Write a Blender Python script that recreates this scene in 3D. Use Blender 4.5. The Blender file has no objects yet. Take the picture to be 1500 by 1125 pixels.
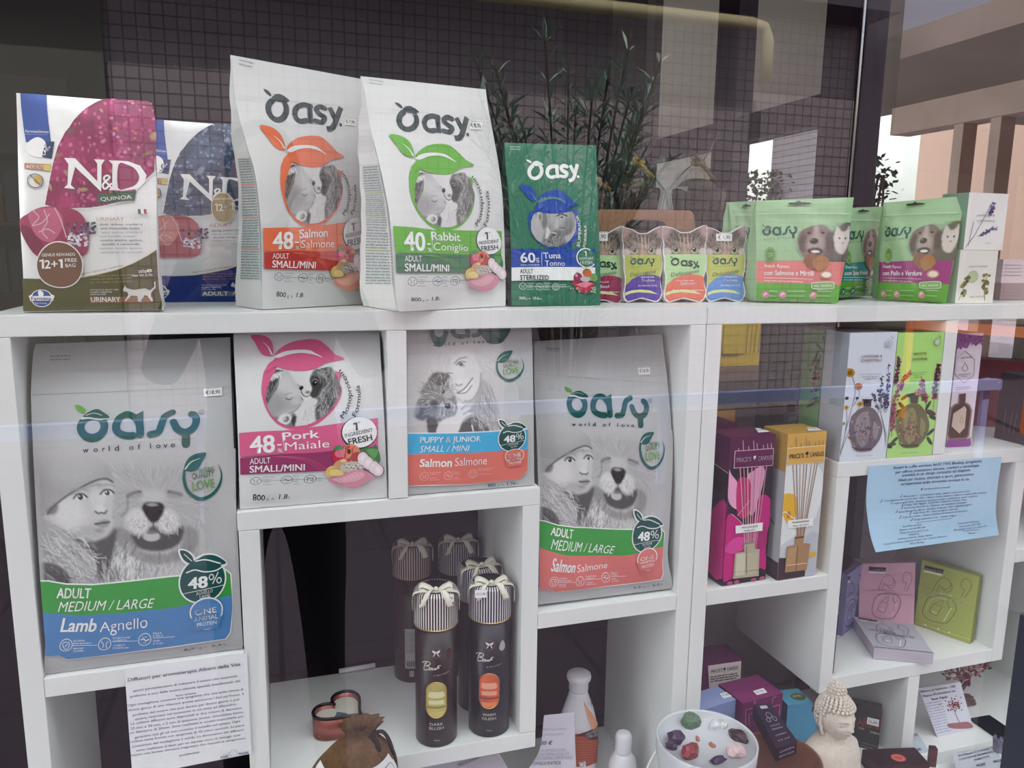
import bpy, bmesh, math, random
import numpy as np
from mathutils import Vector, Matrix
from mathutils.geometry import tessellate_polygon
random.seed(7); RNG = np.random.default_rng(7)
PI = math.pi
S = bpy.context.scene
COL = S.collection

# ---------------------------------------------------------------- camera
CF = Vector((0.29546683, 0.94036246, -0.16857581))
CR = Vector((0.95457663, -0.29770659, 0.01241954))
CU = Vector((0.03850726, 0.16458809, 0.98561045))
CC = Vector((0.0, -1.1, 1.5)); FPX = 1139.9
cam = bpy.data.objects.new('camera', bpy.data.cameras.new('camera'))
COL.objects.link(cam)
cam.matrix_world = Matrix(((CR.x, CU.x, -CF.x, CC.x), (CR.y, CU.y, -CF.y, CC.y), (CR.z, CU.z, -CF.z, CC.z), (0, 0, 0, 1)))
cam.data.sensor_width = 36.0; cam.data.lens = FPX / 1500 * 36
cam.data.clip_start = 0.05; cam.data.clip_end = 200
S.camera = cam

# ---------------------------------------------------------------- light, exposure
S.view_settings.view_transform = 'Standard'; S.view_settings.look = 'None'
S.view_settings.exposure = 0.0; S.view_settings.gamma = 1.0
S.view_settings.use_curve_mapping = False
W = bpy.data.worlds.new('sky'); S.world = W; W.use_nodes = True
bg = W.node_tree.nodes['Background']
bg.inputs['Color'].default_value = (0.93, 0.965, 1.0, 1); bg.inputs['Strength'].default_value = 4.6
sun = bpy.data.objects.new('sun', bpy.data.lights.new('sun', 'SUN')); COL.objects.link(sun)
sun.data.energy = 7.0; sun.data.angle = 0.01; sun.data.color = (1.0, 0.95, 0.86)
sun.rotation_euler = (math.radians(-40), 0, math.radians(25))   # from behind the shop, high

# ---------------------------------------------------------------- projection helpers (photo pixel -> point in the place)
def ray(x, y): return CF + CR * ((x - 750) / FPX) - CU * ((y - 562.5) / FPX)
def aY(x, y, Y): d = ray(x, y); return CC + d * ((Y - CC.y) / d.y)
def aZ(x, y, Z): d = ray(x, y); return CC + d * ((Z - CC.z) / d.z)
def aX(x, y, X): d = ray(x, y); return CC + d * ((X - CC.x) / d.x)
def pr(p):
    d = p - CC; z = d.dot(CF)
    return 750 + FPX * d.dot(CR) / z, 562.5 - FPX * d.dot(CU) / z
def lin1(c): return c / 12.92 if c <= 0.04045 else ((c + 0.055) / 1.055) ** 2.4
def hx(s):
    if not isinstance(s, str): return tuple(s)
    s = s.lstrip('#')
    if len(s) == 3: s = ''.join(a + a for a in s)
    return tuple(lin1(int(s[i:i + 2], 16) / 255) for i in (0, 2, 4))

# ---------------------------------------------------------------- materials
MATS = {}
def mat(name, col='#ffffff', rough=0.5, metal=0.0, bump=0.0, bscale=40.0, vary=0.0, spec=0.5, trans=0.0, coat=0.0, vcol=False, alpha=1.0, sub=0.0, aniso=None):
    if name in MATS: return MATS[name]
    m = bpy.data.materials.new(name); m.use_nodes = True; nt = m.node_tree
    b = nt.nodes['Principled BSDF']; c = hx(col)
    b.inputs['Base Color'].default_value = (*c, 1); b.inputs['Roughness'].default_value = rough
    b.inputs['Metallic'].default_value = metal; b.inputs['Specular IOR Level'].default_value = spec
    b.inputs['Transmission Weight'].default_value = trans; b.inputs['Coat Weight'].default_value = coat
    b.inputs['Alpha'].default_value = alpha
    if sub: b.inputs['Subsurface Weight'].default_value = sub; b.inputs['Subsurface Scale'].default_value = 0.01
    if vcol:
        a = nt.nodes.new('ShaderNodeVertexColor'); a.layer_name = 'Col'
        nt.links.new(a.outputs['Color'], b.inputs['Base Color'])
    if bump or vary:
        tc = nt.nodes.new('ShaderNodeTexCoord'); mp = nt.nodes.new('ShaderNodeMapping')
        if aniso: mp.inputs['Scale'].default_value = aniso
        nt.links.new(tc.outputs['Object'], mp.inputs['Vector'])
        n = nt.nodes.new('ShaderNodeTexNoise'); n.inputs['Scale'].default_value = bscale; n.inputs['Detail'].default_value = 4
        nt.links.new(mp.outputs['Vector'], n.inputs['Vector'])
        if bump:
            bp = nt.nodes.new('ShaderNodeBump'); bp.inputs['Strength'].default_value = bump; bp.inputs['Distance'].default_value = 0.01
            nt.links.new(n.outputs['Fac'], bp.inputs['Height']); nt.links.new(bp.outputs['Normal'], b.inputs['Normal'])
        if vary and not vcol:
            r = nt.nodes.new('ShaderNodeValToRGB')
            r.color_ramp.elements[0].position = 0.3; r.color_ramp.elements[1].position = 0.7
            r.color_ramp.elements[0].color = (*[x * (1 - vary) for x in c], 1); r.color_ramp.elements[1].color = (*[min(1, x * (1 + vary)) for x in c], 1)
            nt.links.new(n.outputs['Fac'], r.inputs['Fac']); nt.links.new(r.outputs['Color'], b.inputs['Base Color'])
    MATS[name] = m; return m

# ---------------------------------------------------------------- objects
def tag(o, label, cat, group=None, kind=None):
    o['label'] = label; o['category'] = cat
    if group: o['group'] = group
    if kind: o['kind'] = kind
    return o
def thing(name, label, cat, loc=(0, 0, 0), group=None, rz=0.0):
    o = bpy.data.objects.new(name, None); COL.objects.link(o); o.empty_display_size = 0.02
    o.location = loc; o.rotation_euler = (0, 0, rz)
    return tag(o, label, cat, group)
def link(name, me, m, parent=None, label=None, smooth=False, world=True):
    o = bpy.data.objects.new(name, me); COL.objects.link(o)
    if m is not None and not me.materials: me.materials.append(m)
    if smooth: me.shade_smooth()
    if parent is not None:
        o.parent = parent
        if world:
            bpy.context.view_layer.update() if False else None
            o.matrix_parent_inverse = pmat(parent).inverted()
    if label: o['label'] = label
    return o
def pmat(o):
    M = Matrix.Translation(o.location) @ o.rotation_euler.to_matrix().to_4x4()
    if o.parent: M = pmat(o.parent) @ o.matrix_parent_inverse @ M
    return M
def mesh(name, V, F):
    me = bpy.data.meshes.new(name); me.from_pydata([tuple(v) for v in V], [], F); me.update(); return me
def bmesh_obj(name, bm, m, parent=None, label=None, smooth=False):
    me = bpy.data.meshes.new(name); bm.to_mesh(me); bm.free(); return link(name, me, m, parent, label, smooth)
def struct(o): o['kind'] = 'structure'; return o
def bbox(bm, p0, p1, bev=0.0, seg=2):
    """axis-aligned box between two corners"""
    g = bmesh.ops.create_cube(bm, size=1.0); vs = g['verts']
    c = (Vector(p0) + Vector(p1)) / 2; s = [abs(a - b) for a, b in zip(p0, p1)]
    for v in vs: v.co = Vector((v.co.x * s[0] + c.x, v.co.y * s[1] + c.y, v.co.z * s[2] + c.z))
    if bev:
        es = list({e for v in vs for e in v.link_edges})
        bmesh.ops.bevel(bm, geom=es, offset=bev, segments=seg, affect='EDGES', profile=0.6)
def box(name, p0, p1, m, parent=None, bev=0.0, label=None):
    bm = bmesh.new(); bbox(bm, p0, p1, bev); return bmesh_obj(name, bm, m, parent, label)
def hexa(bm, b4, t4):
    """hexahedron from 4 bottom and 4 top points (same winding)"""
    vs = [bm.verts.new(p) for p in list(b4) + list(t4)]
    for f in ((3, 2, 1, 0), (4, 5, 6, 7), (0, 1, 5, 4), (1, 2, 6, 5), (2, 3, 7, 6), (3, 0, 4, 7)):
        bm.faces.new([vs[i] for i in f])
    return vs
def lathe(bm, prof, c=(0, 0, 0), n=48, cap=True):
    rings = []
    for r, z in prof:
        rings.append([bm.verts.new((c[0] + r * math.cos(2 * PI * k / n), c[1] + r * math.sin(2 * PI * k / n), c[2] + z)) for k in range(n)])
    for a, b in zip(rings, rings[1:]):
        for k in range(n): bm.faces.new((a[k], a[(k + 1) % n], b[(k + 1) % n], b[k]))
    if cap:
        if prof[0][0] > 1e-6: bm.faces.new(list(reversed(rings[0])))
        if prof[-1][0] > 1e-6: bm.faces.new(rings[-1])
def tube(bm, pts, r, n=8, closed=False, taper=None):
    pts = [Vector(p) for p in pts]; N = len(pts); rings = []
    up = Vector((0.31, 0.17, 0.93)).normalized()
    for i, p in enumerate(pts):
        a = pts[(i - 1) % N] if (closed or i) else p; b = pts[(i + 1) % N] if (closed or i < N - 1) else p
        t = (b - a).normalized(); s = t.cross(up)
        if s.length < 1e-4: s = t.cross(Vector((1, 0, 0)))
        s.normalize(); w = s.cross(t)
        rr = r if taper is None else r * taper[i]
        rings.append([bm.verts.new(p + (s * math.cos(2 * PI * k / n) + w * math.sin(2 * PI * k / n)) * rr) for k in range(n)])
    for i in range(N if closed else N - 1):
        a, b = rings[i], rings[(i + 1) % N]
        for k in range(n): bm.faces.new((a[k], a[(k + 1) % n], b[(k + 1) % n], b[k]))
    if not closed: bm.faces.new(list(reversed(rings[0]))); bm.faces.new(rings[-1])
def catmull(P, n=8, closed=False):
    P = [np.array(p, float) for p in P]; N = len(P); out = []
    for i in range(N if closed else N - 1):
        p0 = P[(i - 1) % N] if (closed or i > 0) else 2 * P[0] - P[1]; p1 = P[i]; p2 = P[(i + 1) % N]
        p3 = P[(i + 2) % N] if (closed or i + 2 < N) else 2 * P[-1] - P[-2]
        for k in range(n):
            t = k / n
            out.append(0.5 * (2 * p1 + (p2 - p0) * t + (2 * p0 - 5 * p1 + 4 * p2 - p3) * t * t + (3 * p1 - p0 - 3 * p2 + p3) * t ** 3))
    if not closed: out.append(P[-1])
    return out

# ---------------------------------------------------------------- surfaces that carry print
class Surf:
    """front face of a pack: rows of (left, right) 3D points from bottom to top, plus a pillow bulge"""
    def __init__(s, rows, bulge=0.0, bprof=None, v=None, wrinkle=0.0, seed=0):
        s.L = [Vector(r[0]) for r in rows]; s.R = [Vector(r[1]) for r in rows]; n = len(rows)
        zs = [((a + b) / 2).z for a, b in zip(s.L, s.R)]
        d = [0.0]
        for i in range(1, n): d.append(d[-1] + (((s.L[i] + s.R[i]) - (s.L[i - 1] + s.R[i - 1])) / 2).length)
        s.v = [x / d[-1] for x in d]; s.H = d[-1]
        s.W = sum((b - a).length for a, b in zip(s.L, s.R)) / n
        s.bulge = bulge; s.bp = bprof or (lambda v: math.sin(PI * min(1, max(0, v))) ** 0.6)
        a = s.R[0] - s.L[0]; b = (s.L[-1] - s.L[0]); s.n0 = a.cross(b).normalized()
        s.wr = wrinkle; rr = random.Random(seed)
        s.wv = [(rr.uniform(1.5, 6), rr.uniform(1.5, 6), rr.uniform(0, 6.28), rr.uniform(-1, 1)) for _ in range(6)]
    def edge(s, v):
        v = min(1.02, max(-0.02, v)); n = len(s.v)
        i = 0
        while i < n - 2 and v > s.v[i + 1]: i += 1
        t = (v - s.v[i]) / (s.v[i + 1] - s.v[i])
        def cr(P):
            p1, p2 = P[i], P[i + 1]
            p0 = P[i - 1] if i > 0 else p1 * 2 - p2; p3 = P[i + 2] if i + 2 < n else p2 * 2 - p1
            return (p1 * 2 + (p2 - p0) * t + (p0 * 2 - p1 * 5 + p2 * 4 - p3) * t * t + (p1 * 3 - p0 - p2 * 3 + p3) * t ** 3) * 0.5
        if n == 2: return s.L[0].lerp(s.L[1], v), s.R[0].lerp(s.R[1], v)
        return cr(s.L), cr(s.R)
    def p(s, u, v, off=0.0):
        a, b = s.edge(v); q = a.lerp(b, u)
        h = off
        if s.bulge:
            uu = min(1, max(0, u)); h += s.bulge * s.bp(v) * (4 * uu * (1 - uu)) ** 0.75
        if s.wr:
            e = min(1, max(0.0, min(u, 1 - u, v, 1 - v) * 8))
            w = sum(c * math.sin(a_ * u * 3 + b_ * v * 3 + ph) for a_, b_, ph, c in s.wv)
            h += s.wr * w * e
        return q + s.n0 * h
    def inv(s, x, y):
        u = v = 0.5
        for _ in range(8):
            fx, fy = pr(s.p(u, v)); ax, ay = pr(s.p(u + 0.01, v)); bx, by = pr(s.p(u, v + 0.01))
            j = ((ax - fx) * 100, (bx - fx) * 100, (ay - fy) * 100, (by - fy) * 100); dx, dy = x - fx, y - fy
            det = j[0] * j[3] - j[1] * j[2]
            if abs(det) < 1e-9: break
            du = (dx * j[3] - dy * j[1]) / det; dv = (dy * j[0] - dx * j[2]) / det
            u += max(-0.5, min(0.5, du)); v += max(-0.5, min(0.5, dv))
            if abs(du) + abs(dv) < 1e-5: break
        return u, v

GLYPH = {}
def glyphs(txt, bold=0.0, res=3):
    """2D triangles of a line of text, width w, cap height 1"""
    k = (txt, bold, res)
    if k in GLYPH: return GLYPH[k]
    cu = bpy.data.curves.new('t', 'FONT'); cu.body = txt; cu.size = 1.0; cu.resolution_u = res; cu.offset = bold; cu.fill_mode = 'FRONT'
    o = bpy.data.objects.new('t', cu); me = bpy.data.meshes.new_from_object(o)
    V = np.array([v.co[:2] for v in me.vertices]).reshape(-1, 2); me.calc_loop_triangles()
    T = [tuple(t.vertices) for t in me.loop_triangles]
    bpy.data.objects.remove(o); bpy.data.curves.remove(cu); bpy.data.meshes.remove(me)
    if len(V):
        V[:, 0] -= V[:, 0].min(); V = V / 0.72
    GLYPH[k] = (V, T); return GLYPH[k]

def fat(V, T, b):
    n = len(V); V2 = np.concatenate([V + d for d in ((0, 0), (-b, b * .5), (b, -b * .5), (b, b * .5), (-b, -b * .5))]); V2[:, 0] -= V2[:, 0].min()
    return V2, [tuple(i + k * n for i in t) for k in range(5) for t in T]
class Art:
    """print on a Surf; positions are given in photo pixels of the reference surface `ref` (same design, maybe another pack)"""
    def __init__(s, ref, dst=None, maxlen=0.011, lift=0.0003, step=0.00028):
        s.ref = ref; s.dst = dst or ref; s.V = []; s.F = []; s.C = []; s.ml = maxlen; s.lift = lift; s.step = step; s.z = 1; s.memo = {}
    def M(s, p):
        p = (round(p[0], 2), round(p[1], 2))
        if p not in s.memo:
            u, v = s.ref.inv(*p); s.memo[p] = (u * s.dst.W, v * s.dst.H)
        return s.memo[p]
    def add(s, V2, T, col, z=None):
        c = hx(col); z = s.z if z is None else z; V2 = [tuple(v) for v in V2]; T = [list(t) for t in T]
        if isinstance(s.dst, Surf): V2 = [(min(max(a, 0), s.dst.W), min(max(b, 0), s.dst.H)) for a, b in V2]
        ml2 = s.ml ** 2; out = []; st = T; mid = {}
        flat = (s.dst.bulge == 0 and s.dst.wr == 0 and len(s.dst.v) == 2)
        if flat: out = T
        else:
            while st:
                t = st.pop(); best = 0; bi = 0
                for i in range(3):
                    a, b = V2[t[i]], V2[t[(i + 1) % 3]]; d = (a[0] - b[0]) ** 2 + (a[1] - b[1]) ** 2
                    if d > best: best = d; bi = i
                if best <= ml2: out.append(t); continue
                i, j, k = t[bi], t[(bi + 1) % 3], t[(bi + 2) % 3]; key = (i, j) if i < j else (j, i)
                if key not in mid:
                    mid[key] = len(V2); V2.append(((V2[i][0] + V2[j][0]) / 2, (V2[i][1] + V2[j][1]) / 2))
                m_ = mid[key]; st.append([i, m_, k]); st.append([m_, j, k])
        off = s.lift + s.step * z; b0 = len(s.V)
        for a, b in V2:
            s.V.append(s.dst.p(a / s.dst.W, b / s.dst.H, off)); s.C.append(c)
        for t in out:
            i, j, k = t; A, B, Q = V2[i], V2[j], V2[k]
            if (B[0] - A[0]) * (Q[1] - A[1]) - (B[1] - A[1]) * (Q[0] - A[0]) < 0: j, k = k, j
            s.F.append((b0 + i, b0 + j, b0 + k))
    def up(s, n=1): s.z += n; return s
    def mpoly(s, P, col, z=None):
        if len(P) < 3: return
        T = tessellate_polygon([[Vector((a, b, 0)) for a, b in P]]); s.add(P, T, col, z)
    def poly(s, pts, col, smooth=0, z=None):
        if smooth: pts = catmull(pts, smooth, True)
        s.mpoly([s.M(p) for p in pts], col, z)
    def scale(s, c):      # metres per photo px, along the pack's across / up directions, at pixel c
        a = s.M(c); b = s.M((c[0] + 4, c[1])); d = s.M((c[0], c[1] - 4))
        return math.hypot(b[0] - a[0], b[1] - a[1]) / 4, math.hypot(d[0] - a[0], d[1] - a[1]) / 4
    def ell(s, c, rx, ry, col, rot=0.0, n=28, a0=0, a1=360, z=None):
        """ellipse true to the pack's plane; radii in photo px"""
        m = s.M(c); kx, ky = s.scale(c); P = []
        for k in range(n + (a1 - a0 < 360)):
            t = math.radians(a0 + (a1 - a0) * k / n); x, y = rx * kx * math.cos(t), ry * ky * math.sin(t)
            q = math.radians(rot); P.append((m[0] + x * math.cos(q) - y * math.sin(q), m[1] + x * math.sin(q) + y * math.cos(q)))
        s.mpoly(P, col, z)
    def ring(s, c, rx, ry, w, col, a0=0, a1=360, n=36, z=None):
        m = s.M(c); kx, ky = s.scale(c); V = []; T = []
        for k in range(n + 1):
            t = math.radians(a0 + (a1 - a0) * k / n)
            for f in (w / 2, -w / 2): V.append((m[0] + (rx + f) * kx * math.cos(t), m[1] + (ry + f) * ky * math.sin(t)))
        for k in range(n): i = 2 * k; T += [(i, i + 1, i + 2), (i + 1, i + 3, i + 2)]
        s.add(V, T, col, z)
    def mline(s, P, w, col, closed=False, z=None, cap=True):
        P = [np.array(p, float) for p in P]; N = len(P)
        if N < 2: return
        V = []; T = []
        ws = w if hasattr(w, '__len__') else [w] * N
        for i in range(N):
            a = P[(i - 1) % N] if (closed or i) else P[i]; b = P[(i + 1) % N] if (closed or i < N - 1) else P[i]
            t = b - a; L = math.hypot(*t) or 1e-9; nx, ny = -t[1] / L, t[0] / L
            h = ws[i] / 2; V += [(P[i][0] + nx * h, P[i][1] + ny * h), (P[i][0] - nx * h, P[i][1] - ny * h)]
        for i in range(N if closed else N - 1):
            a = 2 * i; b = 2 * ((i + 1) % N); T += [(a, a + 1, b), (a + 1, b + 1, b)]
        s.add(V, T, col, z)
        if cap and not closed and ws[0] > 0.0012:
            for p, h in ((P[0], ws[0] / 2), (P[-1], ws[-1] / 2)):
                s.mpoly([(p[0] + h * math.cos(k * PI / 6), p[1] + h * math.sin(k * PI / 6)) for k in range(12)], col, z)
    def line(s, pts, w, col, smooth=0, closed=False, z=None, cap=True):
        """stroke of width w photo px (a number or one per point)"""
        k = sum(s.scale(pts[0])) / 2
        if smooth:
            if hasattr(w, '__len__'):
                q = catmull([(*p, ww) for p, ww in zip(pts, w)], smooth, closed); pts = [a[:2] for a in q]; w = [a[2] for a in q]
            else: pts = catmull(pts, smooth, closed)
        w = [a * k for a in w] if hasattr(w, '__len__') else w * k
        s.mline([s.M(p) for p in pts], w, col, closed, z, cap)
    def text(s, t, p0, p1, h, col, bold=0.0, slant=0.0, z=None, res=3):
        """one line from baseline point p0 to p1 (photo px), cap height h px"""
        V, T = glyphs(t, min(bold, 0), res)
        if not len(V): return
        if bold > 0: V, T = fat(V, T, bold * 1.5)
        a = np.array(s.M(p0)); b = np.array(s.M(p1)); d = b - a; L = math.hypot(*d); d = d / L; n = np.array((-d[1], d[0]))
        hh = h * s.scale(p0)[1]; w = V[:, 0].max(); x = V[:, 0] / w * L; y = V[:, 1] * hh
        P = a + np.outer(x + slant * y, d) + np.outer(y, n)
        s.add(P, T, col, s.z + 1 if z is None else z)
    def arc(s, t, c, r, a0, a1, h, col, bold=0.0, z=None):
        """text along an arc (degrees, pack plane; radius in px)"""
        V, T = glyphs(t); V, T = fat(V, T, bold * 1.5) if bold > 0 else (V, T); m = s.M(c); k = s.scale(c)[0]; w = V[:, 0].max()
        ang = np.radians(a0 + (a1 - a0) * V[:, 0] / w); sg = 1 if a1 < a0 else -1
        rr = (r + sg * V[:, 1] * h) * k
        s.add(np.stack([m[0] + rr * np.cos(ang), m[1] + rr * np.sin(ang)], 1), T, col, s.z + 1 if z is None else z)
    def para(s, q, n, col, fill=0.5, seed=1, jag=0.1, z=None):
        """n lines of unreadably small print in the pixel quad q (tl, tr, br, bl): rows of little word bars"""
        rr = random.Random(seed); q = [np.array(a, float) for a in q]
        for i in range(n):
            t0 = (i + 0.5 - fill / 2) / n; t1 = (i + 0.5 + fill / 2) / n; x = 0; end = 1 - rr.random() * jag
            while x < end - 0.02:
                w = min(end, x + rr.uniform(0.03, 0.12) * 1.5)
                f = lambda u, t: tuple((q[0] * (1 - u) + q[1] * u) * (1 - t) + (q[3] * (1 - u) + q[2] * u) * t)
                s.mpoly([s.M(f(x, t0)), s.M(f(w, t0)), s.M(f(w, t1)), s.M(f(x, t1))], col, z)
                x = w + 0.02
    def grid(s, quad, img, mask=None, z=None):
        """printed photograph: img (h,w,3) linear colours over pixel quad (tl,tr,br,bl); mask (h,w) drops cells"""
        h, w, _ = img.shape; q = [np.array(s.M(a)) for a in quad]; z = s.z if z is None else z; off = s.lift + s.step * z
        idx = -np.ones((h, w), int)
        keep = np.ones((h, w), bool) if mask is None else mask > 0.5
        for j in range(h):
            t = j / (h - 1)
            for i in range(w):
                if keep[j, i]:
                    u = i / (w - 1); m = (q[0] * (1 - u) + q[1] * u) * (1 - t) + (q[3] * (1 - u) + q[2] * u) * t
                    idx[j, i] = len(s.V); s.V.append(s.dst.p(m[0] / s.dst.W, m[1] / s.dst.H, off)); s.C.append(tuple(img[j, i]))
        for j in range(h - 1):
            for i in range(w - 1):
                f = (idx[j, i], idx[j + 1, i], idx[j + 1, i + 1], idx[j, i + 1])
                if min(f) >= 0: s.F.append(f)

# ---------------------------------------------------------------- soft painter for the printed photographs (unit square, y down)
class Pix:
    def __init__(s, w, h, bg=0.8, asp=None):
        s.w, s.h = w, h; s.A = np.zeros((h, w, 3)); s.A[:] = hx(bg) if isinstance(bg, str) else (lin1(bg),) * 3
        s.asp = asp or h / w
        s.X, s.Y = np.meshgrid(np.linspace(0, 1, w), np.linspace(0, 1, h))
    def c(s, col): return np.array(hx(col) if isinstance(col, str) else (lin1(col),) * 3)
    def put(s, m, col, a=1.0): m = (np.clip(m, 0, 1) * a)[..., None]; s.A = s.A * (1 - m) + s.c(col) * m; return s
    def ell(s, x, y, rx, ry, col, a=1.0, soft=0.15, rot=0):
        q = math.radians(rot); dx = s.X - x; dy = (s.Y - y) * s.asp; ry = ry * s.asp
        u = dx * math.cos(q) + dy * math.sin(q); v = -dx * math.sin(q) + dy * math.cos(q)
        return s.put((1 - np.sqrt((u / rx) ** 2 + (v / ry) ** 2)) / soft + 0.5, col, a)
    def poly(s, P, col, a=1.0, soft=1, sm=6):
        if sm: P = catmull(P, sm, True)
        m = np.zeros(s.X.shape, bool); n = len(P)
        for i in range(n):
            (x0, y0), (x1, y1) = P[i], P[(i + 1) % n]
            if y0 == y1: continue
            m ^= ((s.Y >= min(y0, y1)) & (s.Y < max(y0, y1)) & (s.X < x0 + (s.Y - y0) * (x1 - x0) / (y1 - y0)))
        m = m.astype(float)
        for _ in range(soft): m = blur(m)
        return s.put(m, col, a)
    def line(s, P, w, col, a=1.0, sm=6, soft=0.5):
        if sm and len(P) > 2: P = catmull(P, sm)
        m = np.zeros(s.X.shape)
        for (x0, y0), (x1, y1) in zip(P, P[1:]):
            dx, dy = x1 - x0, (y1 - y0) * s.asp; L = dx * dx + dy * dy + 1e-12
            t = np.clip(((s.X - x0) * dx + (s.Y - y0) * s.asp * dy) / L, 0, 1)
            d = np.hypot(s.X - x0 - t * dx, (s.Y - y0) * s.asp - t * dy); m = np.maximum(m, (w / 2 - d) / (w * soft) + 0.5)
        return s.put(m, col, a)
    def hair(s, n, x, y, rx, ry, ang, ln, cols, w=0.006, spread=30, a=0.5, bend=0.3, seed=0):
        """strands scattered over an ellipse, combed along ang (degrees, down = 90; or a function of x, y)"""
        r = random.Random(seed)
        for _ in range(n):
            t = r.uniform(0, 2 * PI); q = math.sqrt(r.random()); px, py = x + rx * q * math.cos(t), y + ry * q * math.sin(t)
            g = math.radians((ang(px, py) if callable(ang) else ang) + r.uniform(-spread, spread)); L = ln * r.uniform(0.6, 1.3); b = r.uniform(-bend, bend)
            s.line([(px, py), (px + L * .5 * math.cos(g), py + L * .5 * math.sin(g) / s.asp), (px + L * math.cos(g + b), py + L * math.sin(g + b) / s.asp)], w, r.choice(cols), a, 0)
        return s
    def noise(s, amt, sc=1, seed=0):
        n = np.random.default_rng(seed).normal(0, 1, s.X.shape)
        for _ in range(sc): n = blur(n)
        s.A = np.clip(s.A * (1 + amt * n[..., None] * (1 + sc)), 0, 1); return s
    def fade(s, m, col): m = np.clip(m, 0, 1)[..., None]; s.A = s.A * (1 - m) + s.c(col) * m; return s
def blur(m):
    p = np.pad(m, 1, mode='edge'); m = (p[:-2, 1:-1] + 2 * p[1:-1, 1:-1] + p[2:, 1:-1]) / 4
    p = np.pad(m, 1, mode='edge'); return (p[1:-1, :-2] + 2 * p[1:-1, 1:-1] + p[1:-1, 2:]) / 4

def printed(name, parts, m, parent=None, label=None, smooth=True):
    """one mesh from [(V, F, colour or list of colours)] with colour attribute Col"""
    V = []; F = []; C = []
    for v, f, c in parts:
        b = len(V); V += list(v); F += [tuple(i + b for i in q) for q in f]
        C += list(c) if isinstance(c, list) else [hx(c)] * len(v)
    me = mesh(name, V, F); a = me.color_attributes.new('Col', 'FLOAT_COLOR', 'POINT')
    a.data.foreach_set('color', np.concatenate([np.array(C, 'f'), np.ones((len(C), 1), 'f')], 1).ravel())
    if smooth: me.shade_smooth()
    return link(name, me, m, parent, label)
# ================================================================ THE SETTING
def tilemat(name, c1, c2, mortar, w, h, ms=0.02, offset=0.0, rough=0.5, axes='XY', bump=0.0):
    m = bpy.data.materials.new(name); m.use_nodes = True; nt = m.node_tree; b = nt.nodes['Principled BSDF']
    tc = nt.nodes.new('ShaderNodeTexCoord'); sx = nt.nodes.new('ShaderNodeSeparateXYZ'); cx = nt.nodes.new('ShaderNodeCombineXYZ')
    nt.links.new(tc.outputs['Object'], sx.inputs[0])
    nt.links.new(sx.outputs[axes[0]], cx.inputs['X']); nt.links.new(sx.outputs[axes[1]], cx.inputs['Y'])
    t = nt.nodes.new('ShaderNodeTexBrick'); t.offset = offset; t.squash = 1.0
    for k, v in (('Color1', c1), ('Color2', c2), ('Mortar', mortar)): t.inputs[k].default_value = (*hx(v), 1)
    t.inputs['Scale'].default_value = 1.0; t.inputs['Brick Width'].default_value = w; t.inputs['Row Height'].default_value = h
    t.inputs['Mortar Size'].default_value = ms; t.inputs['Mortar Smooth'].default_value = 0.1; t.inputs['Bias'].default_value = 0.0
    nt.links.new(cx.outputs[0], t.inputs['Vector']); nt.links.new(t.outputs['Color'], b.inputs['Base Color'])
    b.inputs['Roughness'].default_value = rough
    return m
M_white = mat('white_laminate', '#e3e5e4', 0.42, bump=0.04, bscale=60, aniso=(1, 1, 8))
M_floor = tilemat('dark_floor_tiles', '#17131a', '#1b161d', '#060508', 0.58, 0.58, 0.012, rough=0.35)
M_pave = tilemat('street_paving', '#655762', '#6a5c67', '#544853', 0.55, 0.55, 0.009, rough=0.8)
M_brick = tilemat('brown_wall_tiles', '#9c9096', '#a5989e', '#6e6368', 0.092, 0.09, 0.006, rough=0.6, axes='XZ')
M_dark = mat('dark_interior_paint', '#2a2730', 0.8)
M_beige = mat('beige_render', '#b79c92', 0.9, vary=0.12, bscale=3)
M_sunny = mat('white_render', '#f2f0ea', 0.9)
M_purple = mat('plum_metal', '#2f1c2b', 0.45)
M_navy = mat('blue_grey_metal', '#232834', 0.45)
M_steel = mat('steel', '#c9c9c6', 0.2, 1.0)

def glassmat(name, tint='#fbfcfb', base=0.09):
    """clear architectural pane: transparent, with a mirror reflection that grows towards grazing angles"""
    m = bpy.data.materials.new(name); m.use_nodes = True; nt = m.node_tree; nt.nodes.clear()
    o = nt.nodes.new('ShaderNodeOutputMaterial'); mx = nt.nodes.new('ShaderNodeMixShader')
    t = nt.nodes.new('ShaderNodeBsdfTransparent'); g = nt.nodes.new('ShaderNodeBsdfGlossy'); g.inputs['Roughness'].default_value = 0.0
    t.inputs['Color'].default_value = (*hx(tint), 1); g.inputs['Color'].default_value = (1, 1, 1, 1)
    lw = nt.nodes.new('ShaderNodeLayerWeight'); lw.inputs['Blend'].default_value = 0.5
    pw = nt.nodes.new('ShaderNodeMath'); pw.operation = 'POWER'; pw.inputs[1].default_value = 5.0
    f = nt.nodes.new('ShaderNodeMapRange'); f.inputs['To Min'].default_value = base; f.inputs['To Max'].default_value = 1.0
    ge = nt.nodes.new('ShaderNodeNewGeometry'); sb = nt.nodes.new('ShaderNodeMath'); sb.operation = 'SUBTRACT'; sb.inputs[0].default_value = 1.0
    ml = nt.nodes.new('ShaderNodeMath'); ml.operation = 'MULTIPLY'
    nt.links.new(lw.outputs['Facing'], pw.inputs[0]); nt.links.new(pw.outputs[0], f.inputs['Value'])
    nt.links.new(ge.outputs['Backfacing'], sb.inputs[1]); nt.links.new(f.outputs[0], ml.inputs[0]); nt.links.new(sb.outputs[0], ml.inputs[1])
    nt.links.new(ml.outputs[0], mx.inputs[0]); nt.links.new(t.outputs[0], mx.inputs[1]); nt.links.new(g.outputs[0], mx.inputs[2])
    nt.links.new(mx.outputs[0], o.inputs['Surface']); return m
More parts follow.
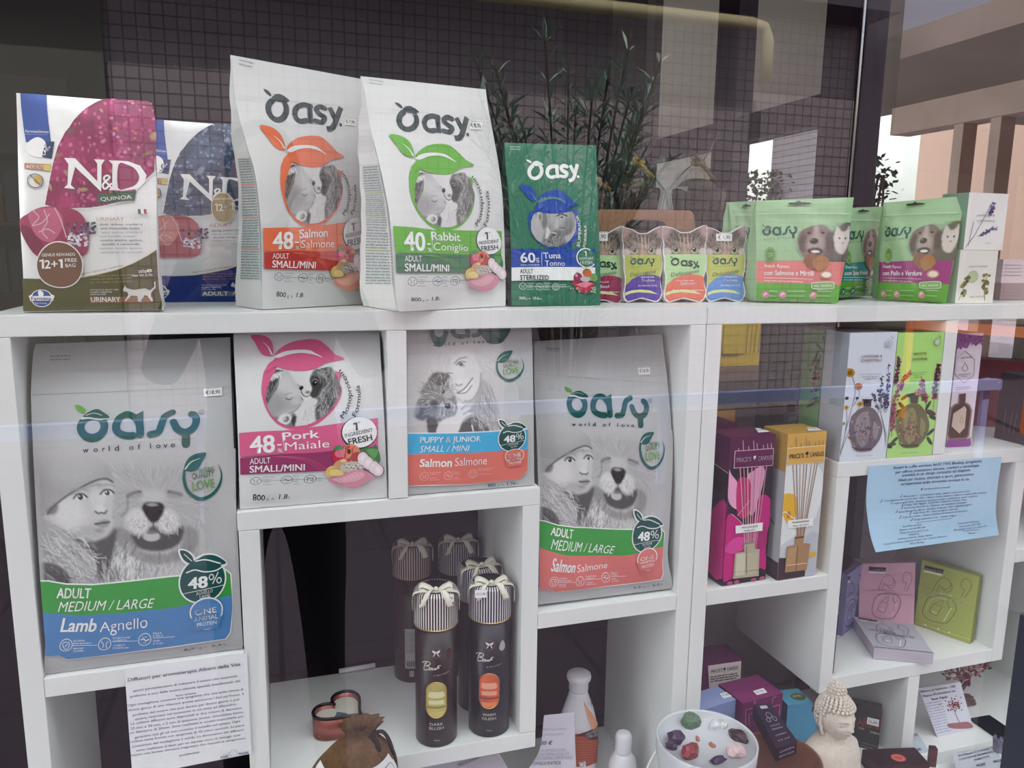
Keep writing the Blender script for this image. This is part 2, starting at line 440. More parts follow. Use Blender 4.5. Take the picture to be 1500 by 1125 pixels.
M_glass = glassmat('window_glass', base=0.11)
M_clear = glassmat('thin_glass', '#f0f4f3', 0.04)

# ---- shop: floor, ceiling, walls
struct(box('floor', (-3.5, -0.24, -0.05), (2.5, 5.2, 0.0), M_floor))
struct(box('ceiling', (-3.5, -0.34, 3.25), (2.32, 5.2, 3.45), M_dark))
struct(box('wall_back', (-3.5, 4.6, 0), (2.3, 4.8, 3.25), M_dark))
struct(box('wall_left', (-3.5, -0.34, 0), (-3.3, 4.6, 3.25), M_dark))
struct(box('wall_front', (-3.3, -0.36, 0.0), (2.3, -0.28, 0.44), M_dark))
struct(box('trim_1', (-3.3, -0.30, 0.44), (2.3, 0.285, 0.484), M_white))      # window ledge the display stands on
struct(box('wall_above', (-3.3, -0.36, 3.05), (2.3, -0.28, 3.25), M_navy))
# front window: pane, posts
w1 = struct(thing('window_1', 'large shop front pane of clear glass', 'window', (-0.5, -0.30, 0.44)))
box('window_glass', (-3.2, -0.303, 0.44), (2.3, -0.297, 3.05), M_glass, w1)
box('window_post', (1.033, -0.345, 0.44), (1.10, -0.306, 0.985), M_navy, w1)
# right side wall is glazed: posts, beams and panes, receding from the front
w2 = struct(thing('window_2', 'glazed side wall of the shop with plum metal frames', 'window', (2.2, 2.0, 0)))
def post(y0, y1, m=M_purple, name='window_post', x=2.2, z0=0.0, z1=3.25): box(name, (x - 0.05, y0, z0), (x + 0.05, y1, z1), m, w2)
post(1.43, 1.66); post(2.28, 2.46); post(3.23, 3.72, mat('grey_pier', '#6b675f', .9)); post(3.72, 4.6, M_dark); post(-0.28, -0.2)
box('window_post', (2.135, 1.435, 0.0), (2.15, 1.455, 3.25), M_steel, w2, 0.004)
for z0, z1 in ((2.02, 2.14), (0.0, 0.35)):
    box('window_beam', (2.16, 1.66, z0), (2.24, 4.3, z1), M_purple, w2)
box('window_glass', (2.198, -0.2, 0.0), (2.202, 4.3, 3.25), M_clear, w2)

struct(box('sunblock_upper', (-14, -0.36, 3.45), (2.32, 0.6, 7), M_dark))  # unseen mass over the shop, added to shade the paving from the sun
# ---- street in front (seen mirrored in the pane) and the passage beside the shop
struct(box('ground', (-14, -16, -0.06), (26, -0.36, -0.005), M_pave))
struct(box('ground_side', (2.5, -0.36, -0.06), (26, 16, -0.006), M_pave))
struct(box('wall_street', (-9, -6.3, 0), (5.45, -6.0, 8.0), M_brick))  # unseen upper part added to block low skylight from the shelves
struct(box('trim_street', (-9, -6.6, 3.62), (5.45, -5.5, 3.78), mat('dark_slab', '#4a4650', 0.9)))
struct(box('trim_2', (-2.2, -6.04, 0.0), (-1.05, -5.96, 3.9), mat('grey_render', '#6f6d66', 0.9)))
struct(box('column_1', (5.45, -6.4, 0), (5.85, -5.9, 3.9), M_purple))
bm = bmesh.new(); tube(bm, [(-9, -5.6, 3.42), (4.0, -5.6, 3.42), (4.12, -5.6, 3.40), (4.17, -5.6, 3.3), (4.17, -5.6, 2.95)], 0.055, 12)
o = bmesh_obj('drain_pipe', bm, mat('cream_pipe', '#b9ac84', 0.5), smooth=True); tag(o, 'long cream pipe along the top of the tiled wall across the street', 'pipe')
# arcade across the street, right part
struct(box('arcade_ceiling', (5.85, -13, 3.35), (19, -4.2, 3.6), mat('pink_plaster', '#d8bdb4', 0.9, vary=0.08, bscale=1.5)))
struct(box('arcade_wall', (5.85, -13.2, 0), (19, -13, 3.6), mat('cream_wall', '#cfc1a4', 0.9)))
struct(box('arcade_beam', (5.85, -9.2, 2.75), (19, -8.8, 3.35), M_beige))
for i, (x, y) in enumerate(((7.3, -9.2), (10.6, -9.3), (11.6, -9.0), (14.5, -9.0))):
    struct(box('column_%d' % (i + 2), (x, y, 0), (x + 0.42, y + 0.4, 3.35), M_beige))
struct(box('facade_above', (5.45, -6.6, 3.6), (19, -6.2, 9.0), mat('blue_grey_render', '#8f93ab', 0.9)))
# the passage on the right of the shop
struct(box('passage_ceiling', (2.35, -0.3, 3.3), (7.8, 12, 3.5), mat('pink_ceiling', '#887a70', 0.9, vary=.08, bscale=1.2))); struct(box('passage_ceiling_outer', (7.8, -0.3, 3.3), (12, 7.5, 3.5), mat('pink_ceiling', '#887a70', 0.9, vary=.08, bscale=1.2)))
struct(box('passage_beam', (7.5, -0.3, 2.98), (7.8, 7.15, 3.3), M_beige)); struct(box('passage_beam_far', (12, -0.3, 2.7), (12.3, 7.15, 3.5), M_beige)); struct(box('passage_wall_far', (17.0, -6, 0), (17.3, 24, 4.8), mat('rose_wall', '#86695f', 0.9)))
for i, y in enumerate((5.62, 6.1)): struct(box('passage_column_%d' % (i + 1), (7.55, y, 0), (7.75, y + .13, 2.98), M_beige))
struct(box('wall_house', (10.0, 9.55, 0), (10.3, 16, 6), M_sunny))
struct(box('passage_wall', (2.5, 12, 0), (10, 12.2, 6), M_sunny))
for i, (y0, y1, m_) in enumerate(((7.8, 9.7, M_brick), (11.2, 12.0, M_beige))):
    struct(box('passage_pier_%d' % (i + 1), (7.6, y0, 0), (7.8, y1, 3.3), m_))
struct(box('window_3', (9.94, 12.2, 1.2), (9.99, 12.9, 2.9), mat('brown_shutter', '#4c3b38', 0.6)))
# ================================================================ SHELVING
TH = 0.028
XA, XC, XF, XH, XI, XJ, XL, XN, XO = -0.3342, -0.0515, 0.1591, 0.3660, 0.6442, 0.6737, 0.9529, 1.1622, 1.3701
ZA, ZE, ZC, ZI, ZB = 1.415, 1.1378, 0.9286, 0.7204, 0.512
DEP = 0.272
def shelf(root, name, x0, x1, z): return box(name, (x0, 0, z - TH), (x1, DEP, z - .0006), M_white, root, 0.0012)
def upr(root, name, x, z0, z1): return box(name, (x, 0, z0), (x + TH, DEP, z1), M_white, root, 0.0012)
u1 = thing('shelving_unit', 'white open shelving unit on the left holding the pet food bags', 'shelves', (XA + 0.5, 0.13, 0.484), 'shelving units side by side')
shelf(u1, 'top_board', XA, XJ - 0.0012, ZA)
e = 0.0004
upr(u1, 'side_panel', XA, 0.484, ZA - TH - e); upr(u1, 'side_panel', XI, 0.484, ZA - TH - e)
shelf(u1, 'shelf_board', XA + TH + e, XC - e, ZC)
shelf(u1, 'shelf_board', XC - 0.001, XH + TH, ZE)
shelf(u1, 'shelf_board', XH + TH + e, XI - e, ZC)
shelf(u1, 'shelf_board', XC + TH + e, XH + TH, ZI)
shelf(u1, 'base_board', XA + TH + e, XI - e, ZB)
upr(u1, 'divider_panel', XF, ZE + e, ZA - TH - e)
upr(u1, 'divider_panel', XC, ZB + e, ZE - TH - e)
upr(u1, 'divider_panel', XH, ZI + e, ZE - TH - e)
u2 = thing('shelving_unit', 'white open shelving unit on the right holding diffuser boxes and earphone boxes', 'shelves', (XJ + 0.5, 0.13, 0.484), 'shelving units side by side')
XR = 1.6537
shelf(u2, 'top_board', XJ, XR + TH, ZA)
upr(u2, 'side_panel', XJ, 0.484, ZA - TH - e); upr(u2, 'side_panel', XR, 0.484, ZA - TH - e)
shelf(u2, 'shelf_board', XJ + TH + e, XL - e, ZC)
shelf(u2, 'shelf_board', XL, XR - e, ZE)
shelf(u2, 'shelf_board', XL + TH + e, XO - e, ZI)
shelf(u2, 'shelf_board', XO + TH + e, XR - e, ZC)
shelf(u2, 'base_board', XJ + TH + e, XR - e, ZB)
upr(u2, 'divider_panel', XL, ZI - TH, ZE - TH - e)
upr(u2, 'divider_panel', XN, ZE + e, ZA - TH - e)
upr(u2, 'divider_panel', XO, ZI - TH, ZE - TH - e)
upr(u2, 'divider_panel', XN, ZB + e, ZI - TH - e)
# ================================================================ PET FOOD POUCHES
M_film = mat('printed_matt_film', '#ffffff', 0.5, vcol=True, bump=0.06, bscale=14, spec=0.12)
M_gloss = mat('printed_gloss_film', '#ffffff', 0.25, vcol=True, bump=0.08, bscale=22, spec=0.3)
M_paper = mat('printed_paper', '#ffffff', 0.8, vcol=True, spec=0.05)
M_card = mat('printed_card', '#ffffff', 0.42, vcol=True, spec=0.12)
def E_(L, R, Y, cell=None):
    rows = E0(L, R, Y)
    if cell:
        x0, x1, z0, z1 = cell
        for r in rows:
            for p in r: p.x = min(max(p.x, x0), x1); p.z = min(max(p.z, z0), z1)
    return rows
if True:
    E0 = lambda L, R, Y: [(aY(l[0], l[1], y if not isinstance(y, tuple) else y[0]), aY(r[0], r[1], y if not isinstance(y, tuple) else y[1])) for l, r, y in zip(L, R, Y)]
def rebase(sf, base, nu=26, nv=40):
    V = []; F = []
    for j in range(nv + 1):
        for i in range(nu + 1): V.append(sf.p(i / nu, j / nv))
    for j in range(nv):
        for i in range(nu): a = j * (nu + 1) + i; F.append((a, a + 1, a + nu + 2, a + nu + 1))
    return V, F, base
def strip(A, B, col, fold=None):
    """side of a pouch between two edges of points, optionally folded inwards by vectors"""
    V = []; F = []; n = len(A)
    for i in range(n):
        m = (A[i] + B[i]) / 2 + (fold[i] if fold else Vector())
        V += [A[i], m, B[i]]
    for i in range(n - 1):
        a = 3 * i; F += [(a, a + 1, a + 4, a + 3), (a + 1, a + 2, a + 5, a + 4)]
    return V, F, col
def pouch(root, sf, D, ddir, base, front_art, m=None, gus_art=None, gcol=None, fold=0.22, nv=40, labels=True):
    """closed pouch: printed front, folded side gussets, back and base; D = depth at each row of the front, ddir = backwards"""
    m = m or M_film; ddir = Vector(ddir).normalized(); gcol = gcol or base
    def dep(v):
        n = len(D); i = 0
        while i < n - 2 and v > sf.v[i + 1]: i += 1
        t = (v - sf.v[i]) / (sf.v[i + 1] - sf.v[i]); t = t * t * (3 - 2 * t)
        return D[i] * (1 - t) + D[i + 1] * t
    vs = [j / nv for j in range(nv + 1)]
    L = [sf.edge(v)[0] for v in vs]; R = [sf.edge(v)[1] for v in vs]; d = [ddir * dep(v) for v in vs]
    parts = [rebase(sf, base, 26, nv)] + ([(front_art.V, front_art.F, front_art.C)] if front_art else [])
    printed('front_panel', parts, m, root)
    BL = [a + b for a, b in zip(L, d)]; BR = [a + b for a, b in zip(R, d)]
    ac = [(r - l).normalized() for l, r in zip(L, R)]
    fl = [a * (b.length * fold) for a, b in zip(ac, d)]; fr = [-x for x in fl]
    g = strip(BL, L, gcol, fl)
    if gus_art:
        printed('side_gusset', [g] + gus_art(BL, L, fl), m, root, smooth=False)
    else: printed('side_gusset', [g], m, root, smooth=False)
    printed('side_gusset', [strip(R, BR, gcol, fr)], m, root, smooth=False)
    nb = 8; V = []; F = []
    for j in range(nv + 1):
        for i in range(nb + 1):
            u = i / nb; V.append(BL[j].lerp(BR[j], u) + ddir * (sf.bulge * sf.bp(vs[j]) * 4 * u * (1 - u)))
    for j in range(nv):
        for i in range(nb): a = j * (nb + 1) + i; F.append((a + 1, a, a + nb + 1, a + nb + 2))
    printed('back_panel', [(V, F, gcol)], m, root)
    fr0 = [sf.p(i / 26, 0) for i in range(27)]; bk = [V[0].lerp(V[nb], i / 26) for i in range(27)]
    printed('base_panel', [(fr0 + bk, [(i + 1, i, 27 + i, 28 + i) for i in range(26)], gcol)], m, root, smooth=False)
def sticker(root, sf, q, txt, ref=None, col='#f2f2f0'):
    """white price sticker on the pack; q = tl, tr, br, bl in photo px"""
    a = Art(ref or sf, sf, lift=0.0012); a.poly(q, col); a.up()
    p = lambda u, t: tuple((q[0][i] * (1 - u) + q[1][i] * u) * (1 - t) + (q[3][i] * (1 - u) + q[2][i] * u) * t for i in (0, 1))
    a.line([p(0.04, .08), p(.96, .08)], 0.5, '#b9a6a6', cap=False)
    a.text(txt, p(0.1, 0.75), p(0.9, 0.75), abs(q[3][1] - q[0][1]) * 0.5, '#3a3a40')
    printed('price_sticker', [(a.V, a.F, a.C)], M_paper, root, 'white price sticker', smooth=False)
def rootof(name, label, cat, group, sf, Z):
    p = (sf.L[0] + sf.R[0]) / 2; return thing(name, label, cat, (p.x, p.y + 0.03, Z), group)

DG = '#12393b'
def kiss_photo(w=118, h=92):
    p = Pix(w, h, 0.87)
    p.ell(.2, .45, .3, .5, .84, 1, .6)
    p.poly([(-.1, .4), (.08, .25), (.14, .08), (.24, .06), (.33, .2), (.4, .3), (.47, .37), (.475, .42), (.435, .46), (.5, .5), (.485, .55), (.5, .6), (.46, .68), (.4, .76), (.25, .8), (-.1, .9)], .74, 1, 1)
    p.ell(.24, .3, .12, .12, .8, .8, .9).ell(.36, .44, .07, .08, .82, .7, .9).ell(.33, .64, .14, .09, .66, .8, .8).ell(.12, .62, .14, .2, .6, .8, .8).ell(.4, .6, .06, .05, .8, .6, .8)
    p.poly([(-.05, -.05), (.12, -.02), (.2, .06), (.17, .16), (.12, .3), (.06, .5), (.0, .62), (-.05, .62)], .3, 1, 2)
    p.hair(70, .05, .24, .1, .24, 110, .14, [.22, .42, .55, .18], .01, 25, .6)
    p.poly([(.03, .15), (.19, .09), (.18, .15), (.04, .22)], .8, .9, 1).hair(16, .11, .15, .07, .03, 60, .05, [.5, .95], .008, 60, .7)
    p.line([(.265, .525), (.3, .555), (.335, .55), (.35, .53)], .011, .3).line([(.25, .47), (.3, .45), (.34, .46)], .018, .56, .6)
    p.line([(.4, .3), (.465, .365), (.472, .415), (.44, .455)], .01, .5).ell(.44, .43, .018, .014, .45, .7)
    p.line([(.46, .51), (.505, .53), (.47, .55), (.5, .59)], .01, .42).line([(.47, .66), (.4, .75), (.25, .8)], .012, .52)
    p.poly([(-.05, .74), (.16, .8), (.3, .83), (.4, .78), (.44, 1.05), (-.05, 1.05)], .5, 1, 2)
    p.ell(.28, .86, .09, .085, .86, 1, .3).ell(.3, .86, .04, .045, .42, .9, .4).ell(.28, .85, .02, .03, .75, .9).poly([(.38, .83), (.43, .84), (.43, .98), (.37, .92)], .25, 1, 1)
    p.poly([(.47, .7), (.56, .6), (.66, .62), (.7, .9), (.62, 1.05), (.43, 1.05)], .84, 1, 2).hair(30, .57, .8, .08, .16, 95, .1, [.9, .74], .01, 15, .5, seed=8)
    p.poly([(.56, .22), (.64, .08), (.78, .06), (.92, .2), (1.02, .42), (.98, .72), (.88, .97), (.74, 1.05), (.67, .84), (.69, .62), (.62, .56), (.58, .42)], .42, 1, 2)
    p.poly([(.42, .35), (.5, .3), (.56, .27), (.6, .38), (.6, .52), (.54, .56), (.46, .51)], .86, 1, 1).ell(.5, .46, .05, .05, .74, .6, .8)
    p.ell(.455, .37, .03, .042, .1, 1, .3).ell(.445, .352, .01, .01, .5, .8)
    p.line([(.455, .41), (.475, .48), (.53, .535), (.6, .51)], .012, .22).ell(.55, .46, .03, .028, .28, .7)
    p.poly([(.56, .25), (.63, .2), (.73, .3), (.72, .48), (.63, .57), (.58, .5), (.6, .4)], .26, 1, 1)
    p.ell(.63, .31, .028, .036, .06, 1, .3).ell(.636, .298, .008, .01, .95, 1).line([(.585, .27), (.63, .25), (.67, .28)], .012, .5)
    wav = lambda x, y: 95 + 25 * math.sin(y * 22)
    p.hair(190, .83, .62, .13, .38, wav, .13, [.66, .52, .22, .14, .8], .009, 14, .7, seed=2)
    p.hair(50, .76, .16, .14, .1, lambda x, y: 20 + (x - .62) * 300, .1, [.6, .7, .3], .01, 20, .6, seed=5)
    return p.noise(.02, 0).A
KISS = kiss_photo()

def apple(a, q, s=1.0):   # small still life bottom right on the pack, in rabbit zoom-3 px
    P = q
    a.ell(P(1165, 460), 13, 11, '#c2324a', 10); a.ell(P(1215, 450), 9, 11, '#d98a62', -10); a.up()
    a.ell(P(1120, 440), 5, 5, '#e2748a'); a.ell(P(1195, 430), 2, 3, '#5e2a26'); a.ell(P(1260, 500), 6, 7, '#b2453f')
    a.poly([P(1065, 380), P(1120, 355), P(1150, 400), P(1100, 410)], '#4f8a5c', 4)
    a.poly([P(1290, 420), P(1390, 410), P(1420, 390), P(1450, 480), P(1450, 560), P(1380, 590), P(1330, 480)], '#3d7a44', 4); a.up()
    a.poly([P(1340, 430), P(1400, 520), P(1440, 440)], '#5fa05a', 4); a.line([P(1300, 440), P(1430, 560)], .6, '#9cc695')
    a.poly([P(1065, 560), P(1130, 505), P(1200, 560), P(1180, 690), P(1080, 640)], '#cfa172', 4)
    a.ell(P(1050, 640), 7, 8, '#e0c070', 20); a.up(); a.ell(P(1090, 660), 7.5, 5, '#ecd68e', -12); a.ell(P(1150, 520), 3, 2, '#e6c79c')
    a.ell(P(1225, 600), 12, 7.5, '#c3bdb2'); a.up()
    for k in range(14): a.ell(P(1160 + (k * 37) % 130, 570 + (k * 23) % 60), 1.3, 1, '#e4e0d8' if k % 2 else '#96908a', n=7)
    for i, (x, y) in enumerate(((1310, 520), (1350, 570), (1400, 620), (1430, 650))):
        a.up(); a.ell(P(x + 6, y + 2), 5.6, 8.6, '#7a3a5c', 12); a.up(); a.ell(P(x, y), 5.4, 8.2, '#ead9e0', 12); a.ell(P(x, y), 2.6, 4.6, '#f4ecef', 12, z=a.z + 1)
    a.up(2)
def badge1(a, P, dark=DG, txt='#1f3f44', fill='#f0f2f1'):
    c = P(1285, 255); a.ell(c, 19, 20.5, dark); a.up(); a.ell(P(1290, 250), 18.2, 19.6, fill); a.up()
    a.line([P(1236, 150), P(1262, 138), P(1266, 222)], 2.6, txt, 0, z=a.z + 1, cap=False); a.text('°', P(1282, 180), P(1300, 180), 6, txt)
    a.text('INGREDIENT', P(1165, 285), P(1405, 262), 5.2, txt); a.text('FRESH', P(1195, 365), P(1398, 345), 7.6, txt, 0.018)
    a.up()
def icon_row(a, pts, r, col, w=0.7, lines=True):
    for k, (c, kind) in enumerate(pts):
        a.ring(c, r, r, w, col, n=22)
        if kind == 'Y': a.line([(c[0] - r * .6, c[1] - r * .5), (c[0] - r * .2, c[1]), (c[0] - r * .35, c[1] + r * .6)], w, col, 3); a.line([(c[0] + r * .6, c[1] - r * .5), (c[0] + r * .2, c[1]), (c[0] + r * .35, c[1] + r * .6)], w, col, 3)
        if kind == 'M': a.line([(c[0] - r * .6, c[1]), (c[0] - r * .2, c[1] - r * .15), (c[0] + r * .2, c[1] + r * .15), (c[0] + r * .7, c[1] - r * .1)], w * 1.6, col, 3); a.line([(c[0] - r * .4, c[1] - r * .45), (c[0] + r * .4, c[1] - r * .45)], w * .6, col); a.line([(c[0] - r * .3, c[1] + r * .5), (c[0] + r * .3, c[1] + r * .5)], w * .6, col)
        if kind == 'T': a.line([(c[0] - r * .4, c[1] + r * .5), (c[0] - r * .45, c[1] - r * .4), (c[0], c[1] - r * .25), (c[0] + r * .45, c[1] - r * .4), (c[0] + r * .4, c[1] + r * .5), (c[0], c[1] + r * .1)], w * 1.3, col, 3)
        if kind == 'S': a.line([(c[0] - r * .5, c[1] - r * .4), (c[0] + r * .5, c[1] - r * .5), (c[0] + r * .4, c[1] + r * .3), (c[0], c[1] + r * .65), (c[0] - r * .4, c[1] + r * .3)], w, col, 3, True); a.line([(c[0] - r * .2, c[1] + r * .2), (c[0] + r * .3, c[1] - r * .3)], w, col)
def logo_small(a, P, col, k=8.333):
    """leafy-O word mark; P maps zoom px"""
    o = [P(310 + 108 * math.cos(t), 385 + 112 * math.sin(t)) for t in [math.radians(x) for x in range(-35, 250, 12)]]
    a.line(o, 60 / k, col, 0)
    a.poly([P(150, 170), P(200, 178), P(240, 215), P(238, 240), P(190, 215)], col, 4); a.up()
    a.poly([P(248, 250), P(300, 225), P(380, 240), P(445, 285), P(390, 302), P(300, 290)], col, 4)
    a.poly([P(260, 225), P(330, 212), P(400, 245), P(430, 275), P(370, 250), P(310, 232)], col, 4)
    a.line([P(680, 352), P(605, 334), P(532, 362), P(510, 425), P(535, 488), P(588, 514), P(642, 508)], 58 / k, col, 4)
    a.line([P(668, 320), P(690, 540)], 58 / k, col, cap=False)
    a.line([P(848, 370), P(790, 350), P(745, 385), P(790, 440), P(850, 480), P(820, 530), P(740, 515)], 56 / k, col, 5)
    a.line([P(900, 355), P(975, 500)], 56 / k, col, cap=False); a.line([P(1028, 352), P(975, 540), P(935, 600), P(880, 605)], 56 / k, col, 5, cap=False)
    a.ell(P(1040, 560), 2, 2.4, col, n=10)
def leafmark(a, P, col, white='#e8eae8'):
    a.poly([P(75, 568), P(220, 580), P(330, 660), P(380, 790), P(365, 842), P(260, 810), P(170, 700)], col, 5)
    a.poly([P(405, 805), P(510, 715), P(640, 678), P(800, 690), P(920, 780), P(1010, 870), P(1112, 940), P(960, 970), P(830, 1045), P(690, 1052), P(540, 1020), P(440, 985), P(380, 1030), P(340, 1040), P(350, 950), P(410, 880)], col, 5)
    a.up(); a.poly([P(395, 850), P(480, 800), P(600, 785), P(740, 800), P(830, 850), P(895, 905), P(800, 855), P(680, 822), P(560, 830), P(450, 870)], white, 5)
    a.line([P(235, 672), P(310, 735), P(372, 825)], [.5, 1.4, 2.2], white, 5)
def oasy_small(ref, dst, col, col2, pct, eng, ita, logo=True, kv=None):
    a = Art(ref, dst)
    if kv:
        M0 = a.M; a.M = lambda p, f=kv * ref.H / dst.H: (lambda q: (q[0], q[1] * f))(M0(p))
    z1 = lambda x, y: (560 + x / 8.333, 130 + y / 8.333); z2 = lambda x, y: (560 + x / 8.333, 240 + y / 8.333); z3 = lambda x, y: (560 + x / 8.333, 325 + y / 8.333)
    if logo:
        a.text('RICHIUDIBILE', (541, 118), (562, 121), 1.6, '#4a5658'); a.text('RESEALABLE', (541, 122.5), (560, 125), 1.6, '#4a5658')
        a.line([(541, 160), (722, 176)], .35, '#c9cbc9', cap=False); a.line([(541, 165), (723, 181)], .35, '#cfd1cf', cap=False)
        logo_small(a, z1, DG)
    # ring and picture
    c = z2(735, 445)
    a.poly([z2(330, 100), z2(390, 20), z2(440, -10), z2(520, 200), z2(1040, 160), z2(1100, 300), z2(1125, 430), z2(1075, 620), z2(940, 770), z2(780, 812), z2(600, 770), z2(440, 610), z2(345, 400), z2(322, 220)], col, 6); a.up()
    img = KISS; h, w, _ = img.shape; yy, xx = np.mgrid[0:1:h * 1j, 0:1:w * 1j]
    mask = ((xx - .5) / .5) ** 2 + ((yy - .42) / .58) ** 2 < 1.0
    mask &= xx < .80 + .2 * np.clip(yy / .45, 0, 1) ** .7
    mask &= yy > 0.02 + 0.09 * np.sin(np.clip(xx / 0.95, 0, 1) * np.pi)
    a.up(); a.grid([z2(358, 62), z2(1112, 62), z2(1112, 792), z2(372, 792)], img, mask)
    a.up(); leafmark(a, z1, col)
    a.up()
    # bands
    a.poly([z3(122, 55), z3(380, 72), z3(600, 100), z3(960, 108), z3(1445, 118), z3(1440, 405), z3(900, 405), z3(480, 385), z3(150, 385)], col)
    a.poly([z3(150, 398), z3(480, 392), z3(900, 405), z3(1440, 405), z3(1438, 625), z3(800, 628), z3(163, 628)], col2)
    a.up()
    w = '#f4f6f5'
    a.text(pct, z3(258, 352), z3(515, 358), 29, w, 0.022); a.text('%', z3(540, 365), z3(592, 370), 5.4, w, .02); a.line([z3(540, 275), z3(575, 277)], 1.6, w)
    a.line([z3(578, 130), z3(612, 360)], .6, w, cap=False)
    a.text(eng, z3(590, 228), z3(942, 242), 13, w, 0.016); a.text(ita, z3(615, 352), z3(1032, 362), 12, w, -0.004)
    a.text('ADULT', z3(262, 490), z3(470, 490), 9.5, w); a.text('SMALL/MINI', z3(262, 608), z3(802, 610), 12, w, 0.016)
    for i in range(3): a.line([z3(500 + i * 30, 410), z3(760 + i * 40, 470), z3(960 + i * 30, 620)], .5, col, 4, cap=False)
    # ring text
    a.arc('Monoprotein', z2(882, 430), 41, -43, 43, 5.2, '#1f4a4b', 0.014); a.arc('Formula', z2(882, 430), 51.5, -31, 13, 5.2, '#1f4a4b', 0.014)
    a.up(); badge1(a, z3)
    apple(a, z3)
    a.poly([z3(1010, 740), z3(1130, 700), z3(1240, 640), z3(1330, 660), z3(1390, 730), z3(1310, 830), z3(1210, 858), z3(1090, 830)], '#d58ea0' if eng != 'Salmon' else '#e39a84', 6); a.up()
    a.poly([z3(1040, 745), z3(1150, 715), z3(1250, 660), z3(1320, 690), z3(1280, 760), z3(1150, 800)], '#e4aab8' if eng != 'Salmon' else '#efb7a2', 6); a.up()
    for i in range(7): a.line([z3(1070 + i * 36, 740 - i * 10), z3(1120 + i * 32, 790 - i * 12)], .7, '#f3d0d8' if eng != 'Salmon' else '#f6d6c8')
    t = '#42626a'
    a.line([z3(390, 745), z3(1010, 735)], .5, t, cap=False); icon_row(a, [(z3(330, 745), 'Y'), (z3(632, 742), 'M'), (z3(848, 738), 'T')], 6.6, t, .75)
    for x, (l1, l2, l3, l4) in ((395, ('DIGESTIONE', 'CORRETTA', 'CORRECT', 'DIGESTION')), (692, ('PELLE', 'E PELO', 'SKIN', '& COAT')), (905, ('', 'DENTI', 'TEETH', ''))):
        for k, s_ in enumerate((l1, l2, l3, l4)):
            if s_: a.text(s_, z3(x, 698 + k * 36), z3(x + 11 * len(s_), 699 + k * 36), 2.1, t, res=1)
    b = '#2b3a3c'
    a.text('800', z3(312, 985), z3(432, 985), 5.6, b, .016); a.text('g e', z3(445, 985), z3(520, 982), 4, b, -.01); a.text('1.8', z3(562, 975), z3(640, 972), 5.6, b, .016, .15); a.text('lb', z3(648, 972), z3(664, 972), 4, b, -.01)
    return a
def gusset_text(col, n=46):
    """small print and coloured rules on the folded left side"""
    def f(BL, L, fl):
        out = []; N = len(L); rr = random.Random(5); V = []; F = []; C = []
        def pt(s, v):
            x = v * (N - 1); i = min(N - 2, int(x)); t = x - i
            a = BL[i].lerp(BL[i + 1], t); b = L[i].lerp(L[i + 1], t); m = (a + b) / 2 + fl[i].lerp(fl[i + 1], t)
            q = a.lerp(m, s * 2) if s < .5 else m.lerp(b, s * 2 - 1)
            nn = (b - a).cross(Vector((0, 0, 1))).normalized(); return q + nn * 0.0008
        def quad(s0, s1, v0, v1, c):
            k = len(V); V.extend([pt(s0, v0), pt(s1, v0), pt(s1, v1), pt(s0, v1)]); F.append((k, k + 1, k + 2, k + 3)); C.extend([hx(c)] * 4)
        v0, v1 = 0.12, 0.62
        for i in range(n):
            a = v0 + (v1 - v0) * i / n; b = a + (v1 - v0) / n * 0.5
            if i % 12 == 11:
                quad(.1, .49, a, b * 1.003, col); quad(.51, .9, a, b * 1.003, col); continue
            for s0 in (.1, .52):
                x = s0
                while x < s0 + .36:
                    w = min(s0 + .38, x + rr.uniform(.05, .16)); quad(x, w, a, b, '#8fa3a2'); x = w + .012
        return [(V, F, C)]
    return f
G_SMALL = 'resealable pet food pouches'
# rabbit
Lr = [(585, 458.5), (579.7, 433), (576, 377), (571.5, 321), (564, 276.6), (552, 224), (541.6, 183), (536, 142), (528.5, 111.5)]
Rr = [(740.6, 450), (740.6, 415), (739.6, 380), (738.7, 344), (735.7, 284), (730, 239), (722.7, 198), (715, 157), (711.5, 131)]
Yr = [(-.028, .058), (-.03, .056), (-.026, .06), (-.018, .066), (-.008, .074), (.006, .084), (.02, .092), (.034, .1), (.046, .106)]
rab = Surf(E_(Lr, Rr, Yr, (-9, 9, ZA + .0005, 9)), 0.009, wrinkle=0.0007, seed=3)
t = rootof('pet_food_pouch', 'white food pouch with a bright green leaf, Rabbit Coniglio, overhanging the top shelf edge', 'pet food', G_SMALL, rab, ZA)
pouch(t, rab, [.125, .125, .115, .1, .085, .065, .04, .014, .002], (-.28, .96, 0), '#dfe1df', oasy_small(rab, rab, '#5fb030', '#3f7458', '40', 'Rabbit', 'Coniglio'), gus_art=gusset_text('#a9b98a'))
sticker(t, rab, [(688, 178), (706, 178.5), (705, 191), (687, 189.5)], '€ 8,90')
# salmon
Ls = [(384.7, 454), (384.2, 425), (383.6, 377), (381, 314), (373.5, 254), (360.5, 209), (346, 150), (338, 80.5)]
Rs = [(541, 446), (541, 420), (541.5, 376), (542, 316), (542, 262), (541, 218), (537, 170), (531, 116)]
Ys = [(.036, .135), (.034, .134), (.036, .136), (.042, .14), (.05, .144), (.062, .15), (.078, .156), (.094, .16)]
sal = Surf(E_(Ls, Rs, Ys, (-9, 9, ZA + .0005, 9)), 0.009, wrinkle=0.0007, seed=8)
t = rootof('pet_food_pouch', 'white food pouch with an orange leaf, Salmon Salmone, tallest on the top shelf', 'pet food', G_SMALL, sal, ZA)
pouch(t, sal, [.09, .09, .082, .07, .058, .045, .02, .002], (-.42, .9, 0), '#dbdddb', oasy_small(rab, sal, '#e9764f', '#c1413c', '48', 'Salmon', 'Salmone'), gus_art=gusset_text('#d99a92'))
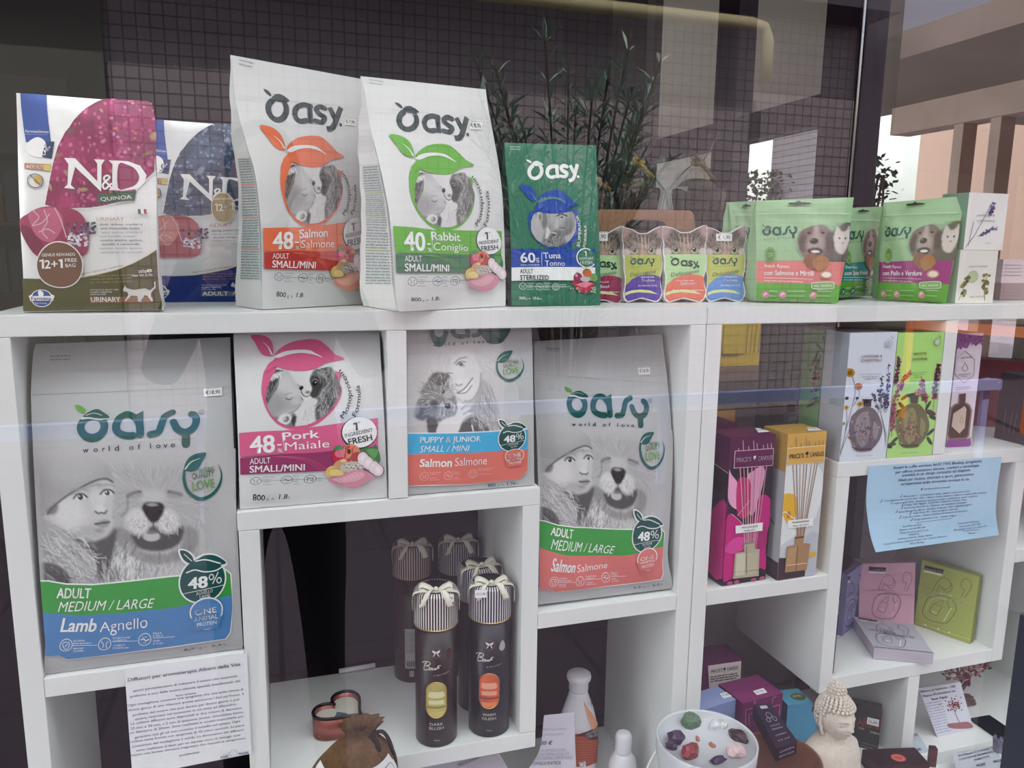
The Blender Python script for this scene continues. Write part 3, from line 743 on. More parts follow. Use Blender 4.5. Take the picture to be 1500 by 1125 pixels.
sticker(t, sal, [(505, 173), (521, 174), (520, 185), (504, 183)], '€ 7,90')
# pork
Lp = [(351.6, 746.5), (350.8, 725), (348.3, 640), (345.2, 566), (343, 520), (342, 492), (341, 470), (340.5, 466)]
Rp = [(567, 729), (566.6, 705), (563.6, 630), (560, 564), (557.5, 520), (556, 491), (555, 473), (554.5, 469)]
Yp = [.010, .008, .012, .022, .034, .046, .075, .12]
prk = Surf(E_(Lp, Rp, Yp, (-.1, XF - .002, ZE + .0005, 1.383)), 0.007, wrinkle=0.0006, seed=11)
t = rootof('pet_food_pouch', 'white food pouch with a pink leaf, Pork Maiale, in the compartment under the top board', 'pet food', G_SMALL, prk, ZE)
pouch(t, prk, [.09, .09, .085, .07, .05, .035, .014, .004], (0, 1, 0), '#dddfdf', oasy_small(rab, prk, '#d9658f', '#9a3f6a', '48', 'Pork', 'Maiale', False, 0.985))
def lovepup_photo(w=190, h=130):
    """child in a knitted hat beside a laughing golden dog, grey print"""
    q = lambda x, y: ((x - 50) / 1430, (y - 80) / 960); Q = lambda *P: [q(*a) for a in P]
    p = Pix(w, h, .735)
    e = lambda x, y, rx, ry, c, a=1., s=.4, r=0: p.ell(*q(x, y), rx / 1430, ry / 960, c, a, s, r)
    e(900, 480, 420, 430, .68, 1, .7)                                               # dog head
    p.hair(420, *q(900, 430), .27, .36, lambda x, y: math.degrees(math.atan2((y - .36), (x - .59))) if y < .5 else 95, .055, [.8, .58, .74, .62], .004, 22, .45, seed=1)
    p.hair(260, *q(980, 900), .3, .16, 95, .07, [.82, .52, .74, .9], .005, 22, .55, seed=3)
    p.hair(200, *q(660, 880), .09, .18, 105, .08, [.86, .74, .5, .92], .006, 18, .65, seed=4)
    p.poly(Q((560, 640), (720, 660), (760, 790), (900, 830), (1060, 780), (1110, 620), (1200, 700), (1130, 840), (900, 900), (700, 840)), .42, .55, 3)
    p.poly(Q((700, 650), (790, 640), (900, 610), (1010, 640), (1090, 620), (1060, 740), (950, 800), (820, 800), (740, 760)), .3, 1, 2)   # open mouth
    e(850, 695, 62, 36, .74, 1, .3); e(850, 660, 50, 20, .4, .8)
    e(755, 590, 85, 92, .82, 1, .4); e(970, 585, 85, 88, .8, 1, .4); e(865, 560, 60, 60, .76, .8, .6); e(870, 420, 90, 60, .78, .7, .7)
    p.hair(80, *q(760, 600), .05, .08, 120, .03, [.9, .66], .004, 25, .5, seed=6); p.hair(80, *q(975, 590), .05, .08, 60, .03, [.9, .66], .004, 25, .5, seed=7)
    p.poly(Q((790, 500), (810, 455), (875, 445), (940, 460), (948, 510), (910, 575), (870, 600), (830, 575)), .13, 1, 1); e(862, 468, 40, 12, .62, .9, .7)
    e(822, 520, 14, 16, .04, .9); e(915, 520, 14, 16, .04, .9); p.line(Q((868, 590), (865, 640)), .008, .3)
    for k in range(30):
        x, y = (770, 610) if k % 2 else (965, 600)
        e(x + RNG.normal(0, 34), y + RNG.normal(0, 28), 4, 4, .5, .8)
    p.line(Q((690, 410), (735, 385), (780, 375)), .016, .3, .8); p.line(Q((985, 372), (1030, 382), (1075, 395)), .016, .32, .8); e(740, 400, 60, 26, .55, .5); e(1030, 395, 60, 26, .55, .5)
    p.line(Q((690, 420), (680, 510), (640, 550)), .012, .5, .6)
    # child
    p.poly(Q((120, 540), (190, 470), (330, 370), (470, 300), (570, 300), (590, 400), (575, 520), (580, 620), (510, 700), (410, 725), (300, 690), (190, 600)), .76, 1, 1)
    e(280, 540, 110, 110, .84, .9, .8); e(430, 350, 110, 45, .7, .6, .8); e(420, 660, 110, 40, .66, .7, .8); e(470, 440, 40, 80, .82, .7, .8); e(510, 430, 22, 50, .84, .6, .8)
    p.poly(Q((300, 690), (410, 725), (520, 700), (600, 640), (580, 800), (520, 950), (440, 940), (360, 800)), .34, 1, 2)           # shade under chin
    p.poly(Q((40, 250), (70, 150), (200, 90), (420, 100), (560, 200), (590, 300), (540, 282), (460, 300), (330, 370), (190, 475), (130, 548), (40, 560)), .64, 1, 1)   # hat
    e(280, 200, 220, 130, .72, .7, .9); p.noise(.01, 0)
    p.line(Q((130, 548), (190, 478), (330, 373), (460, 303), (540, 286), (588, 306)), .010, .36); p.line(Q((300, 405), (410, 348), (500, 320)), .012, .52, .5)
    p.poly(Q((125, 520), (205, 470), (190, 540), (140, 550)), .36, .8, 2)
    for x, y, r in ((362, 422, 1.0), (548, 388, .9)):
        e(x, y, 44 * r, 22 * r, .86, 1, .3, -12); e(x, y, 19 * r, 20 * r, .18, 1, .3); e(x - 7, y - 6, 5, 5, .95)
        p.line(Q((x - 48, y + 10), (x - 20, y - 20), (x + 20, y - 22), (x + 46, y)), .009, .25); p.line(Q((x - 60, y - 48), (x, y - 62), (x + 50, y - 50)), .014, .6, .6)
    e(495, 505, 36, 30, .84, .9, .5); p.line(Q((460, 520), (480, 534), (500, 528), (525, 532), (538, 515)), .010, .42)
    p.poly(Q((455, 605), (490, 585), (530, 572), (555, 590), (540, 625), (490, 630)), .6, 1, 1); p.line(Q((455, 607), (500, 600), (555, 592)), .009, .3); e(480, 650, 30, 14, .55, .6)
    p.poly(Q((40, 590), (150, 610), (250, 660), (350, 760), (450, 900), (440, 1060), (220, 1060), (40, 1060)), .66, 1, 2)          # fur collar
    p.hair(300, *q(230, 830), .15, .22, 40, .06, [.86, .5, .76, .6], .005, 35, .6, seed=9)
    p.poly(Q((40, 900), (160, 890), (250, 980), (240, 1080), (40, 1080)), .36, 1, 2); p.hair(60, *q(140, 990), .07, .08, 60, .06, [.62, .25], .005, 40, .5, seed=10)
    p.hair(60, *q(520, 920), .05, .1, 80, .06, [.72, .3], .006, 20, .5, seed=12)
    X, Y = p.X, p.Y
    p.fade((X - .80) / .2, .735); p.fade((.16 - Y) / .16 * 1.2, .735); p.fade((.03 - X) / .03, .735)
    return p.noise(.015, 0).A
LOVE = lovepup_photo()
def girl_photo(w=130, h=120):
    q = lambda x, y: ((x - 40) / 1000, (y - 160) / 930); Q = lambda *P: [q(*a) for a in P]
    p = Pix(w, h, .77)
    e = lambda x, y, rx, ry, c, a=1., s=.4, r=0: p.ell(*q(x, y), rx / 1000, ry / 930, c, a, s, r)
    e(520, 400, 330, 230, .8, .9, .6); p.hair(140, *q(640, 300), .3, .2, lambda x, y: 150 - x * 140, .16, [.86, .7, .8], .008, 15, .4, seed=1)
    p.poly(Q((760, 560), (840, 560), (960, 760), (1000, 1100), (480, 1100), (700, 800)), .66, .9, 3); p.hair(160, *q(860, 800), .1, .28, 75, .16, [.82, .48, .6, .74], .008, 14, .5, seed=2)
    p.poly(Q((520, 1090), (620, 960), (700, 920), (820, 960), (860, 1100)), .33, 1, 3)
    p.poly(Q((470, 380), (520, 300), (640, 250), (730, 330), (790, 480), (770, 620), (700, 740), (620, 760), (540, 720), (470, 640), (440, 520)), .84, 1, 2)
    e(640, 620, 110, 90, .88, .7, .8); e(560, 450, 60, 60, .88, .7, .8); p.line(Q((790, 480), (775, 620), (700, 745), (620, 765)), .02, .6, .7)
    for x, y in ((580, 392), (440, 505)):
        e(x, y, 40, 20, .5, .8, .6, 25); e(x, y, 15, 16, .2); e(x - 5, y - 5, 4, 4, .95); p.line(Q((x - 50, y + 12), (x, y - 26), (x + 50, y - 22)), .01, .35, .8)
    p.line(Q((515, 385), (560, 340), (640, 320)), .014, .58); p.line(Q((530, 590), (550, 605), (590, 592)), .014, .5); e(560, 560, 26, 40, .9, .6, .8)
    p.poly(Q((540, 680), (620, 630), (700, 530), (690, 610), (620, 670)), .9, 1, 1); p.line(Q((540, 682), (620, 632), (702, 522)), .012, .34); p.line(Q((545, 685), (630, 675), (695, 600)), .012, .5)
    p.poly(Q((250, 540), (330, 480), (420, 520), (460, 620), (520, 720), (530, 880), (420, 960), (260, 960), (180, 840), (170, 680)), .5, 1, 2)     # puppy
    p.poly(Q((160, 740), (230, 760), (240, 900), (190, 960), (110, 920), (120, 820)), .38, 1, 2); p.poly(Q((250, 540), (330, 470), (440, 500), (420, 600), (300, 600)), .36, 1, 2)
    p.hair(240, *q(340, 720), .17, .24, lambda x, y: math.degrees(math.atan2(y - .6, x - .33)), .05, [.74, .32, .62, .24, .84], .006, 25, .6, seed=3)
    e(440, 700, 50, 40, .72, .8, .6); p.hair(90, *q(430, 830), .1, .09, 90, .05, [.9, .72, .6], .006, 45, .6, seed=4)
    e(440, 812, 30, 28, .15, 1, .3); e(432, 800, 8, 6, .6); e(300, 790, 40, 34, .22, .9, .5); e(395, 672, 18, 18, .16); e(390, 668, 5, 5, .8)
    p.poly(Q((230, 920), (330, 950), (340, 1100), (250, 1100)), .3, 1, 2); e(130, 850, 26, 60, .7, .6, .6, 20)
    p.poly(Q((330, 1100), (380, 960), (520, 900), (540, 780), (570, 760), (600, 800), (640, 780), (630, 830), (680, 810), (660, 870), (725, 875), (640, 930), (590, 960), (520, 1100)), .87, 1, 1)   # hand
    for P in (((580, 845), (635, 795)), ((600, 895), (670, 850)), ((620, 930), (700, 890))): p.line(Q(*P), .009, .5, .9)
    p.line(Q((690, 1010), (705, 1060)), .014, .92)
    p.hair(80, *q(760, 930), .08, .1, 60, .08, [.8, .5], .007, 30, .5, seed=6)
    X, Y = p.X, p.Y
    p.fade((.14 - Y) / .14, .79); p.fade((.05 - X) / .05, .77); p.fade((X - .86) / .14, .77)
    return p.noise(.015, 0).A
GIRL = girl_photo()
def logo_big(a, P, k):
    g = '#0c544f'
    a.ring(P(275, 270), 103 / k, 91 / k, 66 / k, g, n=44)
    a.line([P(630, 347), P(570, 348), P(500, 320), (P(480, 262)), P(520, 185), P(600, 165), P(670, 215), P(690, 270), P(692, 340)], 66 / k, g, 6)
    a.poly([P(640, 170), P(720, 130), P(722, 230), P(660, 240)], g)
    a.line([P(780, 338), P(850, 318), P(880, 250), P(910, 180), P(975, 142)], 62 / k, g, 6)
    a.line([P(985, 228), P(1020, 290), P(1090, 320), P(1160, 280), P(1185, 215), P(1170, 170), P(1145, 158)], 62 / k, g, 6); a.line([P(1095, 320), P(1095, 420)], 72 / k, g)
    a.up()
    a.poly([P(170, 205), P(230, 150), P(300, 120), P(360, 140), P(428, 188), P(340, 212), P(240, 200)], '#cfd1d0', 4); a.up()
    a.poly([P(190, 180), P(260, 130), P(320, 115), P(370, 142), P(425, 188), P(330, 196), P(250, 185)], g, 4); a.up(); a.line([P(215, 170), P(290, 150), P(360, 170)], 5 / k, '#cfd1d0', 4)
    a.poly([P(125, 80), P(180, 88), P(212, 130), P(195, 150), P(145, 125)], '#5ea646', 4)
    a.ring(P(1234, 143), 19 / k, 19 / k, 4 / k, '#33474a', n=18); a.text('R', P(1227, 152), P(1242, 151), 16 / k, '#33474a')
    x0, x1, y0, y1 = 190, 1000, 497, 447
    for s_, xx in (('w', 190), ('o', 285), ('r', 362), ('l', 418), ('d', 470), ('o', 598), ('f', 672), ('l', 780), ('o', 835), ('v', 897), ('e', 962)):
        w = {'l': 10, 'r': 24, 'f': 26, 'w': 52}.get(s_, 38); y = y0 + (y1 - y0) * (xx - x0) / (x1 - x0)
        a.text(s_, P(xx, y), P(xx + w, y - w * .06), 48 / k, '#22353a', .012)
def quality(a, P, k):
    g = '#1f5f5a'
    a.line([P(1085, 640), P(1078, 730), P(1110, 830), P(1180, 890), P(1250, 900), P(1330, 860), P(1390, 780), P(1408, 690), P(1380, 600)], [x / k for x in (22, 28, 30, 34, 36, 32, 24, 14, 3)], g, 5, cap=False)
    a.poly([P(1080, 640), P(1090, 590), P(1130, 535), P(1190, 505), P(1272, 500), P(1235, 580), P(1200, 640), P(1150, 662), P(1100, 655)], g, 4); a.up()
    a.line([P(1090, 640), P(1140, 580), P(1220, 545)], [x / k for x in (12, 9, 3)], '#cdd0cf', 5)
    l = '#76a957'
    a.text('NATURAL', P(1208, 668), P(1346, 650), 38 / k, '#5f8f52', .008); a.text('QUALITY', P(1152, 728), P(1346, 702), 52 / k, '#5f8f52', .01); a.text('LOVE', P(1155, 830), P(1350, 802), 84 / k, l, .016)
def apple48(a, P, k, l1, l2, col2):
    d = '#14505a' if False else '#17504c'; w = '#e9eeec'
    a.up(2); a.ell(P(1195, 290), 168 / k, 172 / k, w, n=40); a.poly([P(1022, 70), P(1080, 70), P(1135, 110), P(1140, 160), P(1110, 185), P(1050, 150)], w, 4); a.poly([P(1130, 150), P(1200, 100), P(1290, 100), P(1370, 160), P(1330, 200), P(1200, 220)], w, 4); a.up()
    a.ell(P(1195, 290), 157 / k, 160 / k, d, n=40)
    a.poly([P(1035, 78), P(1080, 80), P(1122, 115), P(1130, 155), P(1108, 168), P(1062, 140)], d, 4); a.line([P(1065, 100), P(1120, 150)], 5 / k, w, z=a.z + 1)
    a.poly([P(1145, 155), P(1205, 110), P(1290, 112), P(1362, 160), P(1310, 175), P(1220, 148)], d, 4); a.up()
    a.line([P(1082, 232), P(1140, 212), P(1210, 225), P(1290, 215), P(1350, 178)], 9 / k, w, 5); a.line([P(1145, 150), P(1220, 140), P(1320, 165)], 9 / k, w, 5)
    a.text('48', P(1092, 348), P(1232, 332), 80 / k, w, .03); a.ring(P(1258, 262), 15 / k, 19 / k, 7 / k, w, n=16); a.ring(P(1312, 285), 15 / k, 19 / k, 7 / k, w, n=16); a.line([P(1268, 308), P(1305, 228)], 7 / k, w)
    a.line([P(1052, 382), P(1345, 318)], 4 / k, w, cap=False); a.text(l1, P(1152, 392), P(1268, 368), 24 / k, w, .008); a.text(l2, P(1176, 414), P(1250, 402), 24 / k, w, .008)
    a.up(); a.ell(P(1222, 500), 116 / k, 88 / k, w, n=36); a.up(); a.ell(P(1222, 500), 107 / k, 79 / k, col2, n=36)
    a.poly([P(1100, 540), P(1140, 640), P(1300, 620), P(1345, 520), P(1300, 560), P(1150, 580)], col2); a.up()
    a.text('ONE', P(1142, 535), P(1296, 508), 48 / k, w, .004); a.text('ANIMAL', P(1138, 576), P(1306, 550), 30 / k, w, .004); a.text('PROTEIN', P(1158, 612), P(1295, 590), 26 / k, w)
def oasy_large(ref, dst, band2, eng, ita, l1, l2):
    a = Art(ref, dst); z1 = lambda x, y: (90 + x / 6, 580 + y / 6); z3 = lambda x, y: (50 + x / 4.839, 790 + y / 4.839); z2 = lambda x, y: (40 + x / 4.839, 640 + y / 4.839)
    a.text('RICHIUDIBILE', (74, 523), (104, 522), 2.2, '#3d474a'); a.text('RESEALABLE', (74, 528), (103, 527), 2.2, '#3d474a')
    a.line([(47, 578), (343, 566)], .8, '#a9acab', cap=False); a.line([(47, 545), (343, 533)], .6, '#b4b6b5', cap=False)
    a.grid([z2(40, 80), z2(1475, 80), z2(1485, 1040), z2(95, 1040)], LOVE); a.up()
    logo_big(a, z1, 6); quality(a, z1, 6); a.up()
    w = '#eef1ef'
    a.poly([z3(38, 288), z3(100, 286), z3(230, 308), z3(420, 312), z3(700, 285), z3(1060, 246), z3(1360, 205), z3(1400, 240), z3(1410, 480), z3(1395, 660), z3(1360, 705), z3(1000, 760), z3(420, 830), z3(240, 850), z3(180, 822), z3(85, 826), z3(60, 660)], w); a.up()
    a.poly([z3(38, 298), z3(100, 296), z3(230, 318), z3(420, 322), z3(700, 295), z3(1060, 256), z3(1355, 214), z3(1390, 245), z3(1402, 390), z3(1000, 480), z3(600, 520), z3(330, 535), z3(50, 516)], '#3b9a42')
    a.poly([z3(50, 516), z3(330, 535), z3(600, 520), z3(1000, 480), z3(1402, 385), z3(1406, 480), z3(1388, 655), z3(1355, 700), z3(1000, 752), z3(420, 826), z3(240, 846), z3(180, 820), z3(85, 824), z3(60, 660)], band2); a.up()
    a.text('ADULT', z3(162, 412), z3(402, 412), 15, w, .018); a.text('MEDIUM / LARGE', z3(172, 510), z3(838, 480), 15, w, -.004, .18)
    a.text(eng, z3(188, 650), z3(438, 650), 19 if eng == 'Lamb' else 17, w, .02); a.text(ita, z3(468, 652), z3(805, 622), 19 if eng == 'Lamb' else 17, w, -.006)
    a.line([z3(275, 748), z3(450, 745)], .7, w, cap=False); a.line([z3(555, 720), z3(735, 715)], .7, w, cap=False); a.line([z3(845, 695), z3(1000, 685)], .7, w, cap=False)
    icon_row(a, [(z3(230, 748), 'S'), (z3(503, 740), 'Y'), (z3(786, 708), 'M')], 9, w, .9)
    for x, y, ls in ((280, 722, ('SISTEMA', 'IMMUNITARIO', '', 'IMMUNE', 'SYSTEM')), (562, 700, ('DIGESTIONE', 'CORRETTA', '', 'CORRECT', 'DIGESTION')), (845, 668, ('PELLE', 'E PELO', '', 'SKIN', '& COAT'))):
        for i, s_ in enumerate(ls):
            if s_: a.text(s_, z3(x, y + i * 18), z3(x + 12 * len(s_), y + i * 18 - 4), 2.6, w, res=1)
    a.text('2,5', z3(1062, 788), z3(1140, 776), 3.2, '#33393c', .01); a.text('kg e', z3(1150, 775), z3(1225, 765), 2.8, '#33393c', -.01); a.text('5.5', z3(1262, 762), z3(1330, 752), 3.6, '#33393c', .014); a.text('lb', z3(1340, 750), z3(1362, 746), 3.2, '#33393c', -.01)
    apple48(a, z3, 4.839, l1, l2, band2)
    return a
G_LARGE = 'large pet food bags'
SILV = '#b9bcbd'
Ll = [(66, 991), (64, 975), (66, 934), (58.7, 837), (51.3, 714), (46.5, 617), (45.5, 568), (49, 514), (52, 504)]
Rl = [(355, 955), (357, 940), (354, 886), (349, 763), (345.5, 666), (343.7, 568), (342.5, 540), (342, 503), (341, 494)]
Rl = [(355, 955), (357, 940), (352.5, 886), (348.5, 790), (345.5, 690), (344, 590), (343.5, 545), (342, 503), (341, 494)]
Yl = [.010, .006, .004, .006, .016, .03, .042, .06, .066]
lamb = Surf(E_(Ll, Rl, Yl, (XA + TH + .001, XC - .0015, ZC + .0005, 1.383)), 0.007, wrinkle=0.0012, seed=21)
t = rootof('pet_food_bag', 'large grey food bag with green and blue bands, Lamb Agnello, at the left', 'pet food', G_LARGE, lamb, ZC)
pouch(t, lamb, [.105, .11, .11, .1, .08, .06, .045, .012, .003], (0, 1, 0), SILV, oasy_large(lamb, lamb, '#4f83b9', 'Lamb', 'Agnello', 'AGNELLO', 'LAMB'))
sticker(t, lamb, [(298, 569), (325, 567), (325.5, 579), (299, 581)], '€18,90')
L2 = [(788.5, 886), (787, 872), (785, 850), (782.5, 780), (781.5, 700), (781, 620), (782, 560), (783, 512), (784, 500)]
R2 = [(984, 862), (984.5, 850), (978, 815), (981, 770), (985, 690), (983, 620), (978, 560), (972, 512), (970, 490)]
Y2 = [.018, .014, .012, .016, .026, .04, .052, .068, .078]
sl2 = Surf(E_(L2, R2, Y2, (XH + TH + .005, XI - .0015, ZC + .0005, 1.383)), 0.007, wrinkle=0.0012, seed=33)
t = rootof('pet_food_bag', 'large grey food bag with green and salmon bands, Salmon Salmone, beside the puppy pouch', 'pet food', G_LARGE, sl2, ZC)
pouch(t, sl2, [.105, .11, .11, .1, .08, .06, .045, .012, .003], (0, 1, 0), SILV, oasy_large(lamb, sl2, '#d97670', 'Salmon', 'Salmone', 'SALMONE', 'SALMON'))
sticker(t, sl2, [(934, 538), (951, 537), (952, 548), (935, 549)], '€18,90')
# puppy pouch
Lq = [(598.4, 725), (597.8, 712), (597.4, 680), (597, 627), (596.2, 560), (595.6, 510), (595.2, 484), (595, 476)]
Rq = [(783.5, 712), (782.4, 700), (782, 658), (781.6, 610), (780.6, 550), (779.4, 500), (778, 478), (777, 472)]
Yq = [.012, .010, .010, .014, .024, .036, .05, .075]
pup = Surf(E_(Lq, Rq, Yq, (XF + TH + .001, XH + TH - .001, ZE + .0005, 1.383)), 0.006, wrinkle=0.0008, seed=41)
def puppy_art(sf):
    a = Art(sf); z1 = lambda x, y: (590 + x / 7.03, 480 + y / 7.03); z2 = lambda x, y: (590 + x / 7.5, 580 + y / 7.5); w = '#eef1ef'
    a.grid([z1(45, 160), z1(1040, 160), z1(1045, 1090), z1(52, 1090)], GIRL); a.up()
    PL = lambda x, y: (634.1 + (x - 190) * .101, 507.9 + (y - 497) * .101 - (x - 190) * .0006)
    logo_big(a, PL, 9.9)
    PQ = lambda x, y: (727.5 + (x - 1078) * .1185, 514 + (y - 500) * .107)
    quality(a, PQ, 9.0)
    a.up(2)
    a.poly([z2(48, 405), z2(560, 402), z2(900, 388), z2(1365, 360), z2(1370, 820), z2(1280, 915), z2(700, 975), z2(60, 990)], w); a.up()
    a.poly([z2(48, 415), z2(560, 412), z2(900, 398), z2(1365, 372), z2(1368, 585), z2(800, 625), z2(50, 645)], '#45b0de')
    a.poly([z2(50, 640), z2(800, 620), z2(1368, 580), z2(1366, 815), z2(1278, 910), z2(700, 970), z2(60, 985)], '#df7566'); a.up()
    a.text('PUPPY & JUNIOR', z2(185, 515), z2(852, 500), 8.6, w, .012); a.text('SMALL / MINI', z2(180, 620), z2(712, 605), 9.6, w, -.006, .18)
    a.text('Salmon', z2(180, 778), z2(532, 778), 12.5, w, .02); a.text('Salmone', z2(568, 770), z2(915, 752), 12, w, -.008)
    icon_row(a, [(z2(232, 885), 'Y'), (z2(495, 878), 'M'), (z2(765, 858), 'S')], 6.2, '#f3c4bb', .6)
    for x, y, ls in ((290, 848, ('DIGESTIONE', 'CORRETTA', '', 'CORRECT', 'DIGESTION')), (556, 845, ('PELLE', 'E PELO', '', 'SKIN', '& COAT')), (822, 805, ('ANTIOSSIDANTI', 'E VITAMINE', '', 'ANTIOXIDANTS', ''))):
        for i, s_ in enumerate(ls):
            if s_: a.text(s_, z2(x, y + i * 20), z2(x + 12 * len(s_), y + i * 20 - 3), 1.7, '#f3c4bb', res=1)
    b = '#2b3436'
    a.text('800', z2(930, 998), z2(1015, 990), 4, b, .014); a.text('g e', z2(1030, 988), z2(1110, 980), 3.2, b, -.01); a.text('1.76', z2(1142, 980), z2(1238, 972), 4, b, .014); a.text('lb', z2(1245, 972), z2(1270, 970), 3.4, b, -.01)
    apple48(a, lambda x, y: (749.3 + (x - 1195) * .1215, 641.5 + (y - 290) * .1215), 8.2, 'SALMONE', 'SALMON', '#df7566')
    return a
t = rootof('pet_food_pouch', 'grey food pouch with a girl hugging a puppy, Puppy & Junior, blue band', 'pet food', G_SMALL, pup, ZE)
pouch(t, pup, [.085, .09, .085, .075, .055, .035, .02, .004], (0, 1, 0), '#bdc0c0', puppy_art(pup))
# ================================================================ REST OF THE TOP SHELF
def inpoly(X, Y, P):
    m = np.zeros(X.shape, bool); n = len(P)
    for i in range(n):
        (x0, y0), (x1, y1) = P[i], P[(i + 1) % n]
        if y0 != y1: m ^= ((Y >= min(y0, y1)) & (Y < max(y0, y1)) & (X < x0 + (Y - y0) * (x1 - x0) / (y1 - y0)))
    return m
def berry_photo(cols, bits, w=120, h=130, r=.016, n=1500, seed=1):
    p = Pix(w, h, cols[0]); g = random.Random(seed)
    for _ in range(60): p.ell(g.random(), g.random(), .1, .1, g.choice(cols[:3]), .6, .8)
    for _ in range(n // 3):
        x, y = g.random(), g.random(); i0, i1 = max(0, int((x - .05) * w)), int((x + .05) * w) + 1
        p.ell(x, y, r * g.uniform(.6, 1.2), r * g.uniform(.6, 1.2), g.choice(cols), .75, .5)
    for _ in range(26): x, y = g.random(), g.random(); p.ell(x, y, .03 * g.random() + .01, .04 * g.random() + .01, g.choice(bits), .7, .6, g.uniform(0, 90))
    return p.noise(.04, 0).A
QUIN = berry_photo(['#8d1f55', '#b0386f', '#6d1843', '#c75b8a', '#a02a60', '#d27aa0'], ['#c98a4a', '#8d7a3a', '#6c4a55', '#b5a06a'], n=1300)
OCEA = berry_photo(['#31425c', '#4b6380', '#22324a', '#7189a3', '#566f8c', '#8299b0'], ['#22303f', '#8fa2b4'], n=1400, r=.014, seed=4)
def nd_art(ref, dst, tex, sash, word, gold, text, badge=True):
    a = Art(ref, dst); n1 = lambda x, y: (20 + x / 6.618, 130 + y / 6.618); n2 = lambda x, y: (20 + x / 6.522, 290 + y / 6.522); w = '#f1f1ef'
    blue = '#2a4f9e'
    a.poly([n1(65, 28), n1(320, 42), n1(325, 200), n1(345, 380), n1(362, 515), n1(300, 520), n1(120, 520), n1(95, 360), n1(75, 180)], blue); a.up()
    a.poly([n1(230, 470), n1(310, 520), n1(312, 640), n1(245, 672), n1(150, 630), n1(118, 575), n1(130, 530)], w, 3); a.poly([n1(312, 515), n1(395, 512), n1(370, 680), n1(272, 665)], '#28305e'); a.up()
    a.ell(n1(330, 590), 2, 3, '#8f94c0'); a.ell(n1(350, 570), 1.2, 1.6, '#c3c6dc')
    a.text('FarminaGenius', n1(118, 425), n1(342, 432), 3.6, w); a.text('www.farmina.com', n1(120, 446), n1(330, 452), 1.8, '#a9b8d8', res=1)
    a.poly([n1(105, 722), n1(365, 732), n1(360, 805), n1(108, 778)], '#b98865'); a.up(); a.poly([n1(290, 740), n1(365, 734), n1(360, 803), n1(296, 790)], '#d9c36a'); a.text('ADULT', n1(122, 772), n1(292, 780), 5, w, .01)
    a.ring(n1(212, 892), 11.5, 10, 1.1, '#4b4b48'); a.ell(n1(235, 880), 6, 6, '#c9a35a'); a.up(); a.line([n1(160, 835), n1(268, 945)], 1, '#4b4b48')
    a.arc('WITHOUT ANCESTRAL GRAIN', n1(212, 892), 14.2, 195, 345, 1.9, '#55554f')
    P = [n2(298, 75), n1(330, 990), n1(378, 740), n1(430, 560), n1(500, 420), n1(580, 310), n1(700, 190), n1(800, 130), n1(875, 98), n1(1310, 128), n1(1345, 165), n1(1362, 300), n1(1380, 630), n1(1372, 810), n1(1285, 892), n1(1190, 990), n2(1150, 30), n2(1000, 48), n2(850, 85), n2(700, 105), n2(520, 105), n2(400, 92)]
    x0, x1, y0, y1 = min(p[0] for p in P), max(p[0] for p in P), min(p[1] for p in P), max(p[1] for p in P)
    h, wd, _ = tex.shape; yy, xx = np.mgrid[y0:y1:h * 1j, x0:x1:wd * 1j]
    a.grid([(x0, y0), (x1, y0), (x1, y1), (x0, y1)], tex, inpoly(xx, yy, P)); a.up(); a.line(P + [P[0]], 1.3, w, cap=False)
    # N & D
    for Q in ([(495, 675), (600, 678), (815, 900), (815, 730), (785, 688), (888, 692), (856, 740), (852, 1002), (600, 760), (558, 935), (600, 975), (492, 965), (528, 930), (535, 735)],
              [(925, 698), (1110, 706), (1230, 750), (1292, 840), (1270, 920), (1190, 975), (1080, 992), (925, 985), (958, 950), (962, 735)]):
        a.poly([n1(*q) for q in Q], w)
    a.up(); hole = [(1020, 738), (1100, 738), (1180, 780), (1222, 860), (1190, 930), (1110, 965), (1015, 965)]
    a.poly([n1(*q) for q in hole], sash[1], 3)
    a.line([n1(945, 955), n1(880, 880), n1(905, 845), n1(935, 865), n1(870, 930), n1(890, 975), n1(950, 925)], 2.8, w, 4)
    a.poly([n1(825, 1020), n1(1195, 990), n1(1175, 1090), n1(808, 1108)], sash[0]); a.text(word, n1(850, 1092), n1(1150, 1068), 5.6, w, .01)
    a.up()
    # meat and herbs
    m1, m2, m3 = (('#9c2f58', '#c2607f', '#7d1f46') if gold == '#4c4a1c' else ('#a84049', '#cf8276', '#7e2530'))
    a.poly([n2(60, 225), n2(150, 150), n2(260, 95), n2(420, 85), n2(600, 120), n2(700, 240), n2(720, 480), n2(640, 560), n2(420, 570), n2(230, 560), n2(100, 380)], m1, 4); a.up()
    a.poly([n2(150, 150), n2(280, 100), n2(420, 110), n2(480, 250), n2(380, 420), n2(240, 380), n2(170, 260)], m2, 4); a.poly([n2(80, 260), n2(170, 300), n2(300, 470), n2(220, 540), n2(110, 390)], m3, 4); a.up()
    for q in (((200, 130), (250, 190), (190, 260)), ((300, 120), (330, 230), (280, 320), (330, 390)), ((190, 270), (280, 240), (350, 160)), ((400, 100), (460, 220), (510, 380)), ((250, 330), (330, 300), (400, 340))): a.line([n2(*x) for x in q], 1.6, '#dfb3c4', 4)
    g = random.Random(3)
    for k in range(46): x, y = 520 + g.random() * 270, 240 + g.random() * 100; a.ell(n2(x, y), 2.2, 1.7, g.choice(['#43304f', '#6b4a74', '#35283f', '#7a6a8f']), n=7)
    for k in range(40): x, y = 530 + g.random() * 190, 340 + g.random() * 120; a.ell(n2(x, y), 2.6, 1.8, g.choice(['#d9d9e4', '#b9bccd', '#eeeef2', '#9a9aa6']), n=7)
    a.up()
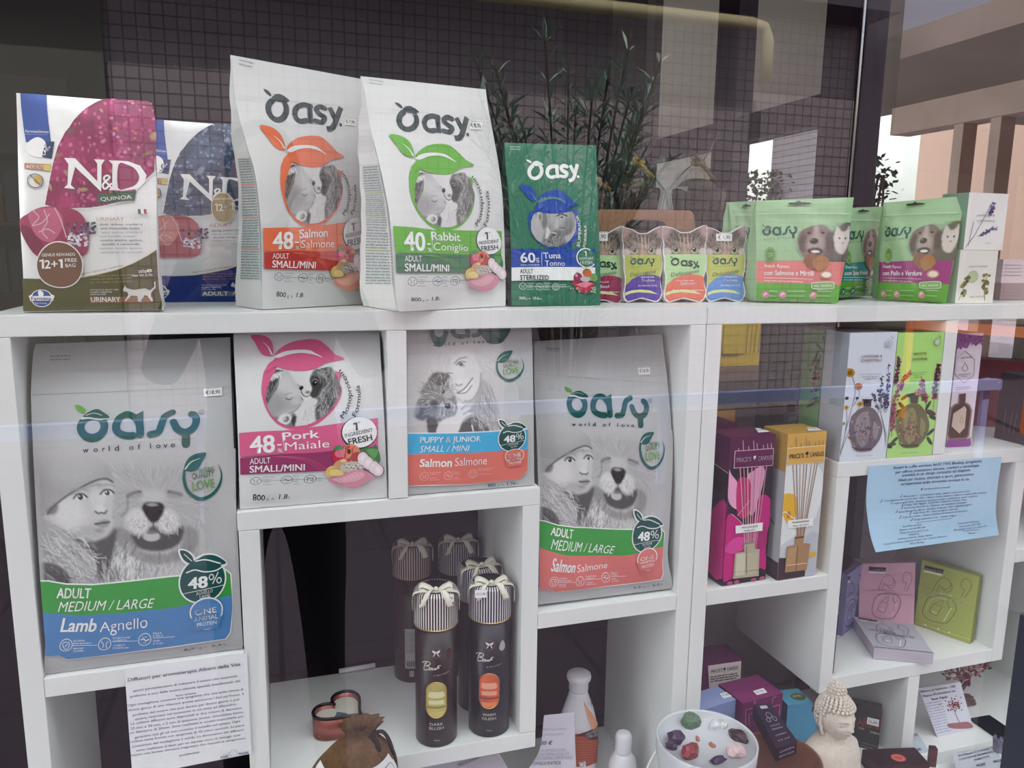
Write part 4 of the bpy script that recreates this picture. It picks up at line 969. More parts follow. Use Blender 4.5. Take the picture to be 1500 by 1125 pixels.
    # text block
    a.text('URINARY' if gold == '#4c4a1c' else 'ADULT', n2(802, 222), n2(1062, 222), 5.5, '#c9836a', -.004)
    for i, (l, b) in enumerate(text):
        y = 268 + i * 38; a.text(l, n2(830 + (i % 3) * 10, y), n2(min(1240, 830 + 19 * len(l)), y - 4), 3.4, '#44484c' if b else '#8a8d90', .008 if b else 0, res=2)
    for i, c in enumerate(('#2f5b49', '#f4f4f2', '#a8324a')): a.poly([n2(1190 + i * 28, 110), n2(1218 + i * 28, 112), n2(1222 + i * 28, 158), n2(1196 + i * 28, 154)], c)
    # bottom
    B = [(92, 772), (220, 775), (420, 778), (650, 762), (820, 730), (1000, 685), (1150, 625), (1290, 550), (1372, 495), (1395, 880), (1440, 1000), (1420, 1070), (900, 1080), (380, 1080), (100, 1085)]
    a.poly([n2(*q) for q in B], gold); a.up(); a.line([n2(*q) for q in B[2:9]], 1, '#e7d9b0', cap=False)
    a.text('Nutrition System for Carnivores', n2(640, 742), n2(1050, 655), 3.2, '#6d6a58', res=1)
    for y in range(3): a.text('FORMULA FELINE · NO GRAIN · LOW GLYCEMIC'[y * 6:], n2(740, 755 + y * 32), n2(1140, 745 + y * 30), 2, '#b7a07a', res=1)
    a.text('300g', n2(1200, 722), n2(1275, 712), 4.2, w); a.text('e', n2(1278, 715), n2(1330, 708), 6.5, w, .016); a.text('Net Wt 0.7lb', n2(1140, 755), n2(1335, 748), 3.2, w)
    for i, l in enumerate(('100% ADULT & ADULT CATS', 'ALLEINFUTTERMITTEL', 'CHATS ADULTES')): a.text(l, n2(738, 888 + i * 22), n2(1010 - i * 60, 886 + i * 22), 2, w, res=1)
    a.poly([n2(738, 950), n2(1340, 945), n2(1335, 1000), n2(738, 1005)], '#94643e' if gold == '#4c4a1c' else '#6a7688'); a.up(); a.text('URINARY' if gold == '#4c4a1c' else 'ADULT', n2(750, 996), n2(1030, 994), 7.2, w, .014)
    cat = [(1050, 880), (1072, 840), (1085, 862), (1110, 872), (1160, 880), (1260, 866), (1310, 885), (1350, 850), (1348, 805), (1360, 800), (1362, 860), (1320, 905), (1318, 940), (1340, 985), (1322, 990), (1285, 940), (1260, 930), (1220, 985), (1240, 1000), (1195, 990), (1190, 940), (1130, 935), (1080, 990), (1068, 988), (1105, 925), (1090, 900), (1058, 895)]
    a.poly([n2(*q) for q in cat], '#d9d6d2'); a.up()
    a.poly([n2(155, 940), n2(180, 925), n2(380, 925), n2(402, 940), n2(385, 990), n2(175, 990)], w); a.ell(n2(278, 960), 15.5, 14.5, w); a.up(); a.ell(n2(278, 960), 14, 13, '#27509c'); a.up()
    a.poly([n2(165, 940), n2(392, 940), n2(385, 985), n2(172, 985)], w); a.text('Farmina', n2(182, 980), n2(372, 980), 5.4, '#27406e', .012); a.text('Pet Foods', n2(220, 1016), n2(330, 1016), 2.6, w); a.ell(n2(265, 910), 3, 4, w); a.ell(n2(285, 918), 2, 3, w)
    if badge:
        nd_badge(a, n2, '#6f4a34')
    return a
def nd_badge(a, n2, col):
    w = '#f1f1ef'
    a.up(); a.ell(n2(452, 645), 34, 31.5, w, n=40); a.up(); a.ell(n2(452, 645), 32.4, 30, col, n=40); a.up()
    a.arc('GENIUS REWARDS', n2(452, 690), 26, 135, 45, 3.6, w, .006) if False else a.text('GENIUS REWARDS', n2(282, 565), n2(600, 558), 4.6, w)
    a.line([n2(262, 610), n2(292, 594), n2(296, 680)], 3, w, cap=False); a.text('2+', n2(312, 680), n2(436, 676), 13, w, .014); a.line([n2(446, 606), n2(470, 590), n2(474, 674)], 3, w, cap=False); a.text('FREE', n2(505, 618), n2(618, 614), 5.4, w); a.text('BAG', n2(510, 668), n2(605, 664), 5.4, w)
M_foil = mat('printed_foil', '#ffffff', 0.24, 0.25, vcol=True, bump=0.12, bscale=20, spec=0.4)
G_CAT = 'cat food pouches on the top shelf'
ndq = Surf(E_([(34.8, 457), (34.8, 430), (33.5, 395), (30, 335), (27, 260), (25.5, 190), (23.8, 136)], [(240, 454), (236, 430), (232, 385), (229.7, 335), (229, 270), (226, 190), (222, 151)],
                  [(.03, .02), (.03, .02), (.034, .024), (.04, .03), (.05, .042), (.062, .056), (.07, .066)]), 0.009, wrinkle=.0008, seed=51)
t = rootof('cat_food_pouch', 'white cat food pouch with raspberry red panel and gold base, leftmost on the top shelf', 'pet food', G_CAT, ndq, ZA)
TQ = [('duck, quinoa, cranberry', 1), ('and chamomile recipe', 1), ('ente, quinoa, cranberry', 0), ('und kamille rezept', 0), ('ricetta anatra, quinoa,', 1), ('mirtillo e camomilla', 1), ('recette canard, quinoa,', 0), ('canneberge et camomille', 0)]
pouch(t, ndq, [.07, .072, .066, .05, .032, .014, .002], (-.08, 1, 0), '#e9eae8', nd_art(ndq, ndq, QUIN, ('#42614c', '#8d2a58'), 'QUINOA', '#4c4a1c', TQ), m=M_foil)
ndo = Surf(E_([(208, 445), (207, 420), (206, 385), (204, 330), (202, 265), (201, 215), (200.5, 173)], [(388, 443), (386, 420), (383, 380), (381, 330), (380, 275), (378, 220), (376, 186)],
                  [.225, .225, .23, .236, .246, .256, .262]), 0.009, wrinkle=.0008, seed=52)
t = rootof('cat_food_pouch', 'white and blue cat food pouch half hidden behind the red panelled pouch', 'pet food', G_CAT, ndo, ZA)
ao = nd_art(ndq, ndo, OCEA, ('#2c3f74', '#42586f'), 'OCEAN', '#16307c', [('herring, pumpkin and orange', 1), ('hering, kürbis und orange', 0), ('ricetta aringa, zucca', 1), ('recette hareng', 0)], badge=False)
ab = Art(ndo, ndo); ab.z = 14; nd_badge(ab, lambda x, y: (327 + (x - 452) / 12.2, 305 + (y - 645) / 12.2), '#9a8750') if False else None
ab.ell((327, 305), 17.5, 23, '#efe6c9', n=36); ab.up(); ab.ell((327, 305), 16.4, 21.6, '#a38f57', n=36); ab.up(); ab.line([(315, 301), (318, 299), (318.5, 310)], 1.6, '#f4f1e6', cap=False); ab.text('2+', (321, 310), (336, 309), 10, '#f4f1e6', .012); ab.line([(338, 300), (341, 298), (341.5, 309)], 1.6, '#f4f1e6', cap=False); ab.text('GENIUS REWARDS', (314, 294), (342, 293), 3, '#f4f1e6', res=1)
ao.F += [tuple(i + len(ao.V) for i in f) for f in ab.F]; ao.V += ab.V; ao.C += ab.C
pouch(t, ndo, [.03, .03, .028, .022, .016, .01, .002], (-.05, 1, 0), '#dfe1e2', ao, m=M_foil)

# ---- green tuna pouch
def man_cat_photo(w=80, h=66):
    p = Pix(w, h, .72)
    p.poly([(.1, .0), (.95, .0), (.95, .4), (.85, .62), (.5, .75), (.3, .6), (.2, .35)], .62, 1, 1).ell(.62, .25, .22, .2, .68, 1, .7).ell(.82, .45, .12, .2, .5, .7, .7)
    p.poly([(.1, -.02), (.95, -.02), (.9, .06), (.6, .04), (.3, .12), (.2, .1)], .2, 1, 1)
    p.ell(.19, .2, .06, .13, .74, 1, .3).ell(.2, .22, .03, .08, .45, .9, .5).poly([(.25, .1), (.33, .12), (.34, .4), (.26, .5)], .4, .7, 2)
    p.line([(.55, .2), (.66, .15), (.78, .2)], .03, .25).ell(.67, .235, .035, .02, .12, 1, .4).ell(.72, .225, .01, .01, .9)
    p.poly([(.56, .25), (.6, .46), (.54, .52), (.5, .5)], .76, .8, 1).line([(.62, .5), (.74, .52)], .02, .35)
    p.poly([(.25, .78), (.34, .5), (.4, .46), (.42, .62), (.52, .56), (.72, .58), (.88, .52), (.86, .66), (.72, .76), (.8, 1.02), (.3, 1.02)], .5, 1, 1)
    p.hair(130, .52, .8, .24, .2, 100, .07, [.75, .25, .6, .35], .01, 40, .7, seed=3); p.poly([(.33, .52), (.36, .48), (.41, .6), (.35, .78), (.31, .74)], .86, .9, 1)
    p.ell(.5, .68, .04, .025, .15, 1, .4).ell(.38, .86, .02, .02, .2).line([(.44, .62), (.54, .66)], .02, .85)
    return p.noise(.03, 0).A
tun = Surf(E_([(749, 448), (748.5, 430), (748.5, 380), (747.5, 335), (745, 287), (741, 249), (739.3, 222), (738.7, 209)], [(879, 447), (879.5, 430), (879.3, 393), (877.5, 340), (875.8, 300), (874.7, 260), (873.9, 230), (873.3, 213)],
                  [(.058, .066), (.056, .064), (.06, .068), (.066, .074), (.076, .084), (.086, .094), (.092, .1), (.095, .103)]), 0.006, wrinkle=.0005, seed=61)
def tuna_art(sf):
    a = Art(sf); u1 = lambda x, y: (735 + x / 9, 205 + y / 9); u2 = lambda x, y: (735 + x / 8.333, 320 + y / 8.333); w = '#eef2ef'; b = '#2c4ea8'
    a.text('RICHIUDIBILE', u1(112, 100), u1(245, 103), 1.6, w); a.text('RESEALABLE', u1(112, 130), u1(245, 133), 1.6, w)
    L = lambda x, y: u1(320 + (x - 150) * .768 + 0, 262 + (y - 170) * .80 - (x - 150) * .10)
    logo_small(a, L, w, 11.2); a.up()
    K = lambda x, y: u1(225 + (x - 75) * .752, 603 + (y - 568) * .80 - (x - 75) * .042)
    c = [u2(330, -60), u2(325, 60), u2(350, 160), u2(420, 270), u2(540, 350), u2(680, 372), u2(830, 345), u2(910, 240), u2(940, 100), u2(925, -40), u2(905, -100), u2(600, -130), u2(400, -100)]
    a.poly(c, b, 5); a.up()
    img = man_cat_photo(); h, wd, _ = img.shape; yy, xx = np.mgrid[0:1:h * 1j, 0:1:wd * 1j]
    m = (((xx - .5) / .5) ** 2 + ((yy - .42) / .58) ** 2 < 1) & (yy > .03 + .1 * np.sin(np.clip(xx, 0, 1) * PI))
    a.grid([u2(345, -118), u2(912, -118), u2(912, 352), u2(345, 352)], img, m); a.up(2)
    leafmark(a, K, b, '#5f8f88'); a.up()
    a.poly([u2(112, 372), u2(480, 378), u2(800, 374), u2(1135, 372), u2(1135, 600), u2(115, 600)], b); a.poly([u2(112, 602), u2(1132, 600), u2(1130, 762), u2(112, 764)], w); a.up()
    a.text('60', u2(222, 540), u2(405, 540), 16.5, w, .016); a.text('%', u2(412, 540), u2(452, 540), 4.5, w, .01); a.text('ANIMAL INGREDIENTS', u2(220, 580), u2(452, 580), 2.2, w); a.line([u2(480, 412), u2(482, 582)], .6, w, cap=False); a.line([u2(415, 490), u2(445, 490)], 1.1, w)
    a.text('Tuna', u2(500, 490), u2(715, 490), 8.6, w, .016); a.text('Tonno', u2(522, 582), u2(762, 582), 8.6, w, -.004)
    k = '#1d2426'; a.text('ADULT', u2(216, 672), u2(372, 672), 6.6, k); a.text('STERILIZED', u2(216, 752), u2(565, 752), 7.2, k, .014)
    a.arc('SUPERIOR', u2(440, 130), 66, -20, 20, 4.8, w, .012); a.arc('FORMULA', u2(440, 130), 75, -17, 6, 4, w)
    a.poly([u2(905, 480), u2(935, 410), u2(1022, 372), u2(1110, 410), u2(1140, 490), u2(1110, 570), u2(1022, 610), u2(935, 565)], '#3f7a62', 4); a.up(); a.ring(u2(1022, 490), 13.6, 14, 1.4, w, 60, 330); a.line([u2(1002, 415), u2(1018, 406), u2(1020, 465)], 1.8, w, cap=False); a.text('INGREDIENT', u2(938, 508), u2(1112, 505), 3.6, w); a.text('FRESH', u2(950, 565), u2(1095, 560), 5, w, .012)
    icon_row(a, [(u2(250, 832), 'Y'), (u2(452, 838), 'M'), (u2(650, 838), 'S')], 5.2, w, .55); a.line([u2(295, 832), u2(830, 835)], .35, w, cap=False)
    for x, n in ((300, 4), (500, 4), (697, 2)):
        for i in range(n): a.text(('DIGESTIONE', 'CORRETTA', 'CORRECT', 'DIGESTION')[i], u2(x, 800 + i * 25 + (20 if n == 2 else 0)), u2(x + 76, 800 + i * 25 + (20 if n == 2 else 0)), 1.7, w, res=1)
    a.up(2)
    a.ell(u2(1030, 665), 6.5, 5.8, '#d0673c'); a.ell(u2(1112, 725), 5.6, 6, '#7ba05a'); a.ell(u2(920, 725), 6.4, 7, '#8f2d50'); a.poly([u2(880, 690), u2(905, 655), u2(930, 690)], '#8a3a5c'); a.up()
    a.ell(u2(1005, 745), 7, 4, '#c3b9b9'); a.ell(u2(890, 790), 5, 4, '#9c2c44'); a.ell(u2(900, 700), 2, 2.4, '#d78aa6'); a.poly([u2(990, 630), u2(1030, 615), u2(1070, 630), u2(1030, 640)], '#4f8a50')
    a.up(); a.poly([u2(885, 812), u2(1000, 770), u2(1110, 795), u2(1115, 840), u2(1010, 918), u2(900, 870)], '#b53450'); a.up(); a.poly([u2(885, 812), u2(1000, 770), u2(1110, 795), u2(1000, 850)], '#dd8090')
    g = random.Random(2)
    for k_ in range(22): a.ell(u2(g.choice([845, 880, 920, 1080, 1120]) + g.uniform(-20, 20), g.uniform(830, 905)), 1, .8, g.choice(['#e7dcc0', '#c7cf9a', '#efe9dc']), n=6)
    a.text('300', u2(198, 992), u2(275, 992), 4.2, w, .012); a.text('g e', u2(280, 992), u2(335, 990), 3, w); a.text('10.6', u2(368, 992), u2(440, 992), 4.2, w, .012); a.text('oz', u2(445, 992), u2(470, 992), 3, w)
    return a
t = rootof('pet_food_pouch', 'dark green food pouch with a blue leaf, Tuna Tonno, on the top shelf', 'pet food', G_SMALL, tun, ZA)
pouch(t, tun, [.055, .055, .05, .042, .032, .02, .008, .002], (-.03, 1, 0), '#3f7a62', tuna_art(tun), gcol='#2c5a48')  # gusset green is darkened to paint in the shadow on the pouch side

# ---- cardboard carrier behind the cat pouches
def plate(name, pts, th, m, root, holes=()):
    """flat card of thickness th cut to an outline (3D points in one plane)"""
    P = [Vector(p) for p in pts]; n = (P[1] - P[0]).cross(P[2] - P[0]).normalized()
    if n.y > 0: n = -n
    loops = [P] + [[Vector(p) for p in h] for h in holes]; V = [p for l in loops for p in l]; T = tessellate_polygon(loops); N = len(V)
    F = [tuple(t) for t in T]; allv = V + [p - n * th for p in V]; F2 = [tuple(i + N for i in reversed(t)) for t in T]; b = 0; S_ = []
    for l in loops:
        k = len(l)
        for i in range(k): j = (i + 1) % k; S_.append((b + i, b + j, b + j + N, b + i + N))
        b += k
    me = mesh(name, allv, F + F2 + S_); bm = bmesh.new(); bm.from_mesh(me); bmesh.ops.recalc_face_normals(bm, faces=bm.faces); bm.to_mesh(me); bm.free()
    return link(name, me, m, root)
M_kraft = mat('brown_kraft_card', '#9a7358', 0.85, vary=0.06, bscale=90)
cr = thing('card_carrier', 'brown cardboard carrier with a cut out handle behind the cat face pouches', 'carrier', tuple(aY(950, 440, .19)))
yb = .185
out = [aY(874, 430, yb), aY(874, 310, yb), aY(880, 306.5, yb)] + [aY(1008 + 9 * math.sin(t), 317 - 9 * math.cos(t), yb) for t in (0, .4, .8, 1.2, 1.57)] + [aY(1019, 340, yb), aY(1019, 430, yb)]
hole = [aY(x, y, yb) for x, y in ((916, 342), (916, 330), (919, 324), (926, 322), (966, 323), (973, 325), (976, 331), (976, 342))]
plate('handle_panel', out, .002, M_kraft, cr, [hole])
z0 = ZA; a0 = out[0]; a1 = out[-1]
box('tray', (a0.x, yb - .03, z0), (a1.x, yb - .0005, z0 + .018), mat('dark_card', '#2a211e', .9), cr); box('tray', (a0.x, yb + .0025, z0), (a1.x, yb + .033, z0 + .03), M_kraft, cr)

# ---- die-cut cat face pouches
def cat_face(w=76, h=62):
    p = Pix(w, h, '#7c6a64', asp=.72); E = p.ell
    E(.02, .12, .22, .4, '#9c7d78', 1, .5); E(.98, .12, .22, .4, '#9c7d78', 1, .5); E(.06, .2, .1, .2, '#b79a97', .8, .7); E(.94, .2, .1, .2, '#b79a97', .8, .7)
    E(.5, .55, .42, .5, '#5d544e', 1, .35); E(.5, .75, .3, .4, '#8b7a6c', .9, .8); E(.5, .9, .1, .4, '#b59c8a', .9, .8)
    for x, d in ((.5, 0), (.42, -.02), (.58, .02), (.34, -.05), (.66, .05), (.26, -.08), (.74, .08)): p.line([(x, .62 - abs(d) * 2), (x + d, .3)], .035, '#26221f', .85)
    for x in (.46, .54, .38, .62): p.line([(x, .7), (x, .42)], .02, '#b8a392', .7)
    p.hair(120, .5, .6, .42, .4, lambda x, y: -90 + (x - .5) * 120, .08, ['#2e2926', '#a89888', '#6e6259', '#c8b8a8'], .012, 20, .5, seed=2)
    for x in (.28, .69):
        E(x, .83, .085, .13, '#cfc6b4', 1, .3); E(x, .83, .066, .1, '#7d8a5e', 1, .3); E(x, .83, .034, .09, '#141414', 1, .3); E(x - .015, .79, .012, .02, '#ffffff'); p.line([(x - .1, .86), (x, .7), (x + .09, .8)], .02, '#1d1a18', .8)
    E(.08, .9, .11, .13, '#c9bcb6', 1, .4); E(.9, .9, .11, .13, '#c9bcb6', 1, .4)
    return p.noise(.05, 0).A
CATF = cat_face()
OUTL = [(358, 115), (400, 118), (480, 140), (560, 185), (620, 192), (690, 180), (755, 142), (820, 110), (872, 98), (880, 190), (872, 280), (850, 350), (856, 450), (870, 560), (862, 660), (836, 760), (850, 850), (870, 940), (842, 1020), (790, 1058), (720, 1042), (610, 1012), (500, 1040), (430, 1060), (382, 1020), (372, 950), (388, 860), (392, 740), (376, 640), (378, 540), (364, 440), (370, 330), (354, 260), (354, 180)]
def diecut(root, a, outline, depth, m, name):
    """puffy sachet cut to an outline: printed front, rim and back"""
    sf = a.dst; P = [a.M(p) for p in outline]; n = len(P)
    fr = [sf.p(x / sf.W, y / sf.H, 0) for x, y in P]; d = -sf.n0 * depth; T = tessellate_polygon([[Vector((x, y, 0)) for x, y in P]])
    V = fr + [q + d for q in fr]; F = [(i, (i + 1) % n, (i + 1) % n + n, i + n) for i in range(n)] + [tuple(i + n for i in t) for t in T]
    printed(name, [(a.V, a.F, a.C), (V, F, '#c9ccca')], m, root, smooth=False)
def cat_pouch(x0, x1, y0, y1, Y, bg, band, lines, label, star, big=True, rim='#eceeea'):
    sf = Surf([(aY(x0, y1, Y), aY(x1, y1, Y)), (aY(x0, y0, Y + .014), aY(x1, y0, Y + .014))], .004)
    Q = lambda x, y: (x0 + (x - 354) / 526 * (x1 - x0), y0 + (y - 98) / 964 * (y1 - y0))
    a = Art(sf, maxlen=.012); ol = [(q[0], q[1]) for q in catmull([Q(*p) for p in OUTL], 3, True)]
    a.poly(ol, rim); a.up()
    h, w, _ = CATF.shape; P = [Q(*p) for p in OUTL]; yy, xx = np.mgrid[Q(0, 100)[1]:Q(0, 465)[1]:h * 1j, x0:x1:w * 1j]
    a.grid([(x0, Q(0, 100)[1]), (x1, Q(0, 100)[1]), (x1, Q(0, 465)[1]), (x0, Q(0, 465)[1])], CATF, inpoly(xx, yy, ol)); a.up()
    a.line(ol + [ol[0]], .9, '#f3f3f0', cap=False)
    body = [(388, 462), (870, 462), (860, 560), (852, 660), (828, 758), (842, 850), (858, 940), (834, 1012), (790, 1046), (720, 1030), (610, 1000), (500, 1028), (430, 1048), (392, 1012), (384, 950), (398, 860), (402, 740), (386, 640), (388, 540)]
    a.poly([Q(*p) for p in body], bg); a.up()
    a.poly([Q(*p) for p in [(398, 850), (480, 770), (560, 730), (660, 710), (760, 715), (836, 740), (842, 850), (858, 940), (834, 1012), (790, 1046), (720, 1030), (610, 1000), (500, 1028), (430, 1048), (392, 1012), (384, 950)]], band); a.up()
    a.poly([Q(*p) for p in [(390, 940), (480, 910), (600, 900), (720, 915), (812, 960), (700, 945), (560, 935), (460, 950), (388, 980)]], '#d8e09a')
    k = '#22443a'
    if big: logo_big(a, lambda x, y: Q(455 + (x - 140) * .29, 488 + (y - 80) * .33), 30)
    else: logo_small(a, lambda x, y: Q(440 + (x - 150) * .37, 490 + (y - 170) * .32), k, 26)
    a.up()
    scr = [(445, 715), (470, 700), (500, 705), (490, 745), (450, 750), (470, 690)]
    a.text('Delicatesse', Q(448, 742), Q(775, 690), 5.6, '#3d5a38', 0, .3)
    for i, (s_, X0, X1, y, hh, b) in enumerate(lines): a.text(s_, Q(X0, y), Q(X1, y - (X1 - X0) * .01), hh, '#f4eef4', b, res=2)
    t = thing('cat_food_sachet', label, 'pet food', tuple((sf.L[0] + sf.R[0]) / 2), 'cat face sachets on the top shelf')
    diecut(t, a, ol, .012, M_gloss, 'sachet_body')
    return t, sf, Q
LB = lambda a, b, c: [(a, 590, 755, 755, 2.4, 0), (b, 595, 765, 800, 4, .01), (c, 555, 795, 862, 2.4, 0)]
t, sf, Q = cat_pouch(853, 914, 331, 445.5, .135, '#b5dba0', '#9a1f4f', [('Fine Paté with', 520, 680, 800, 2.4, 0), ('Beef', 570, 690, 862, 4.2, .014), ('Paté fine con Manzo', 440, 810, 925, 2.6, 0)], 'cat face sachet with a crimson band, Beef, next to the dark green pouch', 0, False)
sticker(t, sf, [Q(445, 170), Q(670, 170), Q(670, 285), Q(445, 285)], '€ 1,90')
cat_pouch(911, 971, 331.5, 442.8, .122, '#b5bf5a', '#5a3fa0', LB('PATÉ FINE CON', 'Tacchino', 'Fine Paté with Turkey'), 'cat face sachet with a purple band, Tacchino, in front of the carrier handle', 0)
cat_pouch(970, 1035.5, 330, 443, .118, '#b9dba0', '#e0745c', [('Fine Paté with', 520, 720, 800, 2.4, 0), ('Salmon', 560, 730, 842, 4.2, .012), ('Paté fine con Salmone', 470, 830, 922, 2.8, 0)], 'cat face sachet with an orange band, Salmon, third from the left', 0, False)
t, sf, Q = cat_pouch(1031.5, 1092.5, 331, 442.5, .126, '#c3c768', '#5f93d6', LB('PATÉ FINE CON', 'Merluzzo', 'Fine Paté with Cod'), 'cat face sachet with a light blue band, rightmost of the sachets', 0)
sticker(t, sf, [Q(500, 195), Q(700, 195), Q(700, 290), Q(500, 290)], '€ 1,90')

# ---- treat pouches
def dog_photo(w=60, h=56, bg='#8db08a'):
    p = Pix(w, h, bg); E = p.ell
    p.poly([(.66, .25), (1.05, .0), (1.05, 1.05), (.5, 1.05), (.55, .7)], '#5a4c46', .9, 2)
    p.poly([(.04, .5), (.12, .2), (.32, .06), (.55, .12), (.68, .4), (.62, .75), (.45, .95), (.2, .98), (.1, .8)], '#7a6860', 1, 1)
    p.hair(70, .35, .5, .28, .4, 90, .09, ['#5b4a44', '#9b8880', '#463a36'], .014, 25, .5, seed=1)
    E(.14, .55, .09, .22, '#54443e', 1, .4); E(.62, .5, .09, .24, '#54443e', 1, .4); E(.36, .58, .16, .26, '#a8988e', 1, .6); E(.36, .3, .05, .24, '#b5a69c', .8, .7)
    E(.33, .5, .075, .075, '#2c2022', 1, .3); E(.3, .47, .02, .015, '#8d8284'); E(.24, .3, .03, .03, '#221a18'); E(.48, .29, .03, .03, '#221a18')
    p.poly([(.22, .72), (.36, .66), (.5, .72), (.44, .84), (.28, .84)], '#2b2022', 1, 1); E(.37, .76, .08, .035, '#e9e2dc', 1, .4)
    p.poly([(.7, .3), (.76, .12), (.84, .25), (.93, .22), (.98, .1), (1.0, .5), (.9, .8), (.76, .75), (.7, .55)], '#cfc6be', 1, 1); E(.8, .42, .02, .03, '#3a4a3a'); E(.92, .42, .02, .03, '#3a4a3a'); E(.87, .54, .02, .02, '#a8746c')
    return p.noise(.04, 0).A
DOG = dog_photo()
def treat(rows, label, band, w1, w2, w3, D, ddir, base='#9cc093', seed=0, ref=None):
    sf = Surf(rows, .012, wrinkle=.0014, seed=seed); ref = ref or sf; a = Art(ref, sf, maxlen=.009); P = lambda x, y: (1095 + x / 6.819, 285 + y / 6.819); w = '#f2f1ee'
    a.poly([P(90, 665), P(970, 672), P(930, 905), P(88, 880)], band); a.poly([P(88, 875), P(935, 900), P(905, 1088), P(500, 1082), P(85, 1062)], '#57a32f'); a.up()
    h, wd, _ = DOG.shape; yy, xx = np.mgrid[0:1:h * 1j, 0:1:wd * 1j]; m = ((xx - .5) ** 2 / .27 + (yy - .55) ** 2 / .25 < 1) | (xx > .7)
    a.grid([P(470, 280), P(1030, 280), P(985, 675), P(470, 665)], DOG, m); a.up()
    logo_big(a, lambda x, y: P(140 + (x - 125) * .325, 298 + (y - 80) * .38), 21)
    a.ell(P(225, 600), 8, 11, '#5f8f45'); a.up(); a.ring(P(225, 600), 7, 9.6, .6, '#b8d09a'); a.text('QUALITY', P(190, 598), P(262, 598), 2, '#cfe0b8', res=1); a.text('LOVE', P(200, 622), P(250, 622), 2.4, '#cfe0b8', res=1)
    a.text(w1, P(162, 725), P(410, 735), 4.4, w); a.text(w2, P(162, 805), P(655, 812), 7, w, .012); a.text(w3, P(162, 865), P(545, 880), 2.6, w, res=1)
    a.line([P(162, 832), P(650, 848)], .5, w, cap=False); a.up()
    for c, s_, q in ((('#8a5634'), 1, [(555, 650), (640, 580), (730, 650), (640, 750)]), ('#a9713f', 1, [(640, 660), (760, 610), (812, 700), (690, 770)])): a.poly([P(*k) for k in q], c, 2); a.up()
    a.ell(P(778, 802), 9.5, 6, '#c98f70'); a.up(); a.ell(P(780, 802), 7, 4, '#ecdcd0')
    a.poly([P(640, 880), P(845, 872), P(852, 920), P(840, 942), P(645, 940), P(632, 905)], '#7fb05e', 3); a.up(); a.line([P(645, 882), P(840, 876), P(852, 910), P(838, 942), P(648, 940), P(634, 908)], .7, w, 3, True); a.text('60 g', P(655, 922), P(705, 920), 2.6, w); a.text('SNACK', P(725, 922), P(830, 918), 2.6, w)
    for x, c in ((172, '#c8848a'), (342, '#d28fa0'), (645, '#d08a94')): a.ell(P(x, 1000 + x * .02), 5.6, 5.6, c if band != '#008a84' else '#16706c'); a.up(); a.line([P(x - 14, 1010), P(x, 985), P(x + 14, 995)], 1.2, w)
    for x0_, x1_ in ((205, 290), (385, 570), (685, 830)):
        for k in range(4): a.line([P(x0_, 965 + k * 24), P(x1_ - k * 6, 968 + k * 24)], .5, '#2f6a20' if k % 2 else '#cfe8b4', cap=False)
    a.poly([P(410, 85), P(470, 82), P(500, 65), P(530, 80), P(612, 85), P(612, 100), P(410, 104)], '#1f2a22', 2)
    a.line([P(95, 195), P(1000, 195)], .8, '#bfd6b4', cap=False); a.line([P(95, 210), P(1000, 212)], .6, '#86aa80', cap=False); a.line([P(95, 160), P(1010, 150)], .4, '#86aa80', cap=False)
    t = thing('dog_treat_pouch', label, 'pet food', tuple((sf.L[0] + sf.R[0]) / 2 + Vector((0, .015, 0))), 'green dog treat pouches')
    pouch(t, sf, D, ddir, base, a, m=M_gloss); return t, sf
R4 = lambda L, R, Y: E_(L, R, Y)
_, tr1 = treat(R4([(1107.5, 440.5), (1107, 420), (1108, 370), (1107, 325), (1107.5, 294)], [(1227.7, 444), (1230, 425), (1239, 375), (1246, 325), (1250.7, 289)], [(.09, .05), (.088, .048), (.094, .056), (.104, .07), (.11, .08)]),
      'large green treat pouch with a salmon pink band, in front of the teal banded one', '#dd7c76', 'Snack Ripieni', 'con Salmone e Mirtilli', 'treats with salmon and blueberry', [.05, .05, .04, .022, .003], (.2, .97, 0), seed=71)
treat(R4([(1226, 437), (1226, 420), (1228, 370), (1230, 325), (1230, 305)], [(1275.5, 432), (1277, 420), (1285, 370), (1292, 325), (1294.5, 302.5)], [(.125, .215), (.123, .213), (.128, .218), (.134, .224), (.14, .23)]),
      'green treat pouch with a teal band, turned sideways between two others', '#008a84', 'Snack Ripieni', 'con Spesa fresca', 'treats with fish', [.035, .035, .03, .018, .003], (-.6, .8, 0), seed=72, ref=tr1)
treat(R4([(1067, 438), (1066, 420), (1070, 370), (1071, 325), (1066, 296)], [(1106, 434), (1108, 420), (1111, 370), (1113, 325), (1114, 294)], [(.155, .225), (.153, .223), (.158, .228), (.166, .236), (.172, .242)]),
      'green treat pouch with a red band, partly behind the light blue cat sachet', '#b8423f', 'Snack Ripieni', 'con Manzo', 'treats with beef', [.03, .03, .025, .015, .003], (-.6, .8, 0), seed=73, ref=tr1)
treat(R4([(1286.5, 438), (1286, 420), (1289, 370), (1293, 325), (1294.5, 297)], [(1386, 444), (1389, 425), (1399, 370), (1408, 320), (1413, 287)], [(.125, .02), (.123, .018), (.126, .024), (.134, .034), (.14, .042)]),
      'green treat pouch with a purple band, Pollo e Verdure, leaning by the lavender boxes', '#9c2f7a', 'Snack Ripieni', 'con Pollo e Verdure', 'treats with chicken and vegetables', [.04, .04, .032, .018, .003], (.45, .9, 0), seed=74, ref=tr1)

